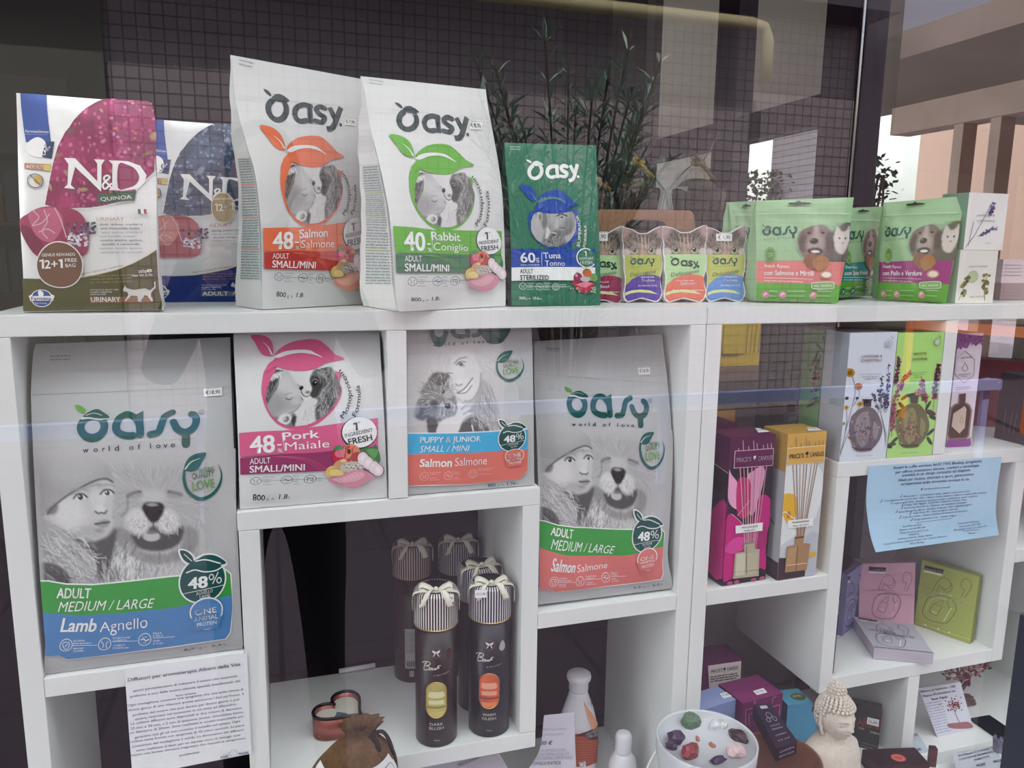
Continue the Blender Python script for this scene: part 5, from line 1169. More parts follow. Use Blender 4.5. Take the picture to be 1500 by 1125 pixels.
# ---- boxes with printed faces
class Carton:
    """cardboard box standing on height z: front bottom corners from pixels, depth backwards, front face printed via .front (a Surf)"""
    def __init__(s, x0, x1, ytop, Z, Y=None, depth=.06, p0=None, p1=None, lean=0.0, h=None, yt=None):
        ytop = yt or ytop
        s.a = p0 or (aY(x0[0], x0[1], Y) if Y is not None else aZ(x0[0], x0[1], Z)); s.b = p1 or (aY(x1[0], x1[1], Y) if Y is not None else aZ(x1[0], x1[1], Z))
        s.a = Vector((s.a.x, s.a.y, Z)); s.b = Vector((s.b.x, s.b.y, Z)); d = (s.b - s.a).normalized(); s.back = Vector((-d.y, d.x, 0)) * depth
        if h is None:
            r = ray(*ytop); m = (s.a + s.b) / 2; n = Vector((d.y, -d.x, 0)); k = (s.a - CC).dot(n) / r.dot(n); h = (CC + r * k).z - Z
        s.h = h; up = Vector((0, 0, h)) + s.back.normalized() * (lean * h)
        s.c = [s.a, s.b, s.b + s.back, s.a + s.back]; s.t = [q + up for q in s.c]
        s.front = Surf([(s.a, s.b), (s.t[0], s.t[1])]); s.left = Surf([(s.c[3], s.c[0]), (s.t[3], s.t[0])]); s.top = Surf([(s.t[0], s.t[1]), (s.t[3], s.t[2])]); s.right = Surf([(s.c[1], s.c[2]), (s.t[1], s.t[2])])
    def build(s, name, label, cat, group, col, arts=(), m=None, side=None, top=None, back=None):
        root = thing(name, label, cat, tuple((s.a + s.b) / 2 + s.back / 2), group)
        q = lambda P, c: ([*P], [(0, 1, 2, 3)], c); side = side or col
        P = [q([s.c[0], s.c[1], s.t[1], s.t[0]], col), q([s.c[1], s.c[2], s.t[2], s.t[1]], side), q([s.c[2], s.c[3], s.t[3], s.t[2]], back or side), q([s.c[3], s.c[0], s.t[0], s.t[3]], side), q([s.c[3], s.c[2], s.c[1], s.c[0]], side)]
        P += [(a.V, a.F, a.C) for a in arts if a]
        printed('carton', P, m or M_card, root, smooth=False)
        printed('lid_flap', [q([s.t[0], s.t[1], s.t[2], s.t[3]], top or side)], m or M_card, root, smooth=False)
        s.root = root; return root
G_DIFF = 'reed diffuser cartons'
def sprig(a, pts, col, n, r, lc, seed, leaves=True):
    """flower spike: stem with small blossoms"""
    g = random.Random(seed); a.line(pts, .8, lc, 4); c = catmull(pts, 8)
    for i in range(n):
        q = c[int((.25 + .75 * g.random()) * (len(c) - 1))]; a.ell((q[0] + g.uniform(-r, r), q[1] + g.uniform(-r, r)), r * .6, r * .55, g.choice(col), n=6)
lb = Carton((1398.5, 444.6), (1453.6, 444), (1410, 366), ZA, depth=.06)
a = Art(lb.front); w_ = '#e6e3dc'
for k in range(2):
    sprig(a, [(1404 + k * 38, 440), (1412 + k * 30, 420), (1418 + k * 28, 402)], ['#8f8a3e', '#b5a860', '#6f7a45', '#a89a70'], 26, 4, '#6f7a55', k)
a.ell((1425, 405), 8, 9, '#b9c4a0'); a.up(); a.text('WHITE JASMINE', (1418, 392), (1446, 391), 2.6, '#b08a6a', res=1); a.text('REED DIFFUSER', (1420, 436), (1442, 435), 2, '#8a8578', res=1)
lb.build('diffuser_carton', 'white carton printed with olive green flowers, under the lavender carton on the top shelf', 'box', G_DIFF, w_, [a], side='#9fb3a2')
zt = ZA + lb.h + .0005
la = Carton((1412.7, 363.5), (1463.5, 363), (1440, 282.5), zt, p0=lb.t[0] + (lb.t[1] - lb.t[0]) * .07, p1=lb.t[1] + (lb.t[1] - lb.t[0]) * .1, depth=.058)
a = Art(la.front)
sprig(a, [(1414, 362), (1430, 340), (1452, 298)], ['#6f68a0', '#8a84b5', '#57518a'], 0, 2.6, '#77758a', 5); sprig(a, [(1448, 318), (1456, 297)], ['#6f68a0', '#8a84b5', '#57518a'], 26, 3, '#77758a', 5); sprig(a, [(1432, 346), (1462, 332)], ['#6f68a0', '#8a84b5'], 22, 3, '#77758a', 6); sprig(a, [(1418, 360), (1426, 325)], ['#77758a'], 0, 1, '#77758a', 7)
a.up(); a.text('LAVENDER &', (1430, 317), (1456, 317), 3, '#7a7488'); a.text('CHAMOMILE', (1430, 325), (1456, 325), 3, '#7a7488'); a.text('100ml', (1442, 357), (1450, 357), 2, '#8a8690', res=1)
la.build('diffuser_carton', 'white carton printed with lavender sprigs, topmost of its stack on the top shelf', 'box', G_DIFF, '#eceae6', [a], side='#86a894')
for (x0, x1, yb_, yt, Y, col, lab) in ((1464, 1530, 441, 415, .10, '#a58a90', 'mauve carton lowest of the pale stack at the right end of the top shelf'), (1466, 1530, 414.5, 380, .10, '#d9c6cc', 'pale pink carton topmost of the stack at the right end of the top shelf')):
    z = ZA if yb_ > 430 else zz + .0005
    c_ = Carton((x0, yb_), (x1, yb_ + 2), (x0, yt), z, Y=Y, depth=.1); a = Art(c_.front)
    for k in range(4): a.line([(x0 + 5, yt + 8 + k * 5), (x0 + 30, yt + 8.5 + k * 5)], .5, '#8d7a80', cap=False)
    c_.build('carton', lab, 'box', 'cartons at the right end of the top shelf', col, [a]); zz = ZA + c_.h
# ================================================================ THINGS IN THE COMPARTMENTS
class Cyl:
    """side of an upright cylinder as a print surface; u runs left to right across the face turned to the viewer"""
    bulge = 1; wr = 0; v = (0, .5, 1)
    def __init__(s, c, r, z0, z1, span=200):
        s.c = Vector(c); s.r = r; s.z0 = z0; s.z1 = z1; s.sp = math.radians(span); s.W = r * s.sp; s.H = z1 - z0
        d = CC - s.c; s.f = math.atan2(d.y, d.x)
    def p(s, u, v, off=0.0):
        t = s.f + (u - .5) * s.sp; r = s.r + off; return Vector((s.c.x + r * math.cos(t), s.c.y + r * math.sin(t), s.z0 + v * s.H))
    inv = Surf.inv
M_tube = mat('printed_tube_card', '#ffffff', 0.3, vcol=True, spec=0.4)
M_rib = mat('cream_satin_ribbon', '#d9d5c6', 0.35, sub=0.0)
M_gold = mat('gold_line', '#c0985a', 0.3, 0.9)
def liquid(name, col): return mat(name, col, 0.08, vary=0.25, bscale=30, spec=0.6, coat=0.6)
def ribbon_loop(bm, c, a, sp, L, w, lift):
    """one loop or tail of a bow: a strip bent through control points"""
    pts = [(0, 0, 0), (L * .35, 0, lift), (L * .75, 0, lift * 1.1), (L, 0, lift * .35), (L * .6, 0, .001)]
    return pts
def strip_mesh(bm, pts, w, side):
    c = catmull([tuple(p) for p in pts], 5); s = Vector(side).normalized(); L = [bm.verts.new(Vector(p) + s * w * .5 * k) for p, k in zip(c, [.35 + .65 * min(1, i / 5) for i in range(len(c))])]
    R = [bm.verts.new(Vector(p) - s * w * .5 * k) for p, k in zip(c, [.35 + .65 * min(1, i / 5) for i in range(len(c))])]
    for i in range(len(c) - 1): bm.faces.new((L[i], R[i], R[i + 1], L[i + 1]))
def tube_box(c, body, stripe, label, name1=None, name2=None, liq=None, rot=0.0, sticker_=None, back=False):
    r, h, hl = .0335, .257, .058; z0 = ZI; zt = z0 + h; t = thing('gift_tube', label, 'gift box', (c[0], c[1], z0), 'striped lid gift tubes')
    cy = Cyl((c[0], c[1], 0), r, z0, zt)
    bm = bmesh.new(); lathe(bm, [(r - .001, 0), (r, .0015), (r, h - hl - .002)], (c[0], c[1], z0), 64)
    me = bpy.data.meshes.new('b'); bm.to_mesh(me); bm.free(); V = [v.co.copy() for v in me.vertices]; F = [tuple(p.vertices) for p in me.polygons]
    a = Art(cy, maxlen=.012)
    U = lambda u, zz: (u * cy.W + cy.W / 2, zz)       # metres across (from the middle), metres up
    def txt(s_, u, z, w, hh, col, b=0, sl=0, rise=0):
        Vv, T = glyphs(s_, min(b, 0)); Vv, T = fat(Vv, T, b) if b > 0 else (Vv, T); m = Vv[:, 0].max(); x = (Vv[:, 0] / m - .5) * w; y = Vv[:, 1] * hh
        a.add(np.stack([cy.W / 2 + u + x + sl * y, z + y + rise * x], 1), T, col)
    if name1:
        k = '#dcd6cf'
        bw = lambda x, y: (cy.W / 2 + x * .001, .163 + y * .001)
        for sx in (-1, 1):
            a.mpoly([bw(0, 1), bw(sx * 5.5, 4), bw(sx * 6, 1), bw(sx * 4, -1), bw(0, 0)], k); a.mpoly([bw(0, 0), bw(sx * 2, 0), bw(sx * 5, -7), bw(sx * 3, -6)], k)
        a.mline([bw(8.5 * math.cos(q * .3), -1 + 8.5 * math.sin(q * .3)) for q in range(22)], .0004, '#7a6a62')
        P = lambda x, y: (cy.W / 2 + (x - 330) * .00013 - .002, .1365 - (y - 240) * .00013)
        for pts in ([(190, 260), (210, 190), (205, 200), (235, 160)], [(165, 185), (220, 160), (270, 165), (265, 195), (220, 215), (260, 220), (262, 250), (215, 270), (185, 272)],
                    [(285, 235), (262, 245), (262, 262), (285, 258), (292, 240), (285, 235), (302, 236)], [(302, 236), (300, 256), (312, 256), (325, 236), (324, 254), (338, 250), (346, 232)], [(346, 232), (336, 252), (350, 248), (362, 228), (372, 220), (362, 214), (385, 205), (398, 208)], [(372, 220), (378, 236), (362, 240)]):
            a.mline([P(*q) for q in catmull(pts, 5)], .0011, k)
        txt('& Boutique', .008, .1245, .026, .0028, '#a89a90', 0, .2, .15)
        a.mpoly([(cy.W / 2 + .0215 + .0055 * math.cos(q * .42) * (1 - .3 * math.sin(q * .42)), .158 + .009 * math.sin(q * .42)) for q in range(15)], '#b3aca6' if liq != 'y' else '#4a1c26')
        # oval window: rim, bottle behind it
        y0, y1, hw = .052, .113, .0165
        S_ = [(hw * math.cos(q), (y1 - hw) + hw * math.sin(q)) for q in np.linspace(0, PI, 14)] + [(hw * math.cos(q), (y0 + hw) + hw * math.sin(q)) for q in np.linspace(PI, 2 * PI, 14)]
        txt(name1, 0, .0385, .021, .0048, k, .008); txt(name2, 0, .0315, .023, .0048, k, .008); txt('75ml', 0, .012, .009, .002, k)
    elif back:
        lw, z1_, z2_ = .018, .03, .1
        off = -.002
        a.mpoly([(cy.W / 2 + off - .012, .028), (cy.W / 2 + off + .012, .028), (cy.W / 2 + off + .012, .105), (cy.W / 2 + off - .012, .105)], '#a9abac'); a.up()
        for i in range(16): a.mline([(cy.W / 2 + off - .0105, .1 - i * .0027), (cy.W / 2 + off + .0105 - (i % 4) * .002, .1 - i * .0027)], .0007, '#55585a', cap=False)
        for i in range(9): a.mline([(cy.W / 2 + off - .008 + i * .0018, .032), (cy.W / 2 + off - .008 + i * .0018, .043)], .0007 if i % 2 else .0012, '#2b2b2d', cap=False)
        a.mpoly([(cy.W / 2 + off - .004, .012), (cy.W / 2 + off + .004, .012), (cy.W / 2 + off + .004, .024), (cy.W / 2 + off - .004, .024)], '#a9abac')
    printed('tube_body', [(V, F, body), (a.V, a.F, a.C)], M_tube, t)
    bpy.data.meshes.remove(me)
    if name1:
        wv = Art(cy, maxlen=.006, lift=.0003); wv.mpoly([(cy.W / 2 + x, y) for x, y in S_], '#fff')
        o = link('window', mesh('window', wv.V, wv.F), liquid('oil_yellow', '#c3b466') if liq == 'y' else liquid('oil_orange', '#d4603c'), t, smooth=True)
        w2_ = Art(cy, maxlen=.006, lift=.0008); c1, c2, c3 = ('#e4dfb0', '#8f8548', '#d8c878') if liq == 'y' else ('#eaa48a', '#8c3a28', '#ec8450')
        m_ = cy.W / 2
        w2_.mpoly([(m_ - .0135, y1 - .024), (m_ - .011, y1 - .0165), (m_ + .011, y1 - .0165), (m_ + .0135, y1 - .024), (m_ + .009, y1 - .027), (m_ - .009, y1 - .027)], c1); w2_.mpoly([(m_ - .0155, y0 + .0165), (m_ + .0155, y0 + .0165), (m_ + .015, y0 + .0195), (m_ - .015, y0 + .0195)], c2)
        w2_.mpoly([(m_ - .009, y0 + .003), (m_ + .009, y0 + .003), (m_ + .0135, y0 + .011), (m_ - .0135, y0 + .011)], c3); w2_.mpoly([(m_ - .012, y0 + .023), (m_ + .012, y0 + .023), (m_ + .012, y0 + .03), (m_ - .012, y0 + .03)], c1)
        printed('bottle', [(w2_.V, w2_.F, w2_.C)], mat('printed_glass', '#fff', .1, vcol=True, coat=.8), o)
        bm = bmesh.new(); tube(bm, [cy.p((cy.W / 2 + x) / cy.W, y / cy.H, .0008) for x, y in S_], .0006, 6, True); bmesh_obj('window_rim', bm, M_gold, o, 'thin gold rim')
    # lid with stripes
    zl = zt - hl; V = []; F = []; C = []; n = 50
    prof = [(r + .0012, 0), (r + .0014, hl * .5), (r + .0012, hl - .005), (r - .002, hl - .001), (r - .006, hl)]
    for k in range(n):
        t0, t1 = 2 * PI * k / n, 2 * PI * (k + .46) / n; t2 = 2 * PI * (k + 1) / n
        for (ta, tb, c_) in ((t0, t1, stripe), (t1, t2, body)):
            for (ra, za), (rb, zb) in zip(prof, prof[1:]):
                b = len(V); V += [Vector((c[0] + q * math.cos(th), c[1] + q * math.sin(th), zl + z)) for q, z, th in ((ra, za, ta), (ra, za, tb), (rb, zb, tb), (rb, zb, ta))]
                F.append((b, b + 1, b + 2, b + 3)); C += [hx(c_)] * 4
    b = len(V); V += [Vector((c[0] + (r - .006) * math.cos(2 * PI * k / n), c[1] + (r - .006) * math.sin(2 * PI * k / n), zt - .0022)) for k in range(n)]; F.append(tuple(range(b, b + n))); C += [hx(body)] * n
    lid = printed('lid', [(V, F, C)], M_tube, t, smooth=False)
    bm = bmesh.new(); tube(bm, [(c[0] + (r + .0013) * math.cos(2 * PI * k / 48), c[1] + (r + .0013) * math.sin(2 * PI * k / 48), zl) for k in range(48)], .0009, 6, True); bmesh_obj('gold_band', bm, M_gold, t)
    # ribbon across the lid, ending in a bow
    bm = bmesh.new(); cx, cyy = c[0], c[1]; ux, uy = math.cos(rot), math.sin(rot); X = Vector((ux, uy, 0)); Yv = Vector((-uy, ux, 0)); O = Vector((cx, cyy, zt + .001)); O2 = O - Yv * .018
    e_ = Vector((0, 0, 1))
    strip_mesh(bm, [O2 - X * (r + .003) - e_ * .03, O2 - X * (r + .002) - e_ * .004, O2 - X * .02 + e_ * .001, O2, O2 + X * .02 + e_ * .001, O2 + X * (r + .002) - e_ * .004, O2 + X * (r + .003) - e_ * .03], .012, Yv)
    for sx in (-1, 1):
        strip_mesh(bm, [O2, O2 + X * sx * .010 + e_ * .005 + Yv * .001, O2 + X * sx * .021 + e_ * .0085 + Yv * .004, O2 + X * sx * .026 + e_ * .004 + Yv * .003, O2 + X * sx * .014 + e_ * .0015], .0095, Yv * .8 + e_ * .6)
        strip_mesh(bm, [O2, O2 + X * sx * .010 + e_ * .004 - Yv * .008, O2 + X * sx * .017 - e_ * .006 - Yv * .0165, O2 + X * sx * .022 - e_ * .018 - Yv * .0185], .0095, X + e_ * .3)
    bmesh.ops.create_uvsphere(bm, u_segments=10, v_segments=6, radius=.004, matrix=Matrix.Translation(O2 + e_ * .003))
    o = bmesh_obj('ribbon_bow', bm, M_rib, t, smooth=True); md = o.modifiers.new('s', 'SOLIDIFY'); md.thickness = .0006
    if sticker_:
        q = [Vector((c[0] + sticker_, c[1] - r * .92, zt - .006)) + Vector((x, y, z)) for x, y, z in ((-.009, 0, .006), (.009, -.001, .005), (.009, -.003, -.007), (-.009, -.002, -.006))]
        sf = Surf([(q[3], q[2]), (q[0], q[1])]); a = Art(sf); a.lift = .0004; a.mpoly([(0, 0), (sf.W, 0), (sf.W, sf.H), (0, sf.H)], '#e6e6ec'); a.up()
        Vv, T = glyphs('€11,90'); a.add(np.stack([Vv[:, 0] / Vv[:, 0].max() * sf.W * .8 + sf.W * .1, Vv[:, 1] * .004 + .004], 1), T, '#5a5a70')
        printed('price_sticker', [(a.V, a.F, a.C)], M_paper, t, 'white price sticker', False)
BR, NV = '#1d1011', '#120e1d'
fa = math.atan2(-.036 + 1.1, .0) if False else 0
tube_box((.2355, .0362), BR, '#e2dad6', 'brown gift tube with a yellow oil bottle in its window, Dark Blush', 'DARK', 'BLUSH', 'y', -.2, .012)
tube_box((.3245, .0372), NV, '#d8d6dc', 'dark gift tube with an orange oil bottle in its window, Warm Oudh', 'WARM', 'OUDH', 'o', -.15, -.024)
tube_box((.3235, .1105), NV, '#cfd0d8', 'navy gift tube directly behind the one with the orange bottle', rot=.1)
tube_box((.232, .2335), '#34201f', '#d6c8c4', 'brown gift tube turned backwards with a pale ingredients label', rot=-.1, back=True)
tube_box((.3165, .2325), NV, '#bdbec6', 'navy gift tube at the back beside the brown backwards one', rot=-.1)

# ---- heart tin
t = thing('heart_tin', 'rose coloured heart shaped tin holding a white candle, behind the brown drawstring pouch', 'tin', (.09, .09, ZI))
def heart(s, n=60):
    P = []
    for k in range(n):
        q = 2 * PI * k / n; P.append((s * 16 * math.sin(q) ** 3 / 16, s * (13 * math.cos(q) - 5 * math.cos(2 * q) - 2 * math.cos(3 * q) - math.cos(4 * q)) / 16))
    return P
HR = math.radians(42); hc = (.089, .098)
def hp(s, z): return [Vector((hc[0] + x * math.cos(HR) - y * math.sin(HR), hc[1] + x * math.sin(HR) + y * math.cos(HR), z)) for x, y in heart(s)]
def wall(name, loops, m, parent, smooth=True):
    V = [v for l in loops for v in l]; n = len(loops[0]); F = [(i * n + k, i * n + (k + 1) % n, (i + 1) * n + (k + 1) % n, (i + 1) * n + k) for i in range(len(loops) - 1) for k in range(n)]
    return link(name, mesh(name, V, F), m, parent, smooth=smooth)
M_rose = mat('rose_tin', '#a5625c', 0.3, 0.4, vary=.1)
o = wall('tin_side', [hp(.001, ZI + .001), hp(.0445, ZI + .001), hp(.0445, ZI + .038), hp(.042, ZI + .038), hp(.042, ZI + .012)], M_rose, t)
bm = bmesh.new(); tube(bm, hp(.0437, ZI + .0385), .0026, 8, True); bmesh_obj('rim', bm, mat('dark_rim', '#201416', .35), t, smooth=True)
me = mesh('candle_wax', hp(.0405, ZI + .03), [tuple(range(60))]); me2 = me; link('candle_wax', me, mat('cream_wax', '#d8d3c8', .5, sub=.2), t)
tg = [Vector(p) for p in ((.076, .075, ZI + .0345), (.094, .066, ZI + .0345), (.098, .083, ZI + .0345), (.082, .092, ZI + .0345))]
plate('tag', tg, .0006, mat('grey_tag', '#6d727c', .5), t)
# ---- clear price holder at the back of the compartment
t = thing('label_holder', 'short clear plastic label holder at the back edge of the lower shelf', 'label holder', tuple(aZ(522, 985, ZI)))
p0, p1 = aZ(497, 990, ZI), aZ(550, 981, ZI); d = (p1 - p0)
bm = bmesh.new(); hexa(bm, [p0, p1, p1 + Vector((0, .012, 0)), p0 + Vector((0, .012, 0))], [p0 + Vector((0, 0, .002)), p1 + Vector((0, 0, .002)), p1 + Vector((0, .012, .002)), p0 + Vector((0, .012, .002))])
bmesh_obj('foot', bm, mat('clear_plastic', '#dfe3ea', .15, alpha=.55), t)
bm = bmesh.new(); tube(bm, [p0 + Vector((0, .006, .006)), p1 + Vector((0, .006, .006))], .0045, 10); bmesh_obj('slot', bm, mat('glossy_plastic', '#e9ebf0', .1, coat=.8), t, smooth=True)

# ---- brown drawstring pouch on a step of the ledge
struct(box('trim_3', (.03, -.105, .484), (.15, -.02, .6445), M_white)); struct(box('trim_4', (.575, -.185, .484), (.705, -.055, .6445), M_white)); struct(box('trim_5', (.76, -.13, .484), (.885, -.012, .5945), M_white))
t = thing('drawstring_pouch', 'brown suede drawstring pouch with a white printed band, in front of the heart tin', 'pouch', (.092, -.06, .645))
bm = bmesh.new(); n = 72; pc = Vector((.0905, -.062, .645)); rings = []
prof = [(.058, 0), (.066, .02), (.068, .06), (.066, .095), (.060, .118), (.048, .138), (.033, .153), (.021, .163), (.0185, .168), (.024, .176), (.031, .184)]
for i, (r, z) in enumerate(prof):
    ring = []
    for k in range(n):
        q = 2 * PI * k / n; f = max(0, min(1, (z - .085) / .08)); rr = r * (1 + f * .13 * math.sin(11 * q + .5 * math.sin(3 * q)) + .02 * math.sin(3 * q))
        ring.append(bm.verts.new(pc + Vector((rr * math.cos(q) * 1.0 + z * .08 * f, rr * math.sin(q) * .62, z))))
    rings.append(ring)
for a_, b_ in zip(rings, rings[1:]):
    for k in range(n): bm.faces.new((a_[k], a_[(k + 1) % n], b_[(k + 1) % n], b_[k]))
bm.faces.new(list(reversed(rings[0])))
o = bmesh_obj('suede_bag', bm, mat('brown_suede', '#64492f', .95, bump=.25, bscale=160, vary=.2), t, smooth=True); o.modifiers.new('s', 'SUBSURF').levels = 1
class Band:
    bulge = 1; wr = 0; v = (0, .5, 1); W = .15; H = .085
    inv = Surf.inv
    def p(s, u, v, off=0.0):
        q = PI * (1.13 + u * .76); z = .054 + v * s.H; r = np.interp(z, [0, .02, .06, .095, .118, .138, .153], [.058, .066, .068, .066, .0605, .0495, .035]) * (1.03 + .02 * math.sin(3 * q)) + .0035 + off
        return pc + Vector((r * math.cos(q), r * math.sin(q) * .62 - .0008, z))
bn = Band(); a = Art(bn, maxlen=.006); a.mpoly([(0, 0), (.15, 0), (.15, .083), (.11, .078), (.06, .077), (.03, .081), (.012, .087), (0, .09)], '#d9dade'); a.up(); ink = '#262a38'
B = lambda x, y: (.02 + (x - 80) * .000125, .072 - (y - 960) * .00013)
def bl(pts, w=.0009, sm=5): a.mline([B(*q) for q in (catmull(pts, sm) if sm else pts)], w, ink)
bl([(190, 950), (280, 990), (450, 1030), (650, 1025), (850, 985), (1000, 960), (1040, 990), (1050, 1125)]); bl([(100, 1120), (200, 1075), (330, 1060), (480, 1090), (600, 1140)], .0012)
bl([(205, 955), (170, 970), (150, 1000), (180, 1030), (160, 1070), (125, 1060)], .0028); bl([(660, 1010), (700, 1050), (690, 1090), (740, 1080), (760, 1040), (795, 1050), (770, 1110)], .003)
for cx_, cy_ in ((430, 1050), (865, 1080), (985, 1060)):
    bl([(cx_ - 38, cy_), (cx_, cy_ - 22), (cx_ + 38, cy_), (cx_, cy_ + 20), (cx_ - 38, cy_)]); a.mpoly([B(cx_ + 12 * math.cos(q), cy_ + 12 * math.sin(q)) for q in np.linspace(0, 6, 9)], ink)
for cx_, cy_, r0, r1 in ((580, 1090, 38, 75), (235, 1045, 20, 45)):
    for k in range(9): q = PI * (1 + k / 8); bl([(cx_ + r0 * math.cos(q), cy_ + r0 * math.sin(q)), (cx_ + r1 * math.cos(q), cy_ + r1 * math.sin(q))], .0006, 0)
    bl([(cx_ + r0 * .8 * math.cos(q), cy_ + r0 * .8 * math.sin(q)) for q in np.linspace(PI, 2 * PI, 9)], .0007)
bl([(925, 985), (912, 1015), (928, 1035), (942, 1015), (925, 985)], .0007)
for cx_ in (930, 990): bl([(cx_ - 25, 1140), (cx_, 1115), (cx_ + 25, 1135)])
printed('printed_band', [(a.V, a.F, a.C)], M_paper, t, 'white band printed with black eyes and snakes')
bm = bmesh.new(); tube(bm, catmull([pc + Vector(q) for q in ((.02, -.006, .166), (.034, -.012, .172), (.046, -.004, .164), (.056, .0, .142), (.062, -.004, .112), (.064, -.01, .08))], 6), .0028, 8); tube(bm, catmull([pc + Vector(q) for q in ((.02, -.008, .168), (.034, -.014, .160), (.038, -.016, .146), (.03, -.016, .152))], 6), .0026, 8)
bmesh_obj('cord', bm, mat('dark_cord', '#2b1f17', .9), t, smooth=True)

# ---- paper notes taped to the shelves
def sheet(name, sf, label, col, art, cat='sign', m=None, th=.0004):
    """thin sheet of paper following a Surf, printed on its front"""
    t = thing(name, label, cat, tuple((sf.L[-1] + sf.R[-1]) / 2)); V, F, _ = rebase(sf, col, 12, 16); n = len(V)
    V2 = [v - sf.n0 * th for v in V]; nu = 12; nv = 16; b = [i for i in range(nu + 1)] + [j * (nu + 1) + nu for j in range(1, nv + 1)] + [nv * (nu + 1) + i for i in range(nu - 1, -1, -1)] + [j * (nu + 1) for j in range(nv - 1, 0, -1)]
    S_ = [(b[i], b[i - 1], b[i - 1] + n, b[i] + n) for i in range(len(b))]
    printed('paper', [(V + V2, F + [tuple(i + n for i in reversed(f)) for f in F] + S_, col), (art.V, art.F, art.C)], m or M_paper, t, smooth=False); return t
Yn = -.0025
sg = Surf(E_([(194, 1138), (188, 1060), (182.5, 981)], [(368.5, 1104), (365.5, 1036), (362, 957)], [Yn] * 3), .0, wrinkle=.0)
a = Art(sg, maxlen=.02); N = lambda x, y: (170 + x / 6.819, 960 + y / 6.819); k = '#5d5d78'
def ln(s_, x0, y0, x1, y1, h, b=0): a.text(s_, N(x0, y0), N(x1, y1), h, k, b, res=2)
ln('Diffusori per aromaterapia Albero della Vita', 120, 258, 1242, 100, 5.0, .006)
for s_, x0, y0, x1, y1 in (('questi permetteranno di indossare il vostro olio essenziale', 170, 362, 1212, 212), ('preferito o una delle nostre miscele speciali, beneficiando del', 142, 420, 1240, 262), ('loro aroma', 600, 410, 800, 382), ('Ogni medaglione contiene una spugnetta che una volta intrisa di', 115, 508, 1272, 345),
    ('alcune gocce di olio rilascerà aroma attraverso i fori sul fronte. Il', 122, 556, 1275, 392), ('profumo del vostro olio può durare per diversi giorni, e può', 170, 604, 1235, 444), ('essere ricaricato nel momento in cui inizia ad affievolirsi.', 192, 645, 1205, 492), ('Le collane diffusori sono disponibili in due misure di diametro,', 148, 692, 1260, 530),
    ('25 mm e 30 mm, e 5 mm di spessore, invece i braccialetti hanno', 148, 740, 1270, 572), ('un diametro di 20mm. Sono realizzati in acciaio inossidabile per', 140, 782, 1278, 614), ('garantire che gli oli non rovinino il metallo nel tempo. Ogni', 188, 828, 1240, 662), ('collana viene fornita con spugnette di 10 colori assortiti. La parte', 145, 872, 1282, 702),
    ('posteriore del medaglione è solida. Le decorazioni dei diffusori', 165, 918, 1275, 748), ('sono realizzate al laser per un aspetto ricco di dettagli, tutti', 205, 958, 1240, 800), ("hanno una buona chiusura magnetica che impedisce un'apertura", 155, 1006, 1295, 832), ('accidentale', 632, 1008, 832, 972)): ln(s_, x0, y0, x1, y1, 3.6)
a.text('AGAS', N(1040, 1030), N(1122, 1016), 4, '#3f6fa8', .014); a.text('PAGAS', N(1226, 996), N(1324, 978), 4, '#3f6fa8', .014)
a.line([N(1172 + 40 * math.cos(q), 975 + 36 * math.sin(q)) for q in [math.radians(x) for x in range(0, 360, 60)]], .5, '#8fa5bd', closed=True)
for q in range(9): a.line([N(1075 + 25 * math.cos(q * .5), 962 + 20 * math.sin(q * .5)), N(1075 + 42 * math.cos(q * .5), 962 + 36 * math.sin(q * .5))], .5, '#e0cfae', cap=False)
sheet('paper_sign', sg, 'white sheet headed Diffusori per aromaterapia taped below the large lamb bag', '#e9eaef', a)
bs = Surf(E_([(1283, 809), (1275.5, 786), (1270.5, 755), (1269, 728), (1271, 700), (1273, 683)], [(1463.6, 784), (1461, 770), (1458.5, 748), (1461, 716), (1465, 688), (1467.6, 669)], [(-.026, -.008), (-.017, -.006), (-.008, -.005), (-.005, -.004), (-.0035, -.0035), (-.0025, -.0025)]), 0)
a = Art(bs, maxlen=.012); B5 = lambda x, y: (1200 + x / 5, 640 + y / 5); k = '#3a4a6a'
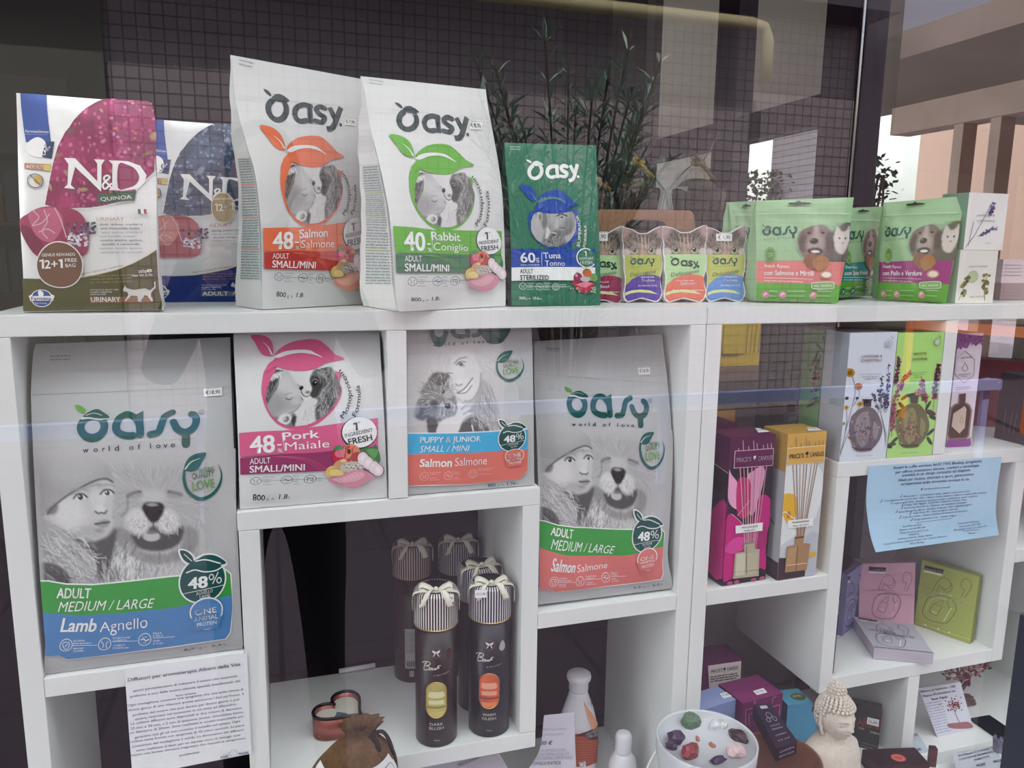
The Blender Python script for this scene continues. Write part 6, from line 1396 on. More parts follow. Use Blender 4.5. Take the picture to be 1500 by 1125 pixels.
for s_, x0, y0, x1, y1, h in (('Scopri le cuffie wireless Air32 TWS Bluebay, progettate', 540, 235, 1188, 185, 4), ('per offrire prestazioni elevate, comfort e tecnologia', 556, 268, 1168, 216, 4), ('avanzata in un design compatto ed elegante.', 602, 290, 1106, 250, 4), ('Ideali per musica, chiamate e sport, garantiscono', 578, 326, 1128, 280, 4), ("un'esperienza audio immersiva ovunque tu sia.", 596, 354, 1098, 316, 4),
    ('Caratteristiche principali', 762, 388, 955, 372, 2.8), ('Bluetooth 5.1 - Connessione rapida, stabile e senza interruzioni', 615, 442, 1098, 402, 2.7), ('Cancellazione del rumore Anc + Enc - riduce i rumori esterni e migliora la qualità delle chiamate', 475, 474, 1222, 412, 2.7), ('Impermeabili IPX5 - Resistenti ad acqua e sudore, perfette per sport e palestra', 545, 492, 1156, 438, 2.7), ('Display LED digitale - Controlla la batteria in tempo reale', 622, 504, 1076, 464, 2.7),
    ('Autonomia oltre 20 ore - Ideali per uso quotidiano prolungato', 618, 526, 1080, 484, 2.7), ('Bassa latenza fino 40 ms - Perfette anche per video e gaming leggero', 580, 556, 1114, 500, 2.7), ('Audio Stereo HD - Suono avvolgente e bilanciato', 686, 564, 1014, 532, 2.7), ('Controllo Volume - Gestione semplice direttamente dal dispositivo', 608, 596, 1088, 544, 2.7), ('Design ergonomico in-ear - comodo e leggero', 692, 612, 1006, 578, 2.7),
    ('Specifiche tecniche', 612, 662, 748, 646, 2.6), ('Batteria custodia 300 mAh', 590, 688, 778, 664, 2.6), ('Tempo di ricarica circa 1,5 ore', 588, 710, 796, 686, 2.6), ('Chipset: JL', 655, 722, 730, 712, 2.6), ('Indicatore batteria: display digitale', 575, 754, 826, 722, 2.6), ('Compatibilità: iPhone, Samsung, Huawei e tutti i dispositivi Bluetooth', 470, 792, 936, 730, 2.6), ('Marca: Bluebay', 665, 788, 770, 774, 2.6),
    ('Contenuto confezione', 1015, 640, 1168, 622, 2.6), ('Un auricolare Air32 TWS', 1025, 662, 1180, 642, 2.6), ('Una custodia di ricarica con display LED', 985, 688, 1226, 656, 2.6), ('Un cavo di ricarica', 1050, 694, 1168, 682, 2.6), ('Manuale', 1092, 712, 1142, 706, 2.6)): a.text(s_, B5(x0, y0), B5(x1, y1), h, k, .006 if h > 3 else 0, res=2)
for x, y in ((596, 444), (452, 480), (524, 494), (606, 506), (602, 528), (562, 558), (664, 568), (588, 600), (674, 616)): a.line([B5(x - 6, y - 8), B5(x, y), B5(x + 10, y - 24)], .7, k, cap=False)
a.text('♥', B5(742, 392), B5(754, 391), 3, '#d05a6a'); a.line([B5(712, 628), B5(970, 596)], .4, '#5a6a85', cap=False)
sheet('paper_sign', bs, 'light blue sheet about wireless earphones curling away from the shelf front', '#a9cbe3', a)

# ---- reed diffuser cartons, lower left of the right unit
def price(a, q, txt='€ 9,90'):
    a.up(2); a.poly(q, '#eeeef0'); a.up(); L = lambda u, t: tuple((q[0][i] * (1 - u) + q[1][i] * u) * (1 - t) + (q[3][i] * (1 - u) + q[2][i] * u) * t for i in (0, 1)); a.text(txt, L(.15, .72), L(.85, .72), abs(q[3][1] - q[0][1]) * .42, '#55556a')
def reeds(a, P, xs0, xs1, y0, y1, col, w=1.0):
    for i, (x0, x1) in enumerate(zip(xs0, xs1)): a.line([P(*x0), P(*x1)], w, col[i % len(col)], cap=False)
mg = Carton((1057.4, 858.6), (1121, 848), (1104, 638.5), ZC, depth=.066)
z2_ = lambda x, y: (1035 + x / 8.108, 610 + y / 8.108); z3_ = lambda x, y: (1035 + x / 8.038, 730 + y / 8.038)
PUR = '#571a45'
a = Art(mg.front); a.poly([z2_(300, 535), z2_(800, 495), z3_(690, 950), z3_(180, 1035)], '#221a26'); a.up()
mp = '#c2187a'
a.poly([z2_(245, 620), z2_(300, 700), z2_(370, 800), z2_(400, 1000), z3_(430, 130), z3_(330, 120), z3_(260, 40), z2_(245, 850)], '#e9a4c8', 3); a.poly([z2_(470, 1050), z2_(480, 720), z2_(560, 640), z2_(640, 590), z2_(690, 650), z2_(640, 900), z3_(540, 200)], '#e6a0c6', 3); a.up()
a.poly([z2_(360, 780), z2_(450, 720), z2_(520, 800), z3_(500, 180), z3_(360, 200)], '#c9266e', 3); a.poly([z2_(620, 960), z2_(690, 925), z2_(750, 980), z3_(740, 110), z3_(700, 300), z3_(560, 300), z3_(580, 100)], mp, 3); a.up()
a.poly([z3_(190, 380), z3_(260, 180), z3_(340, 230), z3_(460, 330), z3_(600, 230), z3_(740, 140), z3_(730, 300), z3_(690, 500), z3_(690, 820), z3_(600, 820), z3_(300, 940), z3_(190, 960), z3_(200, 640)], mp, 4); a.up()
a.poly([z3_(200, 600), z3_(300, 480), z3_(400, 450), z3_(480, 500), z3_(420, 600), z3_(300, 650)], '#d8429a', 4); a.poly([z3_(560, 560), z3_(600, 420), z3_(690, 330), z3_(700, 520), z3_(640, 600)], '#a8156a', 4); a.line([z3_(290, 180), z3_(400, 280), z3_(470, 400)], .9, '#ecb0d2', 4); a.line([z3_(360, 200), z3_(430, 110), z2_(500, 1000)], .8, '#ecb0d2', 4)
a.up(); reeds(a, z2_, [(390, 610), (435, 605), (480, 605), (530, 600), (570, 598), (625, 595), (665, 592), (705, 585)], [(470, 1900), (480, 1900), (488, 1900), (496, 1900), (505, 1900), (513, 1900), (520, 1900), (530, 1900)], 0, 0, ['#cf9aa8', '#b98494', '#d9aab4'], 1.5)
for x, y in ((370, 375), (425, 280), (490, 350), (550, 285), (590, 315), (665, 335), (715, 320), (758, 315)): a.line([z2_(x, y), z2_(x + 6, 405)], 1.3, '#c79aa8', cap=False)
a.up(); a.poly([z2_(325, 405), z2_(790, 372), z2_(778, 580), z2_(312, 614)], '#e7b9c8'); a.up(); a.poly([z2_(332, 412), z2_(782, 380), z2_(771, 573), z2_(320, 606)], '#5e1a4a'); a.up()
a.text("PRICE'S", z2_(342, 540), z2_(515, 525), 6.4, '#ecd9df', .01); a.text('CANDLES', z2_(598, 520), z2_(768, 506), 6.4, '#ecd9df', .01); a.ell(z2_(560, 480), 2, 2.4, '#ecd9df'); a.line([z2_(560, 490), z2_(560, 522)], .6, '#ecd9df')
a.poly([z3_(330, 318), z3_(650, 278), z3_(645, 375), z3_(332, 408)], '#efefef'); a.up(); a.text('MAGNOLIA', z3_(400, 350), z3_(592, 328), 3, '#333'); a.text('Magnolia', z3_(428, 384), z3_(552, 368), 2.4, '#333')
a.poly([z3_(428, 520), z3_(540, 505), z3_(560, 590), z3_(612, 590), z3_(600, 905), z3_(300, 940), z3_(325, 640), z3_(430, 620)], '#b4ac92', 1); a.up(); a.poly([z3_(340, 650), z3_(445, 640), z3_(435, 890), z3_(325, 910)], '#cfcab2'); a.poly([z3_(465, 640), z3_(590, 625), z3_(580, 870), z3_(460, 890)], '#bdb59a'); a.line([z3_(455, 560), z3_(458, 880)], 1, '#6d6450'); a.line([z3_(425, 530), z3_(540, 512)], 2.2, '#8d8468', cap=False); a.line([z3_(305, 862), z3_(600, 835)], .8, '#7d745c', cap=False)
for x, y in ((260, 990), (340, 975), (540, 950), (640, 930)): a.ell(z3_(x, y), 4, 2.5, '#b0537a')
al = Art(mg.left); L_ = [pr(p) for p in (mg.c[3], mg.c[0], mg.t[0], mg.t[3])]; lq = lambda u, v: tuple((L_[0][i] * (1 - u) + L_[1][i] * u) * (1 - v) + (L_[3][i] * (1 - u) + L_[2][i] * u) * v for i in (0, 1))
al.poly([lq(0, 0), lq(1, 0), lq(1, .76), lq(0, .8)], '#221a26'); al.up(); al.poly([lq(.1, .1), lq(1, .05), lq(1, .55), lq(.5, .5), lq(.2, .35)], mp, 3); al.line([lq(0, .8), lq(1, .76)], .7, '#e7b9c8', cap=False)
at = Art(mg.top); price(at, [(1106, 628), (1123, 627), (1129, 633), (1111, 634.5)])
mg.build('diffuser_carton', 'plum carton with a pink magnolia picture, standing in front of another plum one', 'box', G_DIFF, PUR, [a, al, at], side=PUR)
mb = Carton(None, None, None, ZC, p0=aZ(1046, 606, ZC + mg.h), p1=aZ(1088.5, 620, ZC + mg.h) + Vector((.0, .0, 0)), depth=.066, h=mg.h)
mb = Carton(None, None, None, ZC, p0=mg.c[3] + Vector((-.012, .006, 0)), p1=mg.c[2] + Vector((-.026, .006, 0)), depth=.066, h=mg.h + .006)
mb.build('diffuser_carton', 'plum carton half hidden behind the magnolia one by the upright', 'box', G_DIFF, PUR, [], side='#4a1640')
fg = Carton((1138.5, 850.5), (1194, 842.2), (1180, 634), ZC, depth=.066); YEL = '#d3a650'
a = Art(fg.front); a.poly([z2_(925, 480), z2_(1405, 460), z3_(1280, 905), z3_(830, 965)], '#c9ccd0'); a.up(); a.poly([z3_(1160, 470), z3_(1310, 420), z3_(1290, 880), z3_(1160, 900)], '#b9bec8', 3)
a.poly([z3_(700, 790), z3_(820, 705), z3_(960, 700), z3_(1160, 850), z3_(1150, 915), z3_(815, 967)], '#3a2a34'); a.poly([z2_(930, 590), z2_(1300, 560), z2_(1380, 760), z2_(1340, 1050), z3_(1200, 330), z3_(860, 560), z3_(835, 700), z3_(840, 300)], '#dfe3e4', 2); a.up()
a.poly([z3_(870, 0), z3_(940, -60), z3_(1050, -20), z3_(1060, 180), z3_(960, 300), z3_(890, 180)], '#e0b020', 4); a.up(); a.ell(z3_(960, 190), 3, 5, '#c77a1e'); a.line([z3_(870, 190), z3_(920, 155), z3_(960, 190)], 1.2, '#f0efe6', 3); a.line([z3_(960, 190), z3_(1020, 230), z3_(1060, 220)], 1.2, '#f0efe6', 3); a.poly([z3_(1200, 640), z3_(1270, 620), z3_(1285, 660), z3_(1220, 700)], '#d9b43a', 3)
reeds(a, z2_, [(1020, 575), (1062, 572), (1105, 570), (1150, 566), (1185, 563), (1240, 558), (1280, 556), (1310, 552)], [(1075, 1500), (1082, 1500), (1090, 1500), (1097, 1500), (1105, 1500), (1113, 1500), (1122, 1500), (1130, 1500)], 0, 0, ['#a88a70', '#8f745c', '#b99a80'], 1.5)
for x, y in ((1000, 350), (1058, 245), (1115, 320), (1178, 248), (1212, 285), (1285, 300), (1332, 285), (1375, 280)): a.line([z2_(x, y), z2_(x + 5, 370)], 1.3, '#a87d3e', cap=False)
a.up(); a.poly([z2_(952, 372), z2_(1400, 335), z2_(1393, 540), z2_(945, 575)], '#f0dcae'); a.up(); a.poly([z2_(960, 380), z2_(1392, 344), z2_(1386, 532), z2_(953, 566)], '#d6a852'); a.up()
a.text("PRICE'S", z2_(972, 500), z2_(1142, 484), 6.6, '#4a3416', .01); a.text('CANDLES', z2_(1215, 475), z2_(1382, 462), 6.6, '#4a3416', .01); a.ell(z2_(1183, 435), 2.2, 2.6, '#2f2a1a'); a.line([z2_(1183, 440), z2_(1183, 480)], .7, '#2f2a1a'); a.line([z2_(1160, 482), z2_(1206, 478)], .5, '#2f2a1a')
a.poly([z3_(948, 258), z3_(1250, 225), z3_(1243, 318), z3_(945, 352)], '#efefef'); a.up(); a.text('FRANGIPANI', z3_(995, 292), z3_(1192, 270), 3, '#333'); a.text('Fleur de Tiaré', z3_(1006, 328), z3_(1188, 306), 2.4, '#333')
a.poly([z3_(1030, 455), z3_(1140, 440), z3_(1130, 520), z3_(1210, 528), z3_(1165, 835), z3_(910, 868), z3_(935, 565), z3_(1035, 545)], '#a8825a', 0); a.up(); a.poly([z3_(950, 580), z3_(1050, 565), z3_(1025, 760), z3_(928, 775)], '#b99468'); a.line([z3_(1062, 560), z3_(1040, 840)], 1, '#6b4a30'); a.line([z3_(925, 785), z3_(1170, 755)], 1.2, '#e0c69c', cap=False); a.line([z3_(1030, 460), z3_(1135, 447)], 2.4, '#6b4630', cap=False)
al = Art(fg.left); L_ = [pr(p) for p in (fg.c[3], fg.c[0], fg.t[0], fg.t[3])]
al.poly([lq(0, .13), lq(1, .12), lq(1, .74), lq(0, .74)], '#a9adb3'); al.poly([lq(0, 0), lq(1, 0), lq(1, .12), lq(0, .13)], '#3a2a34'); al.up(); al.line([lq(.2, .45), lq(.7, .36)], 1.5, '#30302c', 0)
at = Art(fg.top); price(at, [(1181, 627), (1199, 626.5), (1203, 631), (1184, 632)])
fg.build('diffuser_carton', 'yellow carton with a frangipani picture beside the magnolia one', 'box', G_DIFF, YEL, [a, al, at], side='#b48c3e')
yb2 = Carton(None, None, None, ZC, p0=Vector((.765, .17, 0)), p1=Vector((.853, .175, 0)), depth=.06, h=aY(1090, 600.5, .172).z - ZC)
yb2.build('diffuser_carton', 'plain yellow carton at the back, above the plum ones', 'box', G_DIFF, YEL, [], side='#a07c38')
# tall cartons behind: grey back with small print, green side with flowers
gb = Carton(None, None, None, ZE, p0=Vector((.957, .258, 0)), p1=Vector((.957, .126, 0)), depth=.06, h=.228)
a = Art(gb.front); Gp = lambda x, y: (1030 + x / 6.248, 470 + y / 6.248); k = '#3c4040'
a.line([Gp(600, 40), Gp(560, 940)], .6, '#8a8f8c', cap=False)
a.poly([Gp(825, 400), Gp(950, 400), Gp(950, 462), Gp(825, 462)], '#7d827e'); a.up()
for i in range(14): a.line([Gp(830 + i * 9, 402), Gp(830 + i * 9, 458)], .5 if i % 3 else .9, k, cap=False)
a.line([Gp(658, 450), Gp(690, 480), Gp(658, 512), Gp(626, 480), Gp(658, 450)], .6, k); a.text('!', Gp(654, 495), Gp(662, 495), 5, k)
for (x0, x1, y0, n, st) in ((615, 780, 530, 8, 14), (800, 950, 485, 4, 14), (605, 750, 760, 12, 14), (820, 930, 850, 2, 14), (640, 780, 365, 2, 16), (855, 955, 570, 3, 14)): a.para([Gp(x0, y0), Gp(x1, y0), Gp(x1, y0 + n * st), Gp(x0, y0 + n * st)], n, k, .35, x0)
for x, y in ((822, 675), (905, 670), (822, 570)): a.line([Gp(x, y - 24), Gp(x + 22, y + 18), Gp(x - 22, y + 18)], .8, k, closed=True)
for x in (770, 862): a.poly([Gp(x, 762), Gp(x + 78, 758), Gp(x + 74, 832), Gp(x - 2, 838)], '#1b1d1d')
a.poly([Gp(785, 885), Gp(930, 880), Gp(926, 925), Gp(780, 928)], '#8f9592'); a.up(); a.poly([Gp(890, 885), Gp(928, 884), Gp(925, 922), Gp(888, 924)], '#1b1d1d')
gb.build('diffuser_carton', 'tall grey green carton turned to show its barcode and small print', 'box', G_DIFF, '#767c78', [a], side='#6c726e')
gg = Carton(None, None, None, ZE, p0=Vector((.957, .122, 0)), p1=Vector((.957, .068, 0)), depth=.1, h=.2275)
a = Art(gg.front); g = random.Random(6)
for pts in ([(1040, 640), (1065, 520), (1035, 280)], [(1060, 640), (1110, 420), (1140, 150)], [(970, 740), (1050, 700), (1110, 760)], [(1075, 660), (1120, 640)]):
    a.line([Gp(*q) for q in pts], 1.2, '#2b3a2a', 4)
for x, y, r in ((1035, 330, 60), (1085, 260, -30), (1110, 460, -20), (1055, 380, 70), (1000, 760, 30), (1060, 740, -10), (1095, 770, -50), (1115, 200, -60)): a.ell(Gp(x, y), 9, 2.6, '#33482f', r)
for i in range(70): a.ell(Gp(1035 + g.gauss(0, 22), 530 + g.gauss(0, 62)), 1.8, 1.5, g.choice(['#8a4a52', '#b0626a', '#6d3a48']), n=6)
for i in range(16): a.ell(Gp(1100 + g.gauss(0, 14), 545 + g.gauss(0, 30)), 2, 1.6, g.choice(['#b98a4a', '#a8743a']), n=6)
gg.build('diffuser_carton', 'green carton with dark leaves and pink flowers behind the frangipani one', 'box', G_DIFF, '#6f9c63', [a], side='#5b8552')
# lavender and white jasmine cartons on the upper shelf
D5 = lambda x, y: (1210 + x / 5.626, 480 + y / 5.626)
def vase(a, P, c, col1, col2, seed, fl, neck):
    a.up(2); x, y = c; a.poly([P(x - 130, y + 20), P(x - 118, y - 80), P(x - 60, y - 150), P(x - 12, y - 175), P(x + 50, y - 175), P(x + 105, y - 120), P(x + 142, y - 10), P(x + 120, y + 90), P(x + 60, y + 165), P(x + 40, y + 182), P(x - 70, y + 185), P(x - 110, y + 120)], col1, 3); a.up()
    a.poly([P(x - 90, y + 20), P(x - 60, y - 100), P(x + 10, y - 140), P(x + 40, y - 40), P(x + 20, y + 110), P(x - 40, y + 150)], col2, 3); a.poly([P(x + 70, y - 60), P(x + 110, y), P(x + 90, y + 90), P(x + 60, y + 60)], col2, 3)
    a.poly([P(x - 18, y - 235), P(x + 52, y - 235), P(x + 48, y - 180), P(x - 10, y - 180)], neck); a.line([P(x - 22, y - 238), P(x + 58, y - 238)], 1.6, neck); a.up(); g = random.Random(seed)
    for i in range(60): a.ell(P(x - 20 + g.gauss(0, 52), y + 40 + g.gauss(0, 60)), 1.6, 1.6, g.choice(fl), n=6)
    for i in range(8): x0 = x - 70 + i * 18; a.line([P(x0, y + 130), P(x0 + g.uniform(-10, 40), y - 60)], .5, g.choice(fl), 0, cap=False)
    a.line([P(x - 110, y + 150), P(x - 60, y + 170), P(x + 50, y + 165)], 1, neck)
lv = Carton((1229.2, 676.9), (1297.4, 671.4), (1275, 487.2), ZE, depth=.062)
a = Art(lv.front); st = '#6b7480'
for pts in ([(118, 1050), (160, 850), (215, 640), (240, 520), (215, 400), (200, 370)], [(150, 900), (170, 760), (165, 660)], [(220, 650), (270, 560), (265, 490)], [(200, 740), (250, 690), (278, 640)], [(120, 1050), (108, 880), (90, 760)], [(130, 1000), (190, 840), (205, 760)]): a.line([D5(*q) for q in pts], .8, st, 5)
for x, y, r, c1, c2 in ((195, 370, 8, '#cf9a2e', '#8a5a1c'), (265, 485, 6.4, '#d88a3a', '#8a5a2a'), (165, 658, 4.4, '#d8b85a', '#8a6a2c'), (278, 630, 4.8, '#d9b44a', '#8a6a2c'), (170, 580, 3, '#5a6068', '#474c52'), (250, 710, 3, '#cfa052', '#7d6030'), (195, 905, 3.4, '#cdb050', '#8a7a3a'), (140, 790, 3, '#a9b48a', '#6d7a55'), (255, 580, 2.6, '#566070', '#474c52')):
    for k in range(10): q = k * .628; a.ell(D5(x + 5.6 * r * .62 * math.cos(q), y + 5.6 * r * .55 * math.sin(q)), r * .36, r * .3, c1, n=7)
    a.ell(D5(x, y), r * .42, r * .4, c2, z=a.z + 1)
for i, (x0, y0, x1, y1, c) in enumerate(((430, 700, 380, 530, '#3a3a55'), (455, 700, 430, 500, '#4a3f66'), (440, 690, 458, 395, '#3c3a60'), (480, 700, 478, 520, '#6a5a90'), (470, 690, 520, 440, '#7a6aa8'), (490, 700, 515, 290, '#8a80b8'), (500, 690, 500, 560, '#5a4a80'))):
    sprig(a, [D5(x0, y0), D5((x0 + x1) / 2 + 4, (y0 + y1) / 2), D5(x1, y1)], [c, '#54507a', '#3a3a4c'], 30, 2.2, '#8d93a5', i)
for i in range(12): a.line([D5(470 + i * 2, 780 + i * 18), D5(430 + i * 6, 640 + i * 20)], .5, '#8a8fa0', cap=False)
a.up(); vase(a, D5, (318, 830), '#6a6068', '#8d868c', 3, ['#4d3f5e', '#6a5a7a', '#a89a90', '#8f7a80'], '#3a3036')
a.text('LAVENDER &', D5(282, 245), D5(455, 242), 3.8, '#a0866c', .006); a.text('CHAMOMILE', D5(282, 280), D5(455, 276), 3.8, '#b9875c', .006)
for i, s_ in enumerate(('Lavender, Bergamot, Rosemary,', 'Chamomile, Geranium,', 'Vanilla, Musk')): a.text(s_, D5(262 + i * 22, 388 + i * 20), D5(452 - i * 22, 382 + i * 20), 2, '#5a6270', res=1)
a.text('150ml  5.06 fl oz', D5(240, 1060), D5(372, 1054), 2, '#6a7280', res=1); a.ring(D5(508, 130), 5.4, 6.4, .6, '#9aa2ac'); a.ell(D5(508, 130), 3.4, 4.2, '#b9c0c9'); a.line([D5(530, 68), D5(550, 90)], .7, '#5a6270')
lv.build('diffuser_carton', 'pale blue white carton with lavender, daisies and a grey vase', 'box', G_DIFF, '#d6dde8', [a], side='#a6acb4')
wj = Carton((1298.2, 671.4), (1364.6, 666.6), (1345, 487), ZE, depth=.062)
a = Art(wj.front)
for i, (pts, c, n_) in enumerate(([[(500, 980), (530, 820), (560, 620), (610, 480), (690, 355)], ['#b0506a', '#d0788a', '#8a3f58', '#c9a06a'], 110], [[(560, 480), (575, 400), (600, 240)], ['#7a3a66', '#9c4a7a', '#5a3050'], 60], [[(880, 680), (900, 480), (935, 300)], ['#7a2f52', '#9a3f62', '#5a2540'], 90], [[(830, 660), (800, 540), (785, 400)], ['#a85a6a', '#c87a82', '#8a4a58'], 50], [[(720, 570), (770, 520), (840, 600)], ['#d07a52', '#c85a6a', '#e09a6a'], 46], [[(540, 900), (545, 760), (560, 640)], ['#c0587a', '#d88aa0'], 60])):
    sprig(a, [D5(*q) for q in pts], c, n_, 3.2, '#4a5a38', i + 20)
for x, y, r in ((620, 640, -40), (650, 570, 30), (540, 960, 0), (560, 930, 40), (510, 975, -20), (850, 930, -50), (860, 860, 40), (840, 640, 60), (880, 740, -20), (700, 555, 10), (600, 700, 50)): a.ell(D5(x, y), 6.4, 2.6, '#33422c', r)
for x, y in ((620, 700), (860, 700)): a.ell(D5(x, y), 8, 3.6, '#4a3a30', -20)
vase(a, D5, (705, 800), '#6a6a42', '#8a8a58', 9, ['#8a4a52', '#5a5a38', '#a89a5a', '#9a6a5a'], '#4a4436')
a.text('WHITE', D5(712, 226), D5(820, 222), 3.8, '#b08a5c', .006); a.text('JASMINE', D5(700, 268), D5(830, 264), 3.8, '#b08a5c', .006)
for i, s_ in enumerate(('Jasmine, Orange Flower,', 'Ylang Ylang, Tuberose,', 'Musk')): a.text(s_, D5(690 + i * 18, 374 + i * 20), D5(828 - i * 22, 368 + i * 20), 2, '#5f7a42', res=1)
a.text('150ml  5.06 fl oz', D5(620, 1036), D5(748, 1030), 2, '#5f7a42', res=1); a.ring(D5(912, 118), 5.2, 6.4, .6, '#9aa88a'); a.ell(D5(912, 118), 3.6, 4.6, '#c9cfc4'); a.line([D5(925, 62), D5(942, 80)], .7, '#4f5f3a')
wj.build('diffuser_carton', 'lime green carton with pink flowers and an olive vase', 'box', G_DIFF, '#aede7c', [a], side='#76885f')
am = Carton((1386, 655), (1421.8, 653.2), (1422, 488), ZE, depth=.06)
a = Art(am.front); A7 = lambda x, y: (1380 + x / 5.117, 460 + y / 5.117)
a.poly([A7(122, 140), A7(306, 165), A7(298, 205), A7(250, 240), A7(215, 212), A7(185, 258), A7(150, 250), A7(140, 268), A7(125, 250), A7(108, 265)], '#8f4a94'); a.up(); g = random.Random(4)
for i in range(20): x, y = g.uniform(125, 290), g.uniform(150, 225); a.poly([A7(x, y), A7(x + 20, y + g.uniform(-15, 15)), A7(x + g.uniform(0, 15), y + 22)], g.choice(['#7a3a84', '#a868ac', '#6a2f74']))
def hexo(c, w, h, wd, col): x, y = c; a.line([A7(x, y - h), A7(x + w, y - h * .45), A7(x + w - 4, y + h * .5), A7(x - 8, y + h), A7(x - w - 2, y + h * .5), A7(x - w + 4, y - h * .45)], wd, col, closed=True)
hexo((170, 395), 72, 120, .7, '#6a5a66'); a.text('AMETHYST', A7(135, 335), A7(222, 328), 2.4, '#5a4a56'); a.line([A7(170, 365), A7(150, 405), A7(165, 428), A7(190, 415), A7(185, 390), A7(170, 365)], .9, '#a8906a', 4); a.text('OUD PATCHOULI', A7(118, 458), A7(212, 450), 2.2, '#5a4a56'); a.text('MUSK', A7(142, 472), A7(182, 468), 2.2, '#5a4a56'); a.line([A7(95, 552), A7(210, 543)], .6, '#8a7a86', cap=False); a.line([A7(100, 566), A7(208, 556)], .6, '#8a7a86', cap=False)
a.up(); a.poly([A7(125, 598), A7(178, 592), A7(172, 660), A7(205, 680), A7(222, 720), A7(200, 915), A7(180, 935), A7(45, 940), A7(35, 900), A7(62, 700), A7(90, 672), A7(120, 665)], '#8a7258', 0); a.up(); a.poly([A7(130, 602), A7(172, 597), A7(166, 668), A7(195, 690), A7(208, 725), A7(188, 908), A7(170, 924), A7(55, 928), A7(45, 895), A7(72, 710), A7(98, 684), A7(125, 672)], '#4a2a22', 0); a.up(); a.poly([A7(165, 688), A7(178, 712), A7(165, 850), A7(125, 895), A7(66, 840), A7(80, 745)], '#cfbcae'); a.up(); a.line([A7(140, 765), A7(128, 800), A7(145, 815), A7(152, 795), A7(140, 765)], .8, '#a8906a', 3)
a.poly([A7(35, 945), A7(190, 935), A7(205, 920), A7(212, 975), A7(195, 992), A7(25, 1002)], '#8f4a94')
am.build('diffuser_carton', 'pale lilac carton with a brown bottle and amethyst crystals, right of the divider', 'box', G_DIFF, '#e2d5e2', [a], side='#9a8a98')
rb = Carton(None, None, None, ZE, p0=aZ(1413, 622, ZE), p1=aZ(1530, 632, ZE), depth=.05, yt=(1470, 528))
a = Art(rb.front)
for y in (560, 572, 584, 600): a.line([(1462, y), (1472, y + 1)], .7, '#d08a8a', cap=False)
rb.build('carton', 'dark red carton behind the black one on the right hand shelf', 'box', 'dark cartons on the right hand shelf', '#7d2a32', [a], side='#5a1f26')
db = Carton(None, None, None, ZE, p0=aZ(1456, 641, ZE), p1=aZ(1545, 664, ZE), depth=.045, yt=(1480, 547))
a = Art(db.front)
for pts in ([(1470, 630), (1474, 600)], [(1478, 634), (1484, 602)], [(1484, 636), (1490, 606)]): a.line(pts, .6, '#5a5058')
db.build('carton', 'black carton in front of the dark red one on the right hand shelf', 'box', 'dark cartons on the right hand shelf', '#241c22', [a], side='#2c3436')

# ---- earphone boxes
def ear_art(sf, P, k, ink, wt):
    """outlined buds and charging case with slanted words; P maps (x, y) of the pink box zoom"""
    a = Art(sf); a.poly([P(920, 375), P(1108, 385), P(1100, 428), P(918, 420)], '#2a2228'); a.up(); a.text('Ultrapods Max', P(926, 414), P(1098, 418), k * .28, '#e8e4e6', .006, res=2); a.poly([P(918, 424), P(1098, 432), P(1096, 455), P(920, 448)], wt); a.up()
    a.text('FUTURE ART OF', P(940, 640), P(1215, 650), k * .42, wt, .014, .25, res=2); a.text('SOUND & LISTEN', P(1015, 680), P(1385, 700), k * .42, wt, .014, .25, res=2); a.up(2)
    for pts in ([(1020, 640), (1060, 520), (1110, 470), (1165, 480), (1190, 530), (1160, 580), (1110, 575), (1085, 560), (1060, 640)], [(1110, 575), (1150, 610), (1195, 590), (1205, 540), (1180, 500)], [(1285, 500), (1310, 440), (1360, 440), (1390, 490), (1370, 560), (1330, 640)], [(1285, 500), (1300, 540), (1330, 545)], [(1330, 545), (1300, 640)]): a.line([P(*q) for q in pts], k * .07, ink, 4)
    a.line([P(*q) for q in [(950, 860), (985, 720), (1060, 670), (1170, 665), (1240, 700), (1268, 770), (1240, 850), (1190, 930), (1100, 945), (1000, 925)]], k * .09, ink, 5, True); a.line([P(*q) for q in [(980, 850), (1010, 740), (1070, 695), (1160, 690)]], k * .05, wt, 4)
    a.line([P(1010, 840), P(1050, 755), P(1130, 780), P(1085, 880), P(1010, 850)], k * .08, ink); a.line([P(1055, 755), P(1140, 700), P(1120, 770)], k * .06, ink, 3); a.line([P(1180, 700), P(1195, 770), P(1235, 750)], k * .08, ink, 3); a.line([P(1160, 920), P(1225, 760)], k * .12, wt)
    a.text('90', P(1035, 850), P(1085, 862), k * .4, wt, 0, .2); return a
G_EAR = 'earphone boxes in the right hand cube'
E7 = lambda x, y: (1150 + x / 7.5, 780 + y / 7.5)
pk = Carton(None, None, None, ZI, p0=aZ(1257.5, 918, ZI), p1=aZ(1338.5, 915.5, ZI), depth=.03, yt=(1305, 829.5), lean=.12)
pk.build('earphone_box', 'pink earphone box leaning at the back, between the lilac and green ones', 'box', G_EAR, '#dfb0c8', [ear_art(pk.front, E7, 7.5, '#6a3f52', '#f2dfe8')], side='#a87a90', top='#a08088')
gn = Carton(None, None, None, ZI, p0=aZ(1339, 914, ZI), p1=aZ(1421, 943.5, ZI), depth=.018, yt=(1390, 834), lean=.05)
GQ = lambda x, y: tuple(np.array([1348.7, 826.]) + (np.array([1437.7, 843.]) - np.array([1348.7, 826.])) * ((x - 880) / 590) + (np.array([1339., 914.]) - np.array([1348.7, 826.])) * ((y - 370) / 640))
a = ear_art(gn.front, GQ, 7.5, '#4a5220', '#e2e8b8'); a.line([(1342, 912), (1426, 938)], .7, '#c9d08a', cap=False)
for x, y in ((1356, 915), (1375, 921), (1391, 926)): a.ell((x, y), 1.2, 1.4, '#e8ecc8')
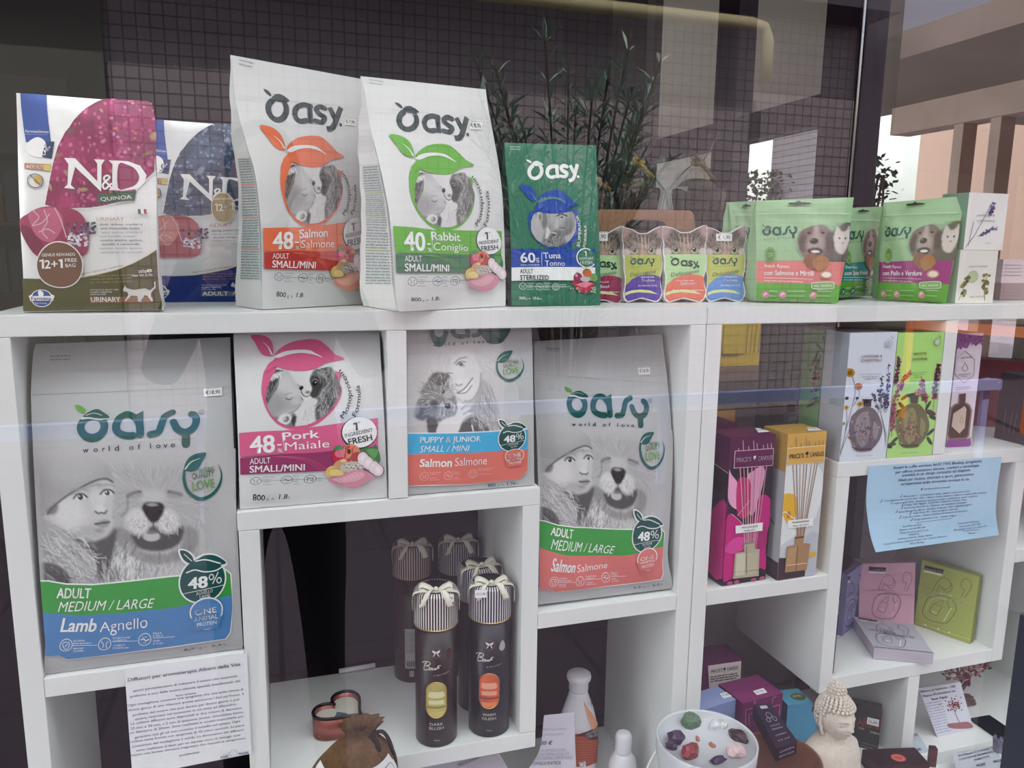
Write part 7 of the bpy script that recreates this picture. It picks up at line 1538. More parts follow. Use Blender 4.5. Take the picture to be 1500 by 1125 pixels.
gn.build('earphone_box', 'olive green earphone box at the right of the cube', 'box', G_EAR, '#a5ad5c', [a], side='#7d8a3c', top='#8a9248')
ll = Carton(None, None, None, ZI, p0=aZ(1234, 932, ZI), p1=aZ(1256, 912, ZI), depth=.012, yt=(1247, 838), lean=.0)
LQ = lambda x, y: tuple(np.array([1233., 850.]) + (np.array([1265., 829.]) - np.array([1233., 850.])) * ((x - 880) / 590) + (np.array([1232., 932.]) - np.array([1233., 850.])) * ((y - 370) / 640))
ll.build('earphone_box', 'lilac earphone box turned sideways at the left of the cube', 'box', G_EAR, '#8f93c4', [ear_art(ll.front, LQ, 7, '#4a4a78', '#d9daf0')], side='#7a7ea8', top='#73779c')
hz = .0235; b4 = [aZ(1278, 974.5, ZI), aZ(1366.5, 981.5, ZI)]; tzz = ZI + hz; t4 = [aZ(1280.6, 948.7, tzz), aZ(1367.7, 957.2, tzz), aZ(1338.5, 916, tzz), aZ(1249.5, 902.7, tzz)]
up = Vector((0, 0, hz + .0003)); t4 = [Vector((p.x, p.y, tzz)) for p in t4]; b4 = [Vector((p.x, p.y, ZI + .0004)) for p in t4]
tp = Surf([(t4[0], t4[1]), (t4[3], t4[2])]); TQ_ = lambda x, y: tuple((np.array([1249.5, 902.7]) * (1 - u) + np.array([1338.5, 916.]) * u) * (1 - w) + (np.array([1280.6, 948.7]) * (1 - u) + np.array([1367.7, 957.2]) * u) * w for u, w in [((x - 880) / 590, (y - 370) / 640)])[0] if False else None
def TQ_(x, y):
    u, w = (x - 870) / 620, (y - 370) / 620; return tuple((np.array([1249.5, 902.7]) * (1 - u) + np.array([1338.5, 916.]) * u) * (1 - w) + (np.array([1280.6, 948.7]) * (1 - u) + np.array([1367.7, 957.2]) * u) * w)
t = thing('earphone_box', 'grey white earphone box lying flat and overhanging the shelf front', 'box', tuple((b4[0] + b4[1]) / 2), G_EAR)
a = ear_art(tp, TQ_, 6.5, '#6a6470', '#e6e2ea'); a.line([pr(t4[0]), pr(t4[1])], 1.6, '#4a464c', cap=False)
V = b4 + t4; printed('carton', [(V, [(0, 1, 5, 4), (1, 2, 6, 5), (2, 3, 7, 6), (3, 0, 4, 7), (3, 2, 1, 0)], '#bdb6c2')], M_card, t, smooth=False); printed('lid_flap', [(t4, [(0, 1, 2, 3)], '#b5b2bc'), (a.V, a.F, a.C)], M_card, t, smooth=False)
dk = Carton(None, None, None, ZI, p0=aZ(1224.5, 978.5, ZI), p1=aZ(1229.5, 979, ZI), depth=.1, h=.105)
dk = Carton(None, None, None, ZI, p0=Vector((XL + TH + .006, .012, 0)), p1=Vector((XL + TH + .0125, .0122, 0)), depth=.1, h=.118)
dk.build('carton', 'thin dark brown box standing against the divider beside the lilac box', 'box', None, '#2e2022', [], side='#241a1c')
# ================================================================ LOW THINGS IN FRONT AND ON THE BASE BOARDS
# ---- white candle bowl with crystals
t = thing('crystal_candle', 'white ceramic candle bowl with crystals set in white wax, lowest front centre', 'candle', (.64, -.12, .645))
cc = Vector((.640, -.12, .645)); hz_ = .094; R_ = .0795
bm = bmesh.new(); lathe(bm, [(.045, .0005), (.062, .004), (.0725, .03), (.0785, .07), (R_, hz_), (R_ - .0015, hz_ + .001), (R_ - .004, hz_ - .002), (R_ - .006, hz_ - .016)], cc, 72)
bmesh_obj('bowl', bm, mat('white_ceramic', '#c9cbd2', .25, coat=.2), t, smooth=True)
bm = bmesh.new(); g = random.Random(4); zz_ = hz_ - .017
prof = [(R_ - .0055, zz_), (.062, zz_ + .0005), (.04, zz_ - .001), (.02, zz_), (.0, zz_ + .0004)]; lathe(bm, prof, cc, 60, False)
for v in bm.verts: v.co.z += .0007 * math.sin(v.co.x * 190) * math.cos(v.co.y * 230)
bmesh_obj('wax', bm, mat('white_wax', '#d3d6dc', .35, sub=.2), t, smooth=True)
def crystal(name, px, r, col, rough, squash, seed, rz=0.0, label=None, rz2=0.0):
    p = aZ(px[0], px[1], .645 + zz_ + r * .4); bm = bmesh.new(); g = random.Random(seed); bmesh.ops.create_icosphere(bm, subdivisions=2, radius=1)
    for v in bm.verts:
        d = v.co.normalized(); k = 1 + g.uniform(-.2, .16); v.co = d * k
    bmesh.ops.dissolve_limit(bm, angle_limit=math.radians(16), verts=bm.verts, edges=bm.edges)
    M = Matrix.Translation(p) @ Matrix.Rotation(rz, 4, 'Z') @ Matrix.Rotation(rz2, 4, 'Y') @ Matrix.Diagonal((r * squash[0], r * squash[1], r * squash[2], 1)); bm.transform(M)
    return bmesh_obj('crystal', bm, mat(name, col, rough, vary=.25, bscale=120, bump=.2), t, label)
crystal('green_stone', (1011, 1057), .017, '#55705a', .5, (1, .9, .85), 1, label='green crystal')
crystal('rose_quartz', (1077, 1101), .0155, '#d3b4b8', .3, (1.1, .9, .7), 2, label='pale pink crystal')
crystal('red_jasper', (1012, 1101), .016, '#8a3438', .35, (1.1, .8, .75), 3, .5, 'red crystal')
crystal('amethyst', (990, 1081), .015, '#3a2848', .3, (1, 1, .8), 4, label='dark purple crystal')
crystal('amethyst', (984, 1092), .010, '#3a2848', .3, (1, 1, .8), 14, label='dark purple crystal')
crystal('garnet', (1082, 1078), .014, '#3f1f2a', .35, (.8, 1.3, .7), 5, .4, 'dark red crystal')
crystal('clear_quartz', (1051, 1062), .013, '#d5d8dd', .2, (1.3, .8, .7), 6, label='clear crystal')
crystal('amethyst', (1052, 1113), .011, '#3a2848', .3, (1.3, .7, .6), 7, label='dark purple crystal')
crystal('orange_stone', (1043, 1092), .0055, '#b5735c', .4, (.7, 1.3, 1), 8, .3, 'small orange crystal'); crystal('orange_stone', (1022, 1083), .005, '#b5735c', .4, (.7, 1.4, 1), 9, -.3, 'small orange crystal')
# ---- terracotta dish with a dark carton
t = thing('terracotta_dish', 'brown terracotta dish beside the white candle bowl', 'dish', (.836, -.1, .595)); dc = Vector((aY(1142, 1088, -.1).x, -.1, .5955)); RD = .071
bm = bmesh.new(); lathe(bm, [(.03, 0), (.045, .004), (.06, .03), (RD - .001, .058), (RD, .066), (RD - .004, .068), (RD - .0065, .064), (.055, .036), (.04, .02), (0.0001, .014)], dc, 72)
bmesh_obj('dish', bm, mat('terracotta_glaze', '#7d4f3c', .38, vary=.15, bscale=25), t, smooth=True)
t = thing('small_carton', 'small dark purple carton with white print lying in the terracotta dish', 'box', tuple(dc + Vector((0, .01, .03))))
zt_ = .690; tpz = [Vector((*aZ(x, y, zt_).xy, zt_)) for x, y in ((1138, 1097), (1168, 1085.5), (1128, 1033), (1103, 1035))]
z0s = [.0, .0, .012, .012]; tp4 = [tpz[0], tpz[1], tpz[2], tpz[3]]; dn = Vector((0, 0, -.024)); tp4[2] = tp4[2] + Vector((0, 0, .004)); tp4[3] = tp4[3] + Vector((0, 0, .004)); b4 = [p + dn for p in tp4]
sf = Surf([(tp4[0], tp4[1]), (tp4[3], tp4[2])]); a = Art(sf); w = '#b9aec0'; T = lambda u, v: tuple((np.array(pr(tp4[0])) * (1 - u) + np.array(pr(tp4[1])) * u) * (1 - v) + (np.array(pr(tp4[3])) * (1 - u) + np.array(pr(tp4[2])) * u) * v)
a.ring(T(.5, .72), 3.6, 4, .5, w); a.ring(T(.35, .62), 2.6, 3, .5, w); a.ring(T(.68, .62), 2.6, 3, .5, w); a.poly([T(.3, .88), T(.7, .88), T(.7, .95), T(.3, .95)], w)
for i, (n, y) in enumerate((('OLIO', .46), ('ESSENZIALE', .38), ('LAVANDA', .24), ('10 ml', .12))): a.text(n, T(.25, y), T(.78, y), 2.2, w, res=1)
f2 = Surf([(b4[0], b4[1]), (tp4[0], tp4[1])]); a2 = Art(f2); q0, q1 = pr(b4[0]), pr(b4[1]); q2, q3 = pr(tp4[0]), pr(tp4[1]); T2 = lambda u, v: tuple((np.array(q0) * (1 - u) + np.array(q1) * u) * (1 - v) + (np.array(q2) * (1 - u) + np.array(q3) * u) * v)
a2.text('LAVANDA', T2(.15, .6), T2(.85, .6), 3, w, res=1); a2.text('BIOLOGICA', T2(.15, .25), T2(.85, .25), 3, w, res=1)
printed('carton', [(b4 + tp4, [(0, 1, 5, 4), (1, 2, 6, 5), (2, 3, 7, 6), (3, 0, 4, 7), (3, 2, 1, 0), (4, 5, 6, 7)], '#2c2034'), (a.V, a.F, a.C), (a2.V, a2.F, a2.C)], M_card, t, smooth=False)
# ---- stone head
t = thing('stone_bust', 'pale stone bust of a serene head with curled hair and a topknot', 'statue', (.95, -.09, .484))
M_stone = mat('pale_sandstone', '#d6cbc0', .9, bump=.1, bscale=160, vary=.08)
hc_ = aY(1224, 1049, -.088); yaw = math.radians(-84)      # facing the window, turned to the right
fx = Vector((math.cos(yaw), math.sin(yaw), 0)); rx = Vector((-fx.y, fx.x, 0)); ez = Vector((0, 0, 1))
def hd(f, r, u): return hc_ + fx * f + rx * r + ez * u
bm = bmesh.new(); NU, NV = 96, 72; grid_ = []
gs = lambda x, c, s: math.exp(-((x - c) / s) ** 2)
for j in range(NV + 1):
    ph = -PI / 2 + PI * j / NV; row = []
    for i in range(NU):
        th = 2 * PI * i / NU; f, r, u = math.cos(ph) * math.cos(th), math.cos(ph) * math.sin(th), math.sin(ph)
        az = math.atan2(r, f); jaw = 1 - .26 * max(0, -u - .05) ** 1.1 * (1 if f > -.3 else .4); X, Y, Z = .0325 * f, .0285 * r * jaw, .0385 * u
        if f > 0:
            d = 0
            d += .0078 * gs(az, 0, .13) * gs(u, -.16, .17) + .0030 * gs(az, 0, .12) * gs(u, .08, .2)                        # nose, bridge
            d += .0018 * gs(abs(az), .13, .09) * gs(u, -.2, .07)                                                              # nostrils
            d += .0042 * gs(az, 0, .26) * (gs(u, -.42, .055) + gs(u, -.53, .06)) - .0034 * gs(az, 0, .3) * gs(u, -.475, .022)  # lips
            d += .0040 * gs(az, 0, .3) * gs(u, -.8, .16)                                                                       # chin
            d -= .0060 * gs(abs(az), .42, .2) * gs(u, .04, .12); d += .0048 * gs(abs(az), .45, .2) * gs(u, .02, .075)         # sockets, lids
            d += .0036 * gs(abs(az), .42, .28) * gs(u, .21 - .12 * abs(abs(az) - .42), .04)                                   # brows
            d -= .0034 * gs(abs(az), .45, .22) * gs(u, -.05, .022); d += .0016 * gs(abs(az), .62, .3) * gs(u, -.28, .2)      # lid crease, cheeks
            X += d * math.cos(az); Y += d * math.sin(az)
        row.append(bm.verts.new(hd(X, Y, Z)))
    grid_.append(row)
for j in range(NV):
    for i in range(NU): bm.faces.new((grid_[j][i], grid_[j][(i + 1) % NU], grid_[j + 1][(i + 1) % NU], grid_[j + 1][i]))
bmesh.ops.remove_doubles(bm, verts=bm.verts, dist=1e-5)
# neck, shoulders and chest carry on from the head
secs = [(-.022, .0175, .0185, -.004), (-.034, .0165, .018, -.005), (-.040, .02, .025, -.006), (-.047, .026, .043, -.006), (-.056, .031, .055, -.005), (-.08, .036, .06, -.003), (-.12, .038, .062, -.002), (-(hc_.z - .4848), .04, .063, 0)]
rings = []
for u, a_, b_, o_ in secs: rings.append([bm.verts.new(hd(o_ + a_ * math.cos(2 * PI * k / 64), b_ * math.sin(2 * PI * k / 64), u)) for k in range(64)])
for A, B_ in zip(rings, rings[1:]):
    for k in range(64): bm.faces.new((A[k], B_[k], B_[(k + 1) % 64], A[(k + 1) % 64]))
bm.faces.new(rings[-1])
bmesh_obj('head_and_shoulders', bm, M_stone, t, smooth=True)
bm = bmesh.new()                                                                        # cap of hair with curls, and topknot
def hair_pt(th, ph, k=1.0): f, r, u = math.cos(ph) * math.cos(th), math.cos(ph) * math.sin(th), math.sin(ph); return hd(.0345 * f * k, .0315 * r * k, .003 + .0405 * u * k)
for j in range(10):
    ph = math.radians(14 + j * 8); n = max(5, int(30 * math.cos(ph)))
    for i in range(n):
        th = 2 * PI * (i + .5 * (j % 2)) / n
        if math.cos(th) > .25 and ph < math.radians(24): continue
        bmesh.ops.create_icosphere(bm, subdivisions=2, radius=.0034, matrix=Matrix.Translation(hair_pt(th, ph, 1.0)))
for j in range(4):
    ph = math.radians(8 - j * 11)
    for i in range(13):
        th = math.radians(95 + i * 14.2); bmesh.ops.create_icosphere(bm, subdivisions=2, radius=.0034, matrix=Matrix.Translation(hair_pt(th, ph, 1.0)))
for j in range(6):
    ph = math.radians(0 + j * 16); n = max(3, int(15 * math.cos(ph)))
    for i in range(n): th = 2 * PI * (i + .5 * (j % 2)) / n; bmesh.ops.create_icosphere(bm, subdivisions=2, radius=.0031, matrix=Matrix.Translation(hd(-.002 + .0145 * math.cos(ph) * math.cos(th), .0145 * math.cos(ph) * math.sin(th), .043 + .021 * math.sin(ph))))
bmesh.ops.create_uvsphere(bm, u_segments=32, v_segments=18, radius=1, matrix=Matrix.Translation(hd(-.002, 0, .041)) @ Matrix.Diagonal((.0145, .0145, .021, 1)))
bmesh_obj('curled_hair', bm, M_stone, t, smooth=True)
for s in (-1, 1):
    bm = bmesh.new(); tube(bm, catmull([hd(.004, s * .0275, .010), hd(-.002, s * .0305, .009), hd(-.004, s * .031, -.002), hd(-.002, s * .030, -.016), hd(.001, s * .0275, -.028)], 5), .0036, 10, taper=[.6 + .4 * math.sin(PI * k / 20) for k in range(21)])
    bmesh_obj('ear', bm, M_stone, t, smooth=True)
# ---- cartons on the base board of the right unit
def base_carton(front_l, front_r, zt_, depth, label, col, art=None, top=None, side=None, tops=(), dshift=0.0):
    p0, p1 = aZ(*front_l, zt_), aZ(*front_r, zt_); c = Carton(None, None, None, ZB, p0=p0, p1=p1, depth=depth, h=zt_ - ZB)
    a = Art(c.front); at = Art(c.top)
    if art: art(a, c)
    for f in tops: f(at)
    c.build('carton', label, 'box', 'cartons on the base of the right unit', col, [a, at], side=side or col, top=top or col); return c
def pc1(a, c):
    a.poly([(1037, 975), (1085.5, 968), (1084, 1030), (1040, 1034)], '#ddd6d2'); a.up(); a.text("PRICE'S", (1041, 986), (1058, 983), 5, '#3a2f33', .01); a.text('CANDLES', (1064.5, 982.5), (1081, 979.5), 5, '#3a2f33', .01); a.ell((1061, 979.5), 1.5, 2, '#2a3a2a'); a.line([(1061, 980), (1061, 985)], .6, '#2a3a2a')
    a.para([(1040, 990), (1082, 984), (1082, 994), (1040, 1000)], 3, '#5a4f53', .5, 3)
base_carton((1030.5, 973), (1088, 965), .722, .06, 'plum carton with a cream label at the back of the lower right compartment', '#5f1f4c', pc1, '#6b2a5a')
ph = lambda q, tx: (lambda at: price(at, q, tx))
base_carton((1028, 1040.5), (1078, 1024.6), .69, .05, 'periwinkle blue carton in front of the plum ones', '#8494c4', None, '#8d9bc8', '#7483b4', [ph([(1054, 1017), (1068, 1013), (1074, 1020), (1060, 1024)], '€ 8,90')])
def pc2(a, c):
    k = '#d98ab0'; a.line([(1092, 1062), (1092, 1040), (1112, 1034), (1112, 1046), (1120, 1044)], .8, k); a.line([(1122, 1058), (1122, 1038), (1142, 1032), (1141, 1050)], .8, k); a.line([(1097, 1062), (1097, 1046), (1106, 1043)], .6, k); a.line([(1106, 1034), (1105, 1026)], .7, k); a.line([(1131, 1030), (1132, 1022), (1137, 1020)], .7, k)
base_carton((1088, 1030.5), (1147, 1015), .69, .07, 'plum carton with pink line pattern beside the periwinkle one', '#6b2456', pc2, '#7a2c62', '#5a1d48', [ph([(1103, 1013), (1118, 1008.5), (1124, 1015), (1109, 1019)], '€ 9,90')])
def tq(x, y, rx=11, ry=5):
    def f(at): at.ell((x, y), rx, ry, '#5a6a34'); at.up(); at.text('NATURAL', (x - 6, y + 1.5), (x + 6, y), 3, '#d9d9b0', res=1)
    return f
def tqf(a, c):
    q = [pr(p) for p in (c.a, c.b)]; a.poly([(q[0][0] + 3, q[0][1] - 10), (q[0][0] + 14, q[0][1] - 22), (q[0][0] + 22, q[0][1] - 8)], '#4f8f5c', 3); a.ell((q[1][0] - 8, q[1][1] - 16), 4, 3, '#d9b44a')
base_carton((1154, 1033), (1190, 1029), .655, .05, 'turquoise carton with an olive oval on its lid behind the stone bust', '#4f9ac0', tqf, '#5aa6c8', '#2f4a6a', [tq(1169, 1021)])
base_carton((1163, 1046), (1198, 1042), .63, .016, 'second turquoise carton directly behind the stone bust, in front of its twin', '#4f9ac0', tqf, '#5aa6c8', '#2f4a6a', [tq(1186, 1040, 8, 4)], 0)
dgb = Carton(None, None, None, ZB, p0=aZ(1232, 1088, ZB), p1=aZ(1286, 1101, ZB), depth=.02, yt=(1280, 1036)); a = Art(dgb.front); Z5 = lambda x, y: (1180 + x / 3.26, 780 + y / 3.26)
a.text('AROMA', Z5(248, 920), Z5(368, 945), 14, '#c0522e', .012, z=2); a.text('COLOR', Z5(252, 935), Z5(280, 942), 3, '#cfcfc8', res=1); a.text('THERAPY', Z5(305, 955), Z5(368, 970), 3, '#cfcfc8', res=1)
for i in range(3): a.line([Z5(262, 1000 + i * 14), Z5(345 - i * 8, 1024 + i * 14)], .6, '#8f928c', cap=False)
price(a, [Z5(296, 880), Z5(352, 893), Z5(348, 927), Z5(292, 912)], '16,00')
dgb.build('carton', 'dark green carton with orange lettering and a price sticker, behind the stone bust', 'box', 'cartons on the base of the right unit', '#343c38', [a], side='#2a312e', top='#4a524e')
mr = Carton(None, None, None, ZB, p0=aZ(1283, 1122, ZB + .03), p1=aZ(1362, 1119, ZB + .03), depth=.05, h=.03); at = Art(mr.top); at.ell((1316, 1110.5), 10.5, 5, '#c0524a'); at.up(); at.ring((1316, 1110.5), 7.5, 3.4, .8, '#d98a7c')
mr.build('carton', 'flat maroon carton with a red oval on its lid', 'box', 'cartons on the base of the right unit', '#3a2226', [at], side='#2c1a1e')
br_ = Carton(None, None, None, ZB, p0=aZ(1361, 1123.5, ZB), p1=aZ(1371, 1124.5, ZB), depth=.012, yt=(1366, 1097))
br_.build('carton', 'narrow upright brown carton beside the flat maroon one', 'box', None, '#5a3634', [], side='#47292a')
# ---- cards and papers on the base
cd = Surf([(aZ(1373, 1080, ZB), aZ(1426, 1067.5, ZB)), (aY(1345.6, 1008.5, .075), aY(1407, 999, .072))]); a = Art(cd); Z6 = lambda x, y: (1300 + x / 7.5, 1000 + y / 7.5); k = '#4a4a60'
for s_, x0, y0, x1, y1 in (('Albero di Gemme - 100', 362, 112, 745, 48), ('Pietre Multicolore su', 392, 162, 742, 98), ('Base Agata', 485, 195, 662, 160)): a.text(s_, Z6(x0, y0), Z6(x1, y1), 3.3, k, .008)
for i, s_ in enumerate(('Questo albero di gemme è', 'composto da pietre naturali', 'ed è montato su', 'agata, è ideale per', 'decorare la casa ed', 'uffici, per portare', 'armonia. Pezzo unico', 'perché fatto a mano', 'disponibile in diverse', 'varianti e misure,', 'chiedi in negozio', 'per informazioni')):
    x0, x1 = 385 + i * 14, 590 + i * 10; a.text(s_, Z6(x0, 243 + i * 29), Z6(x1, 205 + i * 29), 2.2, '#5a5a8a', res=1)
a.line([Z6(790, 435), Z6(760, 380), Z6(740, 320), Z6(752, 290), Z6(700, 240)], .8, '#4a3a3c', 3); a.line([Z6(750, 300), Z6(790, 230)], .6, '#4a3a3c'); a.poly([Z6(655, 455), Z6(760, 440), Z6(880, 430), Z6(940, 485), Z6(860, 505), Z6(700, 500)], '#a0686a', 3); g = random.Random(3)
a.up()
for i in range(70): a.ell(Z6(722 + g.gauss(0, 42), 245 + g.gauss(0, 34)), 1.2, .9, g.choice(['#b05a5a', '#8a3a42', '#d08a7a', '#4a3a3c', '#5a3a4a']), n=6)
sheet('card', cd, 'white card Albero di Gemme with a small tree picture, leaning on the base board', '#d3d5e2', a, 'card')
def lying(q, label, col, fn, name='paper_note', cat='note'):
    P = [aZ(*p, ZB + .0012 + .0 * i) for i, p in enumerate(q)]; sf = Surf([(P[0], P[1]), (P[3], P[2])]); a = Art(sf); fn(a); return sheet(name, sf, label, col, a, cat)
def pic(a):
    for s_, x0, y0, x1, y1 in (('PICCOLO BUDDHA', 768, 778, 1050, 712), ('INTAGLIATO A MANO', 785, 818, 1120, 740), ('CON PIETRE SEMIPREZIOSE', 790, 862, 1200, 760), ('INNESTATE', 960, 862, 1125, 822)): a.text(s_, Z6(x0, y0), Z6(x1, y1), 3, '#4a4c60', .006, res=2)
    a.text('AGAS', Z6(975, 930), Z6(1080, 905), 4, '#4a6ea8', .012, res=2); a.text('PAGAS', Z6(1170, 890), Z6(1275, 860), 4, '#4a6ea8', .012, res=2)
lying([(1404, 1142), (1470, 1122), (1459, 1092), (1395, 1104)], 'pale note with sloping capitals lying on the base board by the window frame', '#bfc3cd', pic)
def va(a): a.text('TA', (1338, 1080), (1345, 1078), 4, '#4a4c60', .008, res=2); a.text('PAGAS', (1337, 1103), (1350, 1099), 4.4, '#4a6ea8', .012, res=2)
lying([(1336, 1106), (1361, 1100), (1344, 1073), (1336, 1074)], 'corner of a pale card with blue letters behind the lower divider', '#bcc2d0', va)
dc2 = Carton(None, None, None, ZB, p0=aZ(1462, 1084, ZB), p1=aZ(1490, 1079, ZB), depth=.07, h=.006); dc2.build('carton', 'flat black box lying behind the pale note', 'box', None, '#23222c', [])
t = thing('rock_crystal', 'rough grey crystal lump standing at the edge of the pale note', 'crystal', tuple(aZ(1468, 1102, ZB))); tt_ = t
p = aZ(1468, 1098, ZB); bm = bmesh.new(); g = random.Random(12)
for k in range(7):
    bmesh.ops.create_cone(bm, cap_ends=True, segments=6, radius1=.008, radius2=.002, depth=.03, matrix=Matrix.Translation(p + Vector((g.uniform(-.012, .012), g.uniform(-.01, .01), .0142))) @ Matrix.Rotation(g.uniform(-.5, .5), 4, 'X') @ Matrix.Rotation(g.uniform(-.5, .5), 4, 'Y'))
for v in bm.verts: v.co.z = max(v.co.z, ZB + .0004)
bmesh_obj('crystal_cluster', bm, mat('smoky_crystal', '#6f6d80', .25, vary=.3, bscale=60), t)
# ---- gem tree on an agate base
t = thing('gem_tree', 'small wire tree with red brown stone leaves on a rough agate base', 'gem tree', tuple(aZ(1425, 1040, ZB) + Vector((0, .02, 0)))); tb = aZ(1425, 1040, ZB) + Vector((-.002, .03, 0))
bm = bmesh.new(); bmesh.ops.create_icosphere(bm, subdivisions=4, radius=1); g = random.Random(5)
for v in bm.verts: n_ = 1 + .1 * math.sin(7 * v.co.x + 3 * v.co.y) + .06 * math.sin(13 * v.co.y + 9 * v.co.z); v.co = Vector((v.co.x * .034 * n_, v.co.y * .022 * n_, max(-.35, v.co.z) * .014 * n_)) + tb + Vector((0, 0, .0056))
bmesh_obj('agate_base', bm, mat('agate', '#4d3430', .5, vary=.5, bscale=90, bump=.3), t, smooth=True)
bm = bmesh.new(); top = tb + Vector((.006, -.004, .088)); tips = []
tube(bm, catmull([tb + Vector((-.006, 0, .012)), tb + Vector((-.004, -.001, .03)), tb + Vector((.006, -.002, .05)), tb + Vector((.002, -.003, .07)), top], 6), .0042, 8)
for k in range(13):
    q = 2 * PI * k / 13; L = g.uniform(.035, .062); o = tb + Vector((.003, -.003, .055 + .03 * g.random())); e1 = o + Vector((math.cos(q) * L * .5, math.sin(q) * L * .3, .016)); e2 = o + Vector((math.cos(q) * L, math.sin(q) * L * .55, g.uniform(-.005, .022)))
    tube(bm, catmull([o, e1, e2], 5), .0012, 6)
    for m_ in range(7):
        s_ = e1.lerp(e2, g.uniform(.1, 1.1)); e3 = s_ + Vector((g.gauss(0, .011), g.gauss(0, .008), g.gauss(.002, .008))); tube(bm, [s_, e3], .0005, 5); tips.append(e3)
bmesh_obj('wire_trunk', bm, mat('copper_wire', '#7a3d34', .4, .6), t, smooth=True)
cols = [('leaf_red', '#8a3436'), ('leaf_brown', '#4a3433'), ('leaf_rose', '#b98a88')]; bms = [bmesh.new() for _ in cols]
for i, p in enumerate(tips):
    d = Vector((g.gauss(0, 1), g.gauss(0, .6), g.gauss(-.2, .6))).normalized(); Rm = d.to_track_quat('Z', 'Y').to_matrix().to_4x4(); p.z = min(p.z, ZI - TH - .008)
    bmesh.ops.create_icosphere(bms[i % 3], subdivisions=1, radius=1, matrix=Matrix.Translation(p) @ Rm @ Matrix.Diagonal((.0034, .0022, .0075, 1)))
for (n_, c_), b_ in zip(cols, bms): bmesh_obj('stone_leaves', b_, mat(n_, c_, .3, vary=.2, bscale=80), t, {'leaf_red': 'red stone leaves', 'leaf_brown': 'dark brown stone leaves', 'leaf_rose': 'pale rose stone leaves'}[n_], True)
# ---- bottles and notes under the middle shelf
M_pl = mat('white_plastic', '#dcdbe2', .35, sub=.0)
t = thing('flip_top_bottle', 'tall white flip top bottle with a reddish brown label, lower middle', 'bottle', (.516, .112, ZB)); bc = Vector((.516, .112, ZB + .0004))
def oval(bm, prof, c, n=48, sq=.62):
    rings = [[bm.verts.new(c + Vector((r * math.cos(2 * PI * k / n), r * f * math.sin(2 * PI * k / n), z))) for k in range(n)] for r, f, z in prof]
    for A, B_ in zip(rings, rings[1:]):
        for k in range(n): bm.faces.new((A[k], A[(k + 1) % n], B_[(k + 1) % n], B_[k]))
    bm.faces.new(list(reversed(rings[0]))); bm.faces.new(rings[-1])
bprof = [(.036, .62, 0), (.0385, .62, .006), (.0395, .62, .05), (.0405, .62, .09), (.038, .64, .125), (.030, .7, .158), (.021, .85, .182), (.0175, 1, .192), (.0165, 1, .197)]
bm = bmesh.new(); oval(bm, bprof, bc); bmesh_obj('bottle_body', bm, M_pl, t, smooth=True)
bm = bmesh.new(); oval(bm, [(.0172, 1, .1975), (.0178, 1, .2), (.0178, 1, .214), (.0215, 1, .219), (.0225, 1, .224), (.0215, 1, .2285), (.0195, 1, .23)], bc); bmesh_obj('flip_cap', bm, M_pl, t, smooth=True)
class OvalFace:
    bulge = 1; wr = 0; v = (0, .5, 1); W = .09; H = .23; inv = Surf.inv
    def p(s, u, v, off=0.0):
        v = max(v, .02); z = v * .23; r = np.interp(z, [q[2] for q in bprof], [q[0] for q in bprof]); f = np.interp(z, [q[2] for q in bprof], [q[1] for q in bprof]); q = -PI / 2 - .28 + (u - .5) * 2.4; e = off + .0003
        return bc + Vector(((r + e) * math.cos(q), (r + e) * f * math.sin(q), z))
of = OvalFace(); a = Art(of, maxlen=.006); I8 = lambda x, y: (690 + x / 7.5, 975 + y / 7.5)
a.poly([I8(1145, 750), I8(1400, 630), I8(1408, 1050), I8(1385, 1075), I8(1260, 1110), I8(1155, 1110)], '#a5543c'); a.up(); a.poly([I8(1148, 770), I8(1400, 680), I8(1400, 790), I8(1330, 815), I8(1230, 775)], '#5a3a3a', 3); a.poly([I8(1240, 770), I8(1390, 690), I8(1380, 760), I8(1320, 790)], '#8f9a9c', 3); a.up(); a.poly([I8(1320, 700), I8(1395, 640), I8(1398, 690)], '#e0a080')
for i in range(9): a.line([I8(1160, 830 + i * 30), I8(1280, 840 + i * 28), I8(1395, 815 + i * 28)], .5, '#c9826a', 3, cap=False)
a.poly([I8(1185, 1060), I8(1255, 1050), I8(1260, 1110), I8(1190, 1120)], '#e6e2e6'); a.up(); a.ring(I8(1215, 1085), 3, 3, .7, '#2a2a3a')
for i, x in enumerate((1245, 1280, 1312)): a.line([I8(x, 445 - i * 10), I8(x + 2, 415 - i * 10)], .6, '#7a7a8a')
printed('label', [(a.V, a.F, a.C)], M_paper, t)
t = thing('small_bottle', 'small white round shouldered bottle left of the candle bowl', 'bottle', (.588, .07, ZB)); sc_ = Vector((.588, .066, ZB + .0004)); k_ = .62
bm = bmesh.new(); oval(bm, [(.0235, 1, 0), (.025, 1, .004), (.0255, 1, .062), (.0235, 1, .074), (.018, 1, .083), (.0145, 1, .089)], sc_); bmesh_obj('bottle_body', bm, M_pl, t, smooth=True)
bm = bmesh.new(); oval(bm, [(.0148, 1, .0892), (.0152, 1, .092), (.0152, 1, .112), (.0146, 1, .121), (.012, 1, .1265), (.006, 1, .1285)], sc_); bmesh_obj('cap', bm, M_pl, t, smooth=True)
cyl = Cyl(sc_, .0256, ZB + .006, ZB + .062, 170); a = Art(cyl, maxlen=.008); a.mpoly([(0, 0), (cyl.W, 0), (cyl.W, .052), (0, .052)], '#b98a84'); a.up(); a.mpoly([(0, .047), (cyl.W, .047), (cyl.W, .0485), (0, .0485)], '#e6dede'); printed('label', [(a.V, a.F, a.C)], M_paper, t)
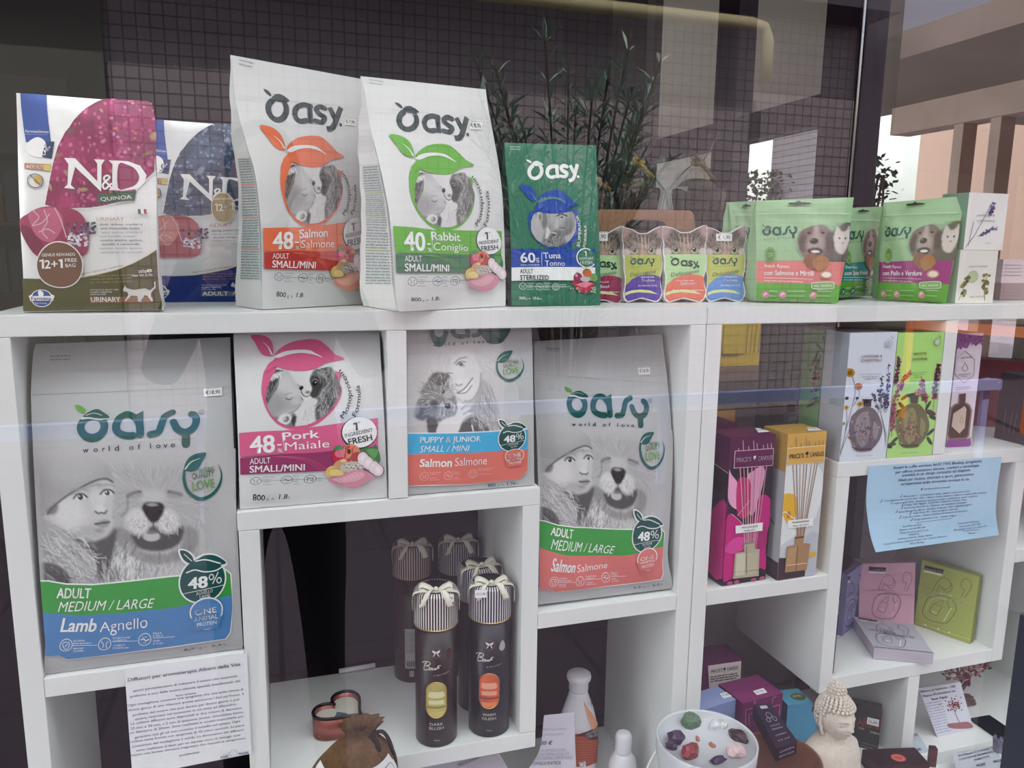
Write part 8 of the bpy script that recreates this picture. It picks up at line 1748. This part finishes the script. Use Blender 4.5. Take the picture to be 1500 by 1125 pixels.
nt_ = Surf([(aY(758, 1146, .052), aY(844.5, 1140, .05)), (aY(789, 1102, .048), aY(842.5, 1092, .047)), (aY(797, 1048, .045), aY(841, 1043.5, .045))]); a = Art(nt_); k = '#a79fb4'
a.text('DETERSIVI ALLA SPINA', I8(715, 715), I8(1045, 702), 3.4, k, res=2); a.text('PER LA CASA SOLO', I8(745, 770), I8(1015, 758), 3.4, k, res=2); a.text('1,20 €', I8(718, 872), I8(885, 864), 5.4, '#5f586c', .004)
for i, s_ in enumerate(('TUTTI I NOSTRI DETERSIVI SONO', 'PRODOTTI DI ALTISSIMA QUALITÀ', 'CON UNA TUTELA ANIMALE IMPORTANTE')): a.text(s_, I8(585 - i * 30, 952 + i * 46), I8(1040 + i * 35, 938 + i * 44), 3.4, k, res=2)
a.text('STOP ALLA PLASTICA', I8(640, 1092), I8(978, 1082), 3.6, '#6d667c', .004, res=2)
sheet('paper_sign', nt_, 'pale sheet priced 1,20 € standing in front of the white flip top bottle', '#cfcbd8', a)
n2_ = Surf([(aY(640, 1150, .03), aY(757, 1150, .03)), (aY(615, 1120, .03), aY(722, 1086, .03))]); a = Art(n2_); a.text('PESO ALLA SPINA', (673, 1122), (703, 1110), 4, '#8a6a5e', .008)
sheet('paper_sign', n2_, 'slanting pale note under the lower shelf reading alla spina', '#b9b6c2', a)
t = thing('white_hoop', 'thin white hoop standing behind the candle bowl', 'hoop', (.63, -.018, .484)); bm = bmesh.new(); hcn = aY(1012, 1134, -.018); rr = (aY(1012, 1134, -.018) - aY(945, 1134, -.018)).length
tube(bm, [hcn + Vector((rr * math.cos(2 * PI * k / 64), 0, rr * .98 * math.sin(2 * PI * k / 64))) for k in range(64)], .0021, 8, True); bmesh_obj('ring', bm, mat('white_enamel', '#f2f2ea', .3), t, smooth=True)
bm = bmesh.new(); lathe(bm, [(.015, 0), (.015, .006), (.006, .01), (.004, max(.02, hcn.z - rr * .98 - .484 + .001))], (hcn.x, hcn.y, .4845), 32); bmesh_obj('foot', bm, mat('white_enamel'), t, smooth=True)
# ---- deeper in the shop
M_yel = mat('yellow_plastic', '#d9b81c', .45)
M_wood = mat('pale_brown_wood', '#7d6753', .6, vary=.12, bscale=6, aniso=(1, 1, 12))
ck = thing('display_counter', 'brown wooden counter deeper in the shop carrying the yellow basket', 'counter', (1.1, .62, 0))
cz = aY(1080, 536, .5).z
box('counter_top', (1.0, .49, cz - .035), (1.5, .75, cz - .001), M_wood, ck); box('counter_front', (1.0, .52, .0), (1.03, .74, cz - .036), M_dark, ck); box('counter_front', (1.47, .52, .0), (1.5, .74, cz - .036), M_dark, ck); box('back_panel', (1.03, .7, 0), (1.47, .72, cz - .036), mat('pale_panel', '#8f8b86', .8), ck)
t = thing('shopping_basket', 'yellow plastic basket with slotted sides behind the right unit', 'basket', (1.09, .56, cz))
x0_, x1_ = aY(1056, 530, .505).x, aY(1150, 530, .505).x; hh = .16
bm = bmesh.new()
for i in range(16): x = x0_ + (x1_ - x0_) * (i + .5) / 16; hexa(bm, [Vector((x - .004, .507, cz)), Vector((x + .004, .507, cz)), Vector((x + .004, .51, cz)), Vector((x - .004, .51, cz))], [Vector((x - .004 + (i - 8) * .001, .497, cz + hh)), Vector((x + .004 + (i - 8) * .001, .497, cz + hh)), Vector((x + .004 + (i - 8) * .001, .50, cz + hh)), Vector((x - .004 + (i - 8) * .001, .50, cz + hh))])
bbox(bm, (x0_ - .01, .494, cz + hh - .03), (x1_ + .01, .503, cz + hh + .005)); bbox(bm, (x0_, .504, cz), (x1_, .512, cz + .03)); bbox(bm, (x0_, .498, cz + .03), (x0_ + .055, .509, cz + hh)); bbox(bm, (x0_, .5, cz), (x1_, .66, cz + .006)); bbox(bm, (x0_ - .01, .655, cz), (x1_ + .01, .665, cz + hh)); bbox(bm, (x0_ - .012, .5, cz), (x0_ - .002, .66, cz + hh)); bbox(bm, (x1_ + .002, .5, cz), (x1_ + .012, .66, cz + hh))
bmesh_obj('basket_shell', bm, M_yel, t)
# cellophane gift packs on a dark cabinet
cb = thing('cabinet', 'dark cabinet deep in the shop with wrapped gifts on top', 'cabinet', (1.1, 1.05, 0)); kz = aY(1000, 322, .9).z
box('cabinet_body', (.82, .9, 0), (1.36, 1.3, kz - .021), mat('dark_wood', '#2b2625', .5), cb); box('cabinet_top', (.80, .88, kz - .02), (1.38, 1.32, kz - .0008), mat('dark_wood'), cb)
def gift(x, y, r, h, rib, lab, s):
    t = thing('wrapped_gift', lab, 'gift', (x, y, kz), 'cellophane gifts on the cabinet'); bm = bmesh.new(); lathe(bm, [(r * .8, 0), (r, h * .35), (r * .95, h * .38)], (x, y, kz), 24); bmesh_obj('basket', bm, mat('dark_wicker', '#3a2c22', .8, bump=.3, bscale=90), t, smooth=True)
    bm = bmesh.new(); g = random.Random(s); n = 28; rings = []
    for rr_, zz in ((1.05, .02), (1.15, .35), (.7, .55), (.16, .68), (.5, .84), (.8, 1.0)): rings.append([bm.verts.new((x + r * rr_ * (1 + .14 * math.sin(k * 2.3 + zz * 9)) * math.cos(2 * PI * k / n), y + r * rr_ * (1 + .14 * math.sin(k * 1.7)) * math.sin(2 * PI * k / n), kz + h * zz + g.uniform(-.006, .006))) for k in range(n)])
    for A, B_ in zip(rings, rings[1:]):
        for k in range(n): bm.faces.new((A[k], A[(k + 1) % n], B_[(k + 1) % n], B_[k]))
    bmesh_obj('cellophane', bm, M_clear, t, smooth=False)
    bm = bmesh.new(); tube(bm, [(x + r * .2 * math.cos(2 * PI * k / 16), y + r * .2 * math.sin(2 * PI * k / 16), kz + h * .68) for k in range(16)], .008, 6, True); tube(bm, [(x, y - r * .2, kz + h * .68), (x - .03, y - r * .4, kz + h * .78), (x - .02, y - r * .3, kz + h * .66)], .006, 6); tube(bm, [(x, y - r * .2, kz + h * .68), (x + .04, y - r * .4, kz + h * .5)], .006, 6); bmesh_obj('ribbon', bm, mat(rib[0], rib[1], .4), t, smooth=True)
    bm = bmesh.new(); bmesh.ops.create_uvsphere(bm, u_segments=16, v_segments=10, radius=r * .75, matrix=Matrix.Translation((x, y, kz + h * .4)) @ Matrix.Diagonal((1, 1, .5, 1))); bmesh_obj('filling', bm, mat('gift_filling', '#5b5a3a', .8, vary=.4, bscale=30), t, smooth=True)
gift(1.04, 1.02, .07, .24, ('yellow_ribbon', '#b59a2a'), 'cellophane wrapped gift with a yellow ribbon, left of the two tall ones', 1)
gift(1.26, 1.06, .075, .26, ('olive_ribbon', '#8a7f2a'), 'cellophane wrapped gift with an olive ribbon at the right on the cabinet', 2)
gift(.90, 1.0, .045, .16, ('gold_ribbon', '#8f7030'), 'small dark wrapped gift with a gold ribbon above the green pouch', 3)
# rack of goods along the left, deep in the shop
rk = thing('wall_rack', 'dark rack of goods deep in the shop at the left edge', 'rack', (-1.45, 3.2, 0))
for z in (.5, .95, 1.28, 1.6, 1.92): box('rack_shelf', (-2.4, 3.0, z - .02), (-.9, 3.35, z), mat('dark_metal', '#2b2728', .6), rk)
box('rack_back', (-2.4, 3.36, 0), (-.9, 3.4, 2.3), mat('dark_metal'), rk)
g = random.Random(8); base = None
for z in (1.28, 1.6):
    x = -1.55
    while x < -.98:
        w_ = g.uniform(.07, .12); h_ = g.uniform(.16, .26)
        c_ = g.choice(['#4a1f26', '#3a2a30', '#5a4a2a', '#2a2f3a', '#6a3a3a'])
        bm = bmesh.new(); bbox(bm, (x, 3.03, z + .0005), (x + w_ - .01, 3.2, z + h_), .004); o = bmesh_obj('packet', bm, mat('packet_' + c_[1:], c_, .6), None)
        tag(o, 'dim packet of goods on the dark rack at the left edge, deep in the shop', 'packet', 'packets on the dark rack'); x += w_
# ---- oleander in the street, mirrored in the pane
t = thing('oleander_bush', 'oleander bush with long narrow leaves in the street, mirrored in the window', 'bush', (2.12, -4.9, 0)); g = random.Random(21)
bm = bmesh.new(); lathe(bm, [(.26, 0), (.32, .05), (.36, .5), (.38, .52), (.33, .52), (.3, .45)], (2.12, -4.9, -.004), 28); bmesh_obj('planter', bm, mat('grey_planter', '#55504c', .9), t, smooth=True)
bm = bmesh.new(); bl_ = bmesh.new()
for k in range(46):
    q = g.uniform(0, 2 * PI); L = g.uniform(.5, 1.0); b0 = Vector((2.12 + .12 * math.cos(q), -4.9 + .12 * math.sin(q), .48)); tip = Vector((2.12 + L * .8 * math.cos(q), -4.9 + L * .6 * math.sin(q), 1.5 + g.uniform(.1, 1.5)))
    c = catmull([b0, b0.lerp(tip, .5) + Vector((0, 0, .3)), tip], 7); tube(bm, c, .008, 5)
    for m_ in range(58):
        p = Vector(c[int(g.uniform(.25, 1) * (len(c) - 1))]); d = Vector((g.gauss(0, 1), g.gauss(0, 1), g.uniform(.1, 1.5))).normalized(); s = d.cross(Vector((0, 0, 1))).normalized(); l = g.uniform(.12, .26); w_ = .014
        v = [bl_.verts.new(p), bl_.verts.new(p + d * l * .5 + s * w_ + Vector((0, 0, .006))), bl_.verts.new(p + d * l - Vector((0, 0, .02))), bl_.verts.new(p + d * l * .5 - s * w_ + Vector((0, 0, .006)))]; bl_.faces.new(v)
bmesh_obj('stems', bm, mat('brown_stem', '#4d4436', .9), t, smooth=True); bmesh_obj('foliage', bl_, mat('oleander_leaf', '#8aa093', .4, vary=.25, bscale=8), t)
# house number by the passage, ivy at the bright openings
t = thing('number_plate', 'dark plate with the white house number 28 hanging in the passage', 'sign', tuple(aX(1276, 144, 5.0))); P = [aX(x, y, 5.0) for x, y in ((1253, 161), (1287, 158), (1287, 127), (1254, 128))]
cpl = sum(P, Vector()) / 4; nn = (CC - cpl); nn.z = 0; nn.normalize(); sd = Vector((-nn.y, nn.x, 0)); hw_, hh_ = .115, .09; P = [cpl + sd * x + Vector((0, 0, y)) for x, y in ((-hw_, -hh_), (hw_, -hh_), (hw_, hh_), (-hw_, hh_))]
sf = Surf([(P[0], P[1]), (P[3], P[2])]); a = Art(sf, lift=.002, step=.001); V_, T_ = glyphs('28'); V_, T_ = fat(V_, T_, .014); a.add(np.stack([V_[:, 0] / V_[:, 0].max() * sf.W * .62 + sf.W * .2, V_[:, 1] * sf.H * .62 + sf.H * .18], 1), T_, '#d9d6cc')
bk = [p - sf.n0 * .02 for p in P]; printed('plate', [(P + bk, [(0, 1, 2, 3), (7, 6, 5, 4), (1, 0, 4, 5), (2, 1, 5, 6), (3, 2, 6, 7), (0, 3, 7, 4)], '#4a444a'), (a.V, a.F, a.C)], M_paper, t, smooth=False)
bm = bmesh.new(); bbox(bm, tuple(cpl + Vector((-.01, -.01, .09))), tuple(cpl + Vector((.01, .01, 3.31 - cpl.z)))); bmesh_obj('hanger', bm, M_dark, t)
def ivy(c, ext, n, lab, seed):
    t = thing('climbing_plant', lab, 'plant', (c[0], c[1], 0)); g = random.Random(seed); bm = bmesh.new(); bs_ = bmesh.new()
    for k in range(7): tube(bs_, catmull([(c[0] + g.uniform(-.1, .1), c[1] + g.uniform(-ext, ext), 0), (c[0] + g.uniform(-.1, .1), c[1] + g.uniform(-ext, ext), 1.2), (c[0], c[1] + g.uniform(-ext, ext), 2.5)], 8), .015, 5)
    for k in range(n):
        p = Vector((c[0] + g.uniform(-.15, .15), c[1] + g.gauss(0, ext * .55), g.uniform(.2, 2.75))); d = Vector((g.gauss(0, 1), g.gauss(0, 1), g.gauss(0, 1))).normalized(); s = d.cross(Vector((.3, .2, 1))).normalized(); l = g.uniform(.06, .13)
        bm.faces.new([bm.verts.new(p), bm.verts.new(p + d * l * .5 + s * l * .4), bm.verts.new(p + d * l), bm.verts.new(p + d * l * .5 - s * l * .4)])
    bmesh_obj('stems', bs_, mat('brown_stem'), t); bmesh_obj('foliage', bm, mat('ivy_leaf', '#33422c', .6, vary=.3, bscale=9), t)
ivy((7.45, 7.25, 0), .22, 420, 'dark climbing plant beside the bright passage opening, right of the steel post', 3)
ivy((7.45, 9.75, 0), .5, 900, 'leafy climbing plant on the tiled pier in the passage', 4)
ivy((7.45, 11.15, 0), .25, 420, 'leafy plant at the far edge of the bright passage opening', 5)
# ---- the photographer in the street, only seen as a dark reflection in the pane
def skin(name, V, E_, R, m, parent, sub=2, root=0):
    me = bpy.data.meshes.new(name); me.from_pydata(V, E_, []); o = link(name, me, m, parent); o.modifiers.new('k', 'SKIN'); sv = me.skin_vertices[0].data
    for i, r in enumerate(R): sv[i].radius = r if isinstance(r, tuple) else (r, r); sv[i].use_root = i == root
    o.modifiers.new('s', 'SUBSURF').levels = sub; o.modifiers['s'].render_levels = sub
    for p in me.polygons: p.use_smooth = True
    o.modifiers['k'].use_smooth_shade = True; return o
px_, py_ = .0, -1.52
t = thing('person', 'person in dark jacket and trousers holding up a phone, a dim reflection in the window', 'person', (px_, py_, 0)); P_ = lambda x, y, z: (px_ + x, py_ + y, z)
M_cl = mat('dark_jacket', '#15161d', .9, bump=.2, bscale=25); M_sk = mat('skin', '#b98a72', .6, sub=.1)
B_ = [P_(0, 0, .95), P_(0, 0, 1.12), P_(0, -.01, 1.3), P_(0, -.01, 1.42), P_(0, .0, 1.49), P_(0, .015, 1.55), P_(0, .03, 1.62), P_(0, .03, 1.70)]; Rb = [(.17, .12), (.155, .11), (.18, .12), (.15, .09), (.06, .06), (.055, .06), (.078, .095), (.062, .075)]; Eb = [(i, i + 1) for i in range(7)]
for s in (-1, 1):
    n = len(B_); B_ += [P_(s * .17, -.01, 1.42), P_(s * .25, .06, 1.2), P_(s * .15, .25, 1.36), P_(s * .10, .30, 1.42)]; Rb += [.062, .048, .036, .028]; Eb += [(3, n), (n, n + 1), (n + 1, n + 2), (n + 2, n + 3)]
    n = len(B_); B_ += [P_(s * .1, 0, .86), P_(s * .11, .01, .5), P_(s * .12, -.02, .1), P_(s * .13, .09, .045)]; Rb += [.09, .06, .045, .04]; Eb += [(0, n), (n, n + 1), (n + 1, n + 2), (n + 2, n + 3)]
skin('body', B_, Eb, Rb, M_cl, t)
hd_ = Vector(P_(0, .035, 1.66)); bm = bmesh.new(); bmesh.ops.create_uvsphere(bm, u_segments=40, v_segments=28, radius=1)
for v in bm.verts:
    x, y, z = v.co; jaw = 1 - .25 * max(0, -z); v.co = Vector((.077 * x * jaw, .098 * y * (1 - .1 * max(0, -z)), .118 * z))
    if y > 0: v.co.y += .022 * gs(x, 0, .14) * gs(z, -.15, .16) + .006 * gs(z, -.48, .05) * gs(x, 0, .3) - .008 * gs(abs(x), .4, .16) * gs(z, .08, .1) + .008 * gs(z, -.8, .15) * gs(x, 0, .3)
    v.co += hd_
bmesh_obj('face', bm, M_sk, t, smooth=True)
bm = bmesh.new(); bmesh.ops.create_uvsphere(bm, u_segments=32, v_segments=20, radius=1, matrix=Matrix.Translation(hd_ + Vector((0, -.018, .022))) @ Matrix.Diagonal((.086, .1, .115, 1)))
bmesh_obj('hair', bm, mat('dark_hair', '#1a1412', .7, bump=.4, bscale=60), t, smooth=True)
for s in (-1, 1):
    bm = bmesh.new(); bmesh.ops.create_uvsphere(bm, u_segments=12, v_segments=8, radius=1, matrix=Matrix.Translation(hd_ + Vector((s * .079, 0, -.005))) @ Matrix.Diagonal((.01, .018, .03, 1))); bmesh_obj('ear', bm, M_sk, t, smooth=True)
    w0 = Vector(P_(s * .10, .30, 1.42)); kn = w0 + Vector((-s * .012, .035, .06)); HV = [tuple(w0), tuple(w0 + Vector((-s * .004, .02, .03))), tuple(kn)]; HE = [(0, 1), (1, 2)]; HR_ = [(.026, .02), (.03, .017), (.034, .014)]
    skin('hand', HV, HE, HR_, M_sk, t)
    for i, L in enumerate((.062, .07, .066, .052)):
        b = kn + Vector((s * .006, -.004 + i * .0, .022 - i * .019)); skin('finger', [tuple(b), tuple(b + Vector((s * .008, L * .45, .006))), tuple(b + Vector((-s * .016, L * .66, .006))), tuple(b + Vector((-s * .03, L * .6, .004)))], [(0, 1), (1, 2), (2, 3)], [.0085, .008, .0075, .006], M_sk, t)
    b = w0 + Vector((-s * .026, .03, .035)); skin('thumb', [tuple(b), tuple(b + Vector((-s * .012, .012, .025))), tuple(b + Vector((-s * .022, .012, .05)))], [(0, 1), (1, 2)], [.011, .0095, .0075], M_sk, t)
ph = thing('phone', 'dark phone held up in both hands by the person mirrored in the window', 'phone', (0, -1.165, 1.47)); bm = bmesh.new(); bbox(bm, (-.078, -1.174, 1.435), (.078, -1.166, 1.51), .003); bmesh_obj('phone_body', bm, mat('black_glass', '#0c0c10', .15), ph)
# ---- blue rail and orange plank in the street, mirrored in the pane
def refl(x, y, Y): d = ray(x, y); p = CC + d * ((-.303 - CC.y) / d.y); d.y = -d.y; return p + d * ((Y + .303) / d.y)
t = thing('street_rail', 'long pale blue rail across the street, mirrored as a faint band over the food bags', 'rail', (1, -3.9, 0)); z_ = refl(750, 598, -3.9).z
box('rail', (-3.5, -3.93, z_ - .038), (5.2, -3.87, z_ + .038), mat('pale_blue_paint', '#b9c6ff', .6), t)
for x in (-3.2, -.4, 2.4, 5.1): box('rail_post', (x, -3.96, -.005), (x + .06, -3.932, z_ + .04), mat('pale_blue_paint'), t)
t = thing('orange_plank', 'orange barrier plank in the street, mirrored at the right under the top shelf', 'barrier', (5, -4.6, 0)); a_, b_ = refl(1342, 476, -5.2), refl(1530, 489, -4.4)
bm = bmesh.new(); e_ = Vector((0, 0, .045)); hexa(bm, [a_ - e_, b_ - e_, b_ - e_ - Vector((0, .04, 0)), a_ - e_ - Vector((0, .04, 0))], [a_ + e_, b_ + e_, b_ + e_ - Vector((0, .04, 0)), a_ + e_ - Vector((0, .04, 0))]); bmesh.ops.recalc_face_normals(bm, faces=bm.faces); bmesh_obj('plank', bm, mat('orange_paint', '#ff8a3c', .6), t)
for q in (a_, b_): box('leg', (q.x - .03, q.y - .09, -.005), (q.x + .03, q.y - .045, q.z + .03), mat('orange_paint'), t)
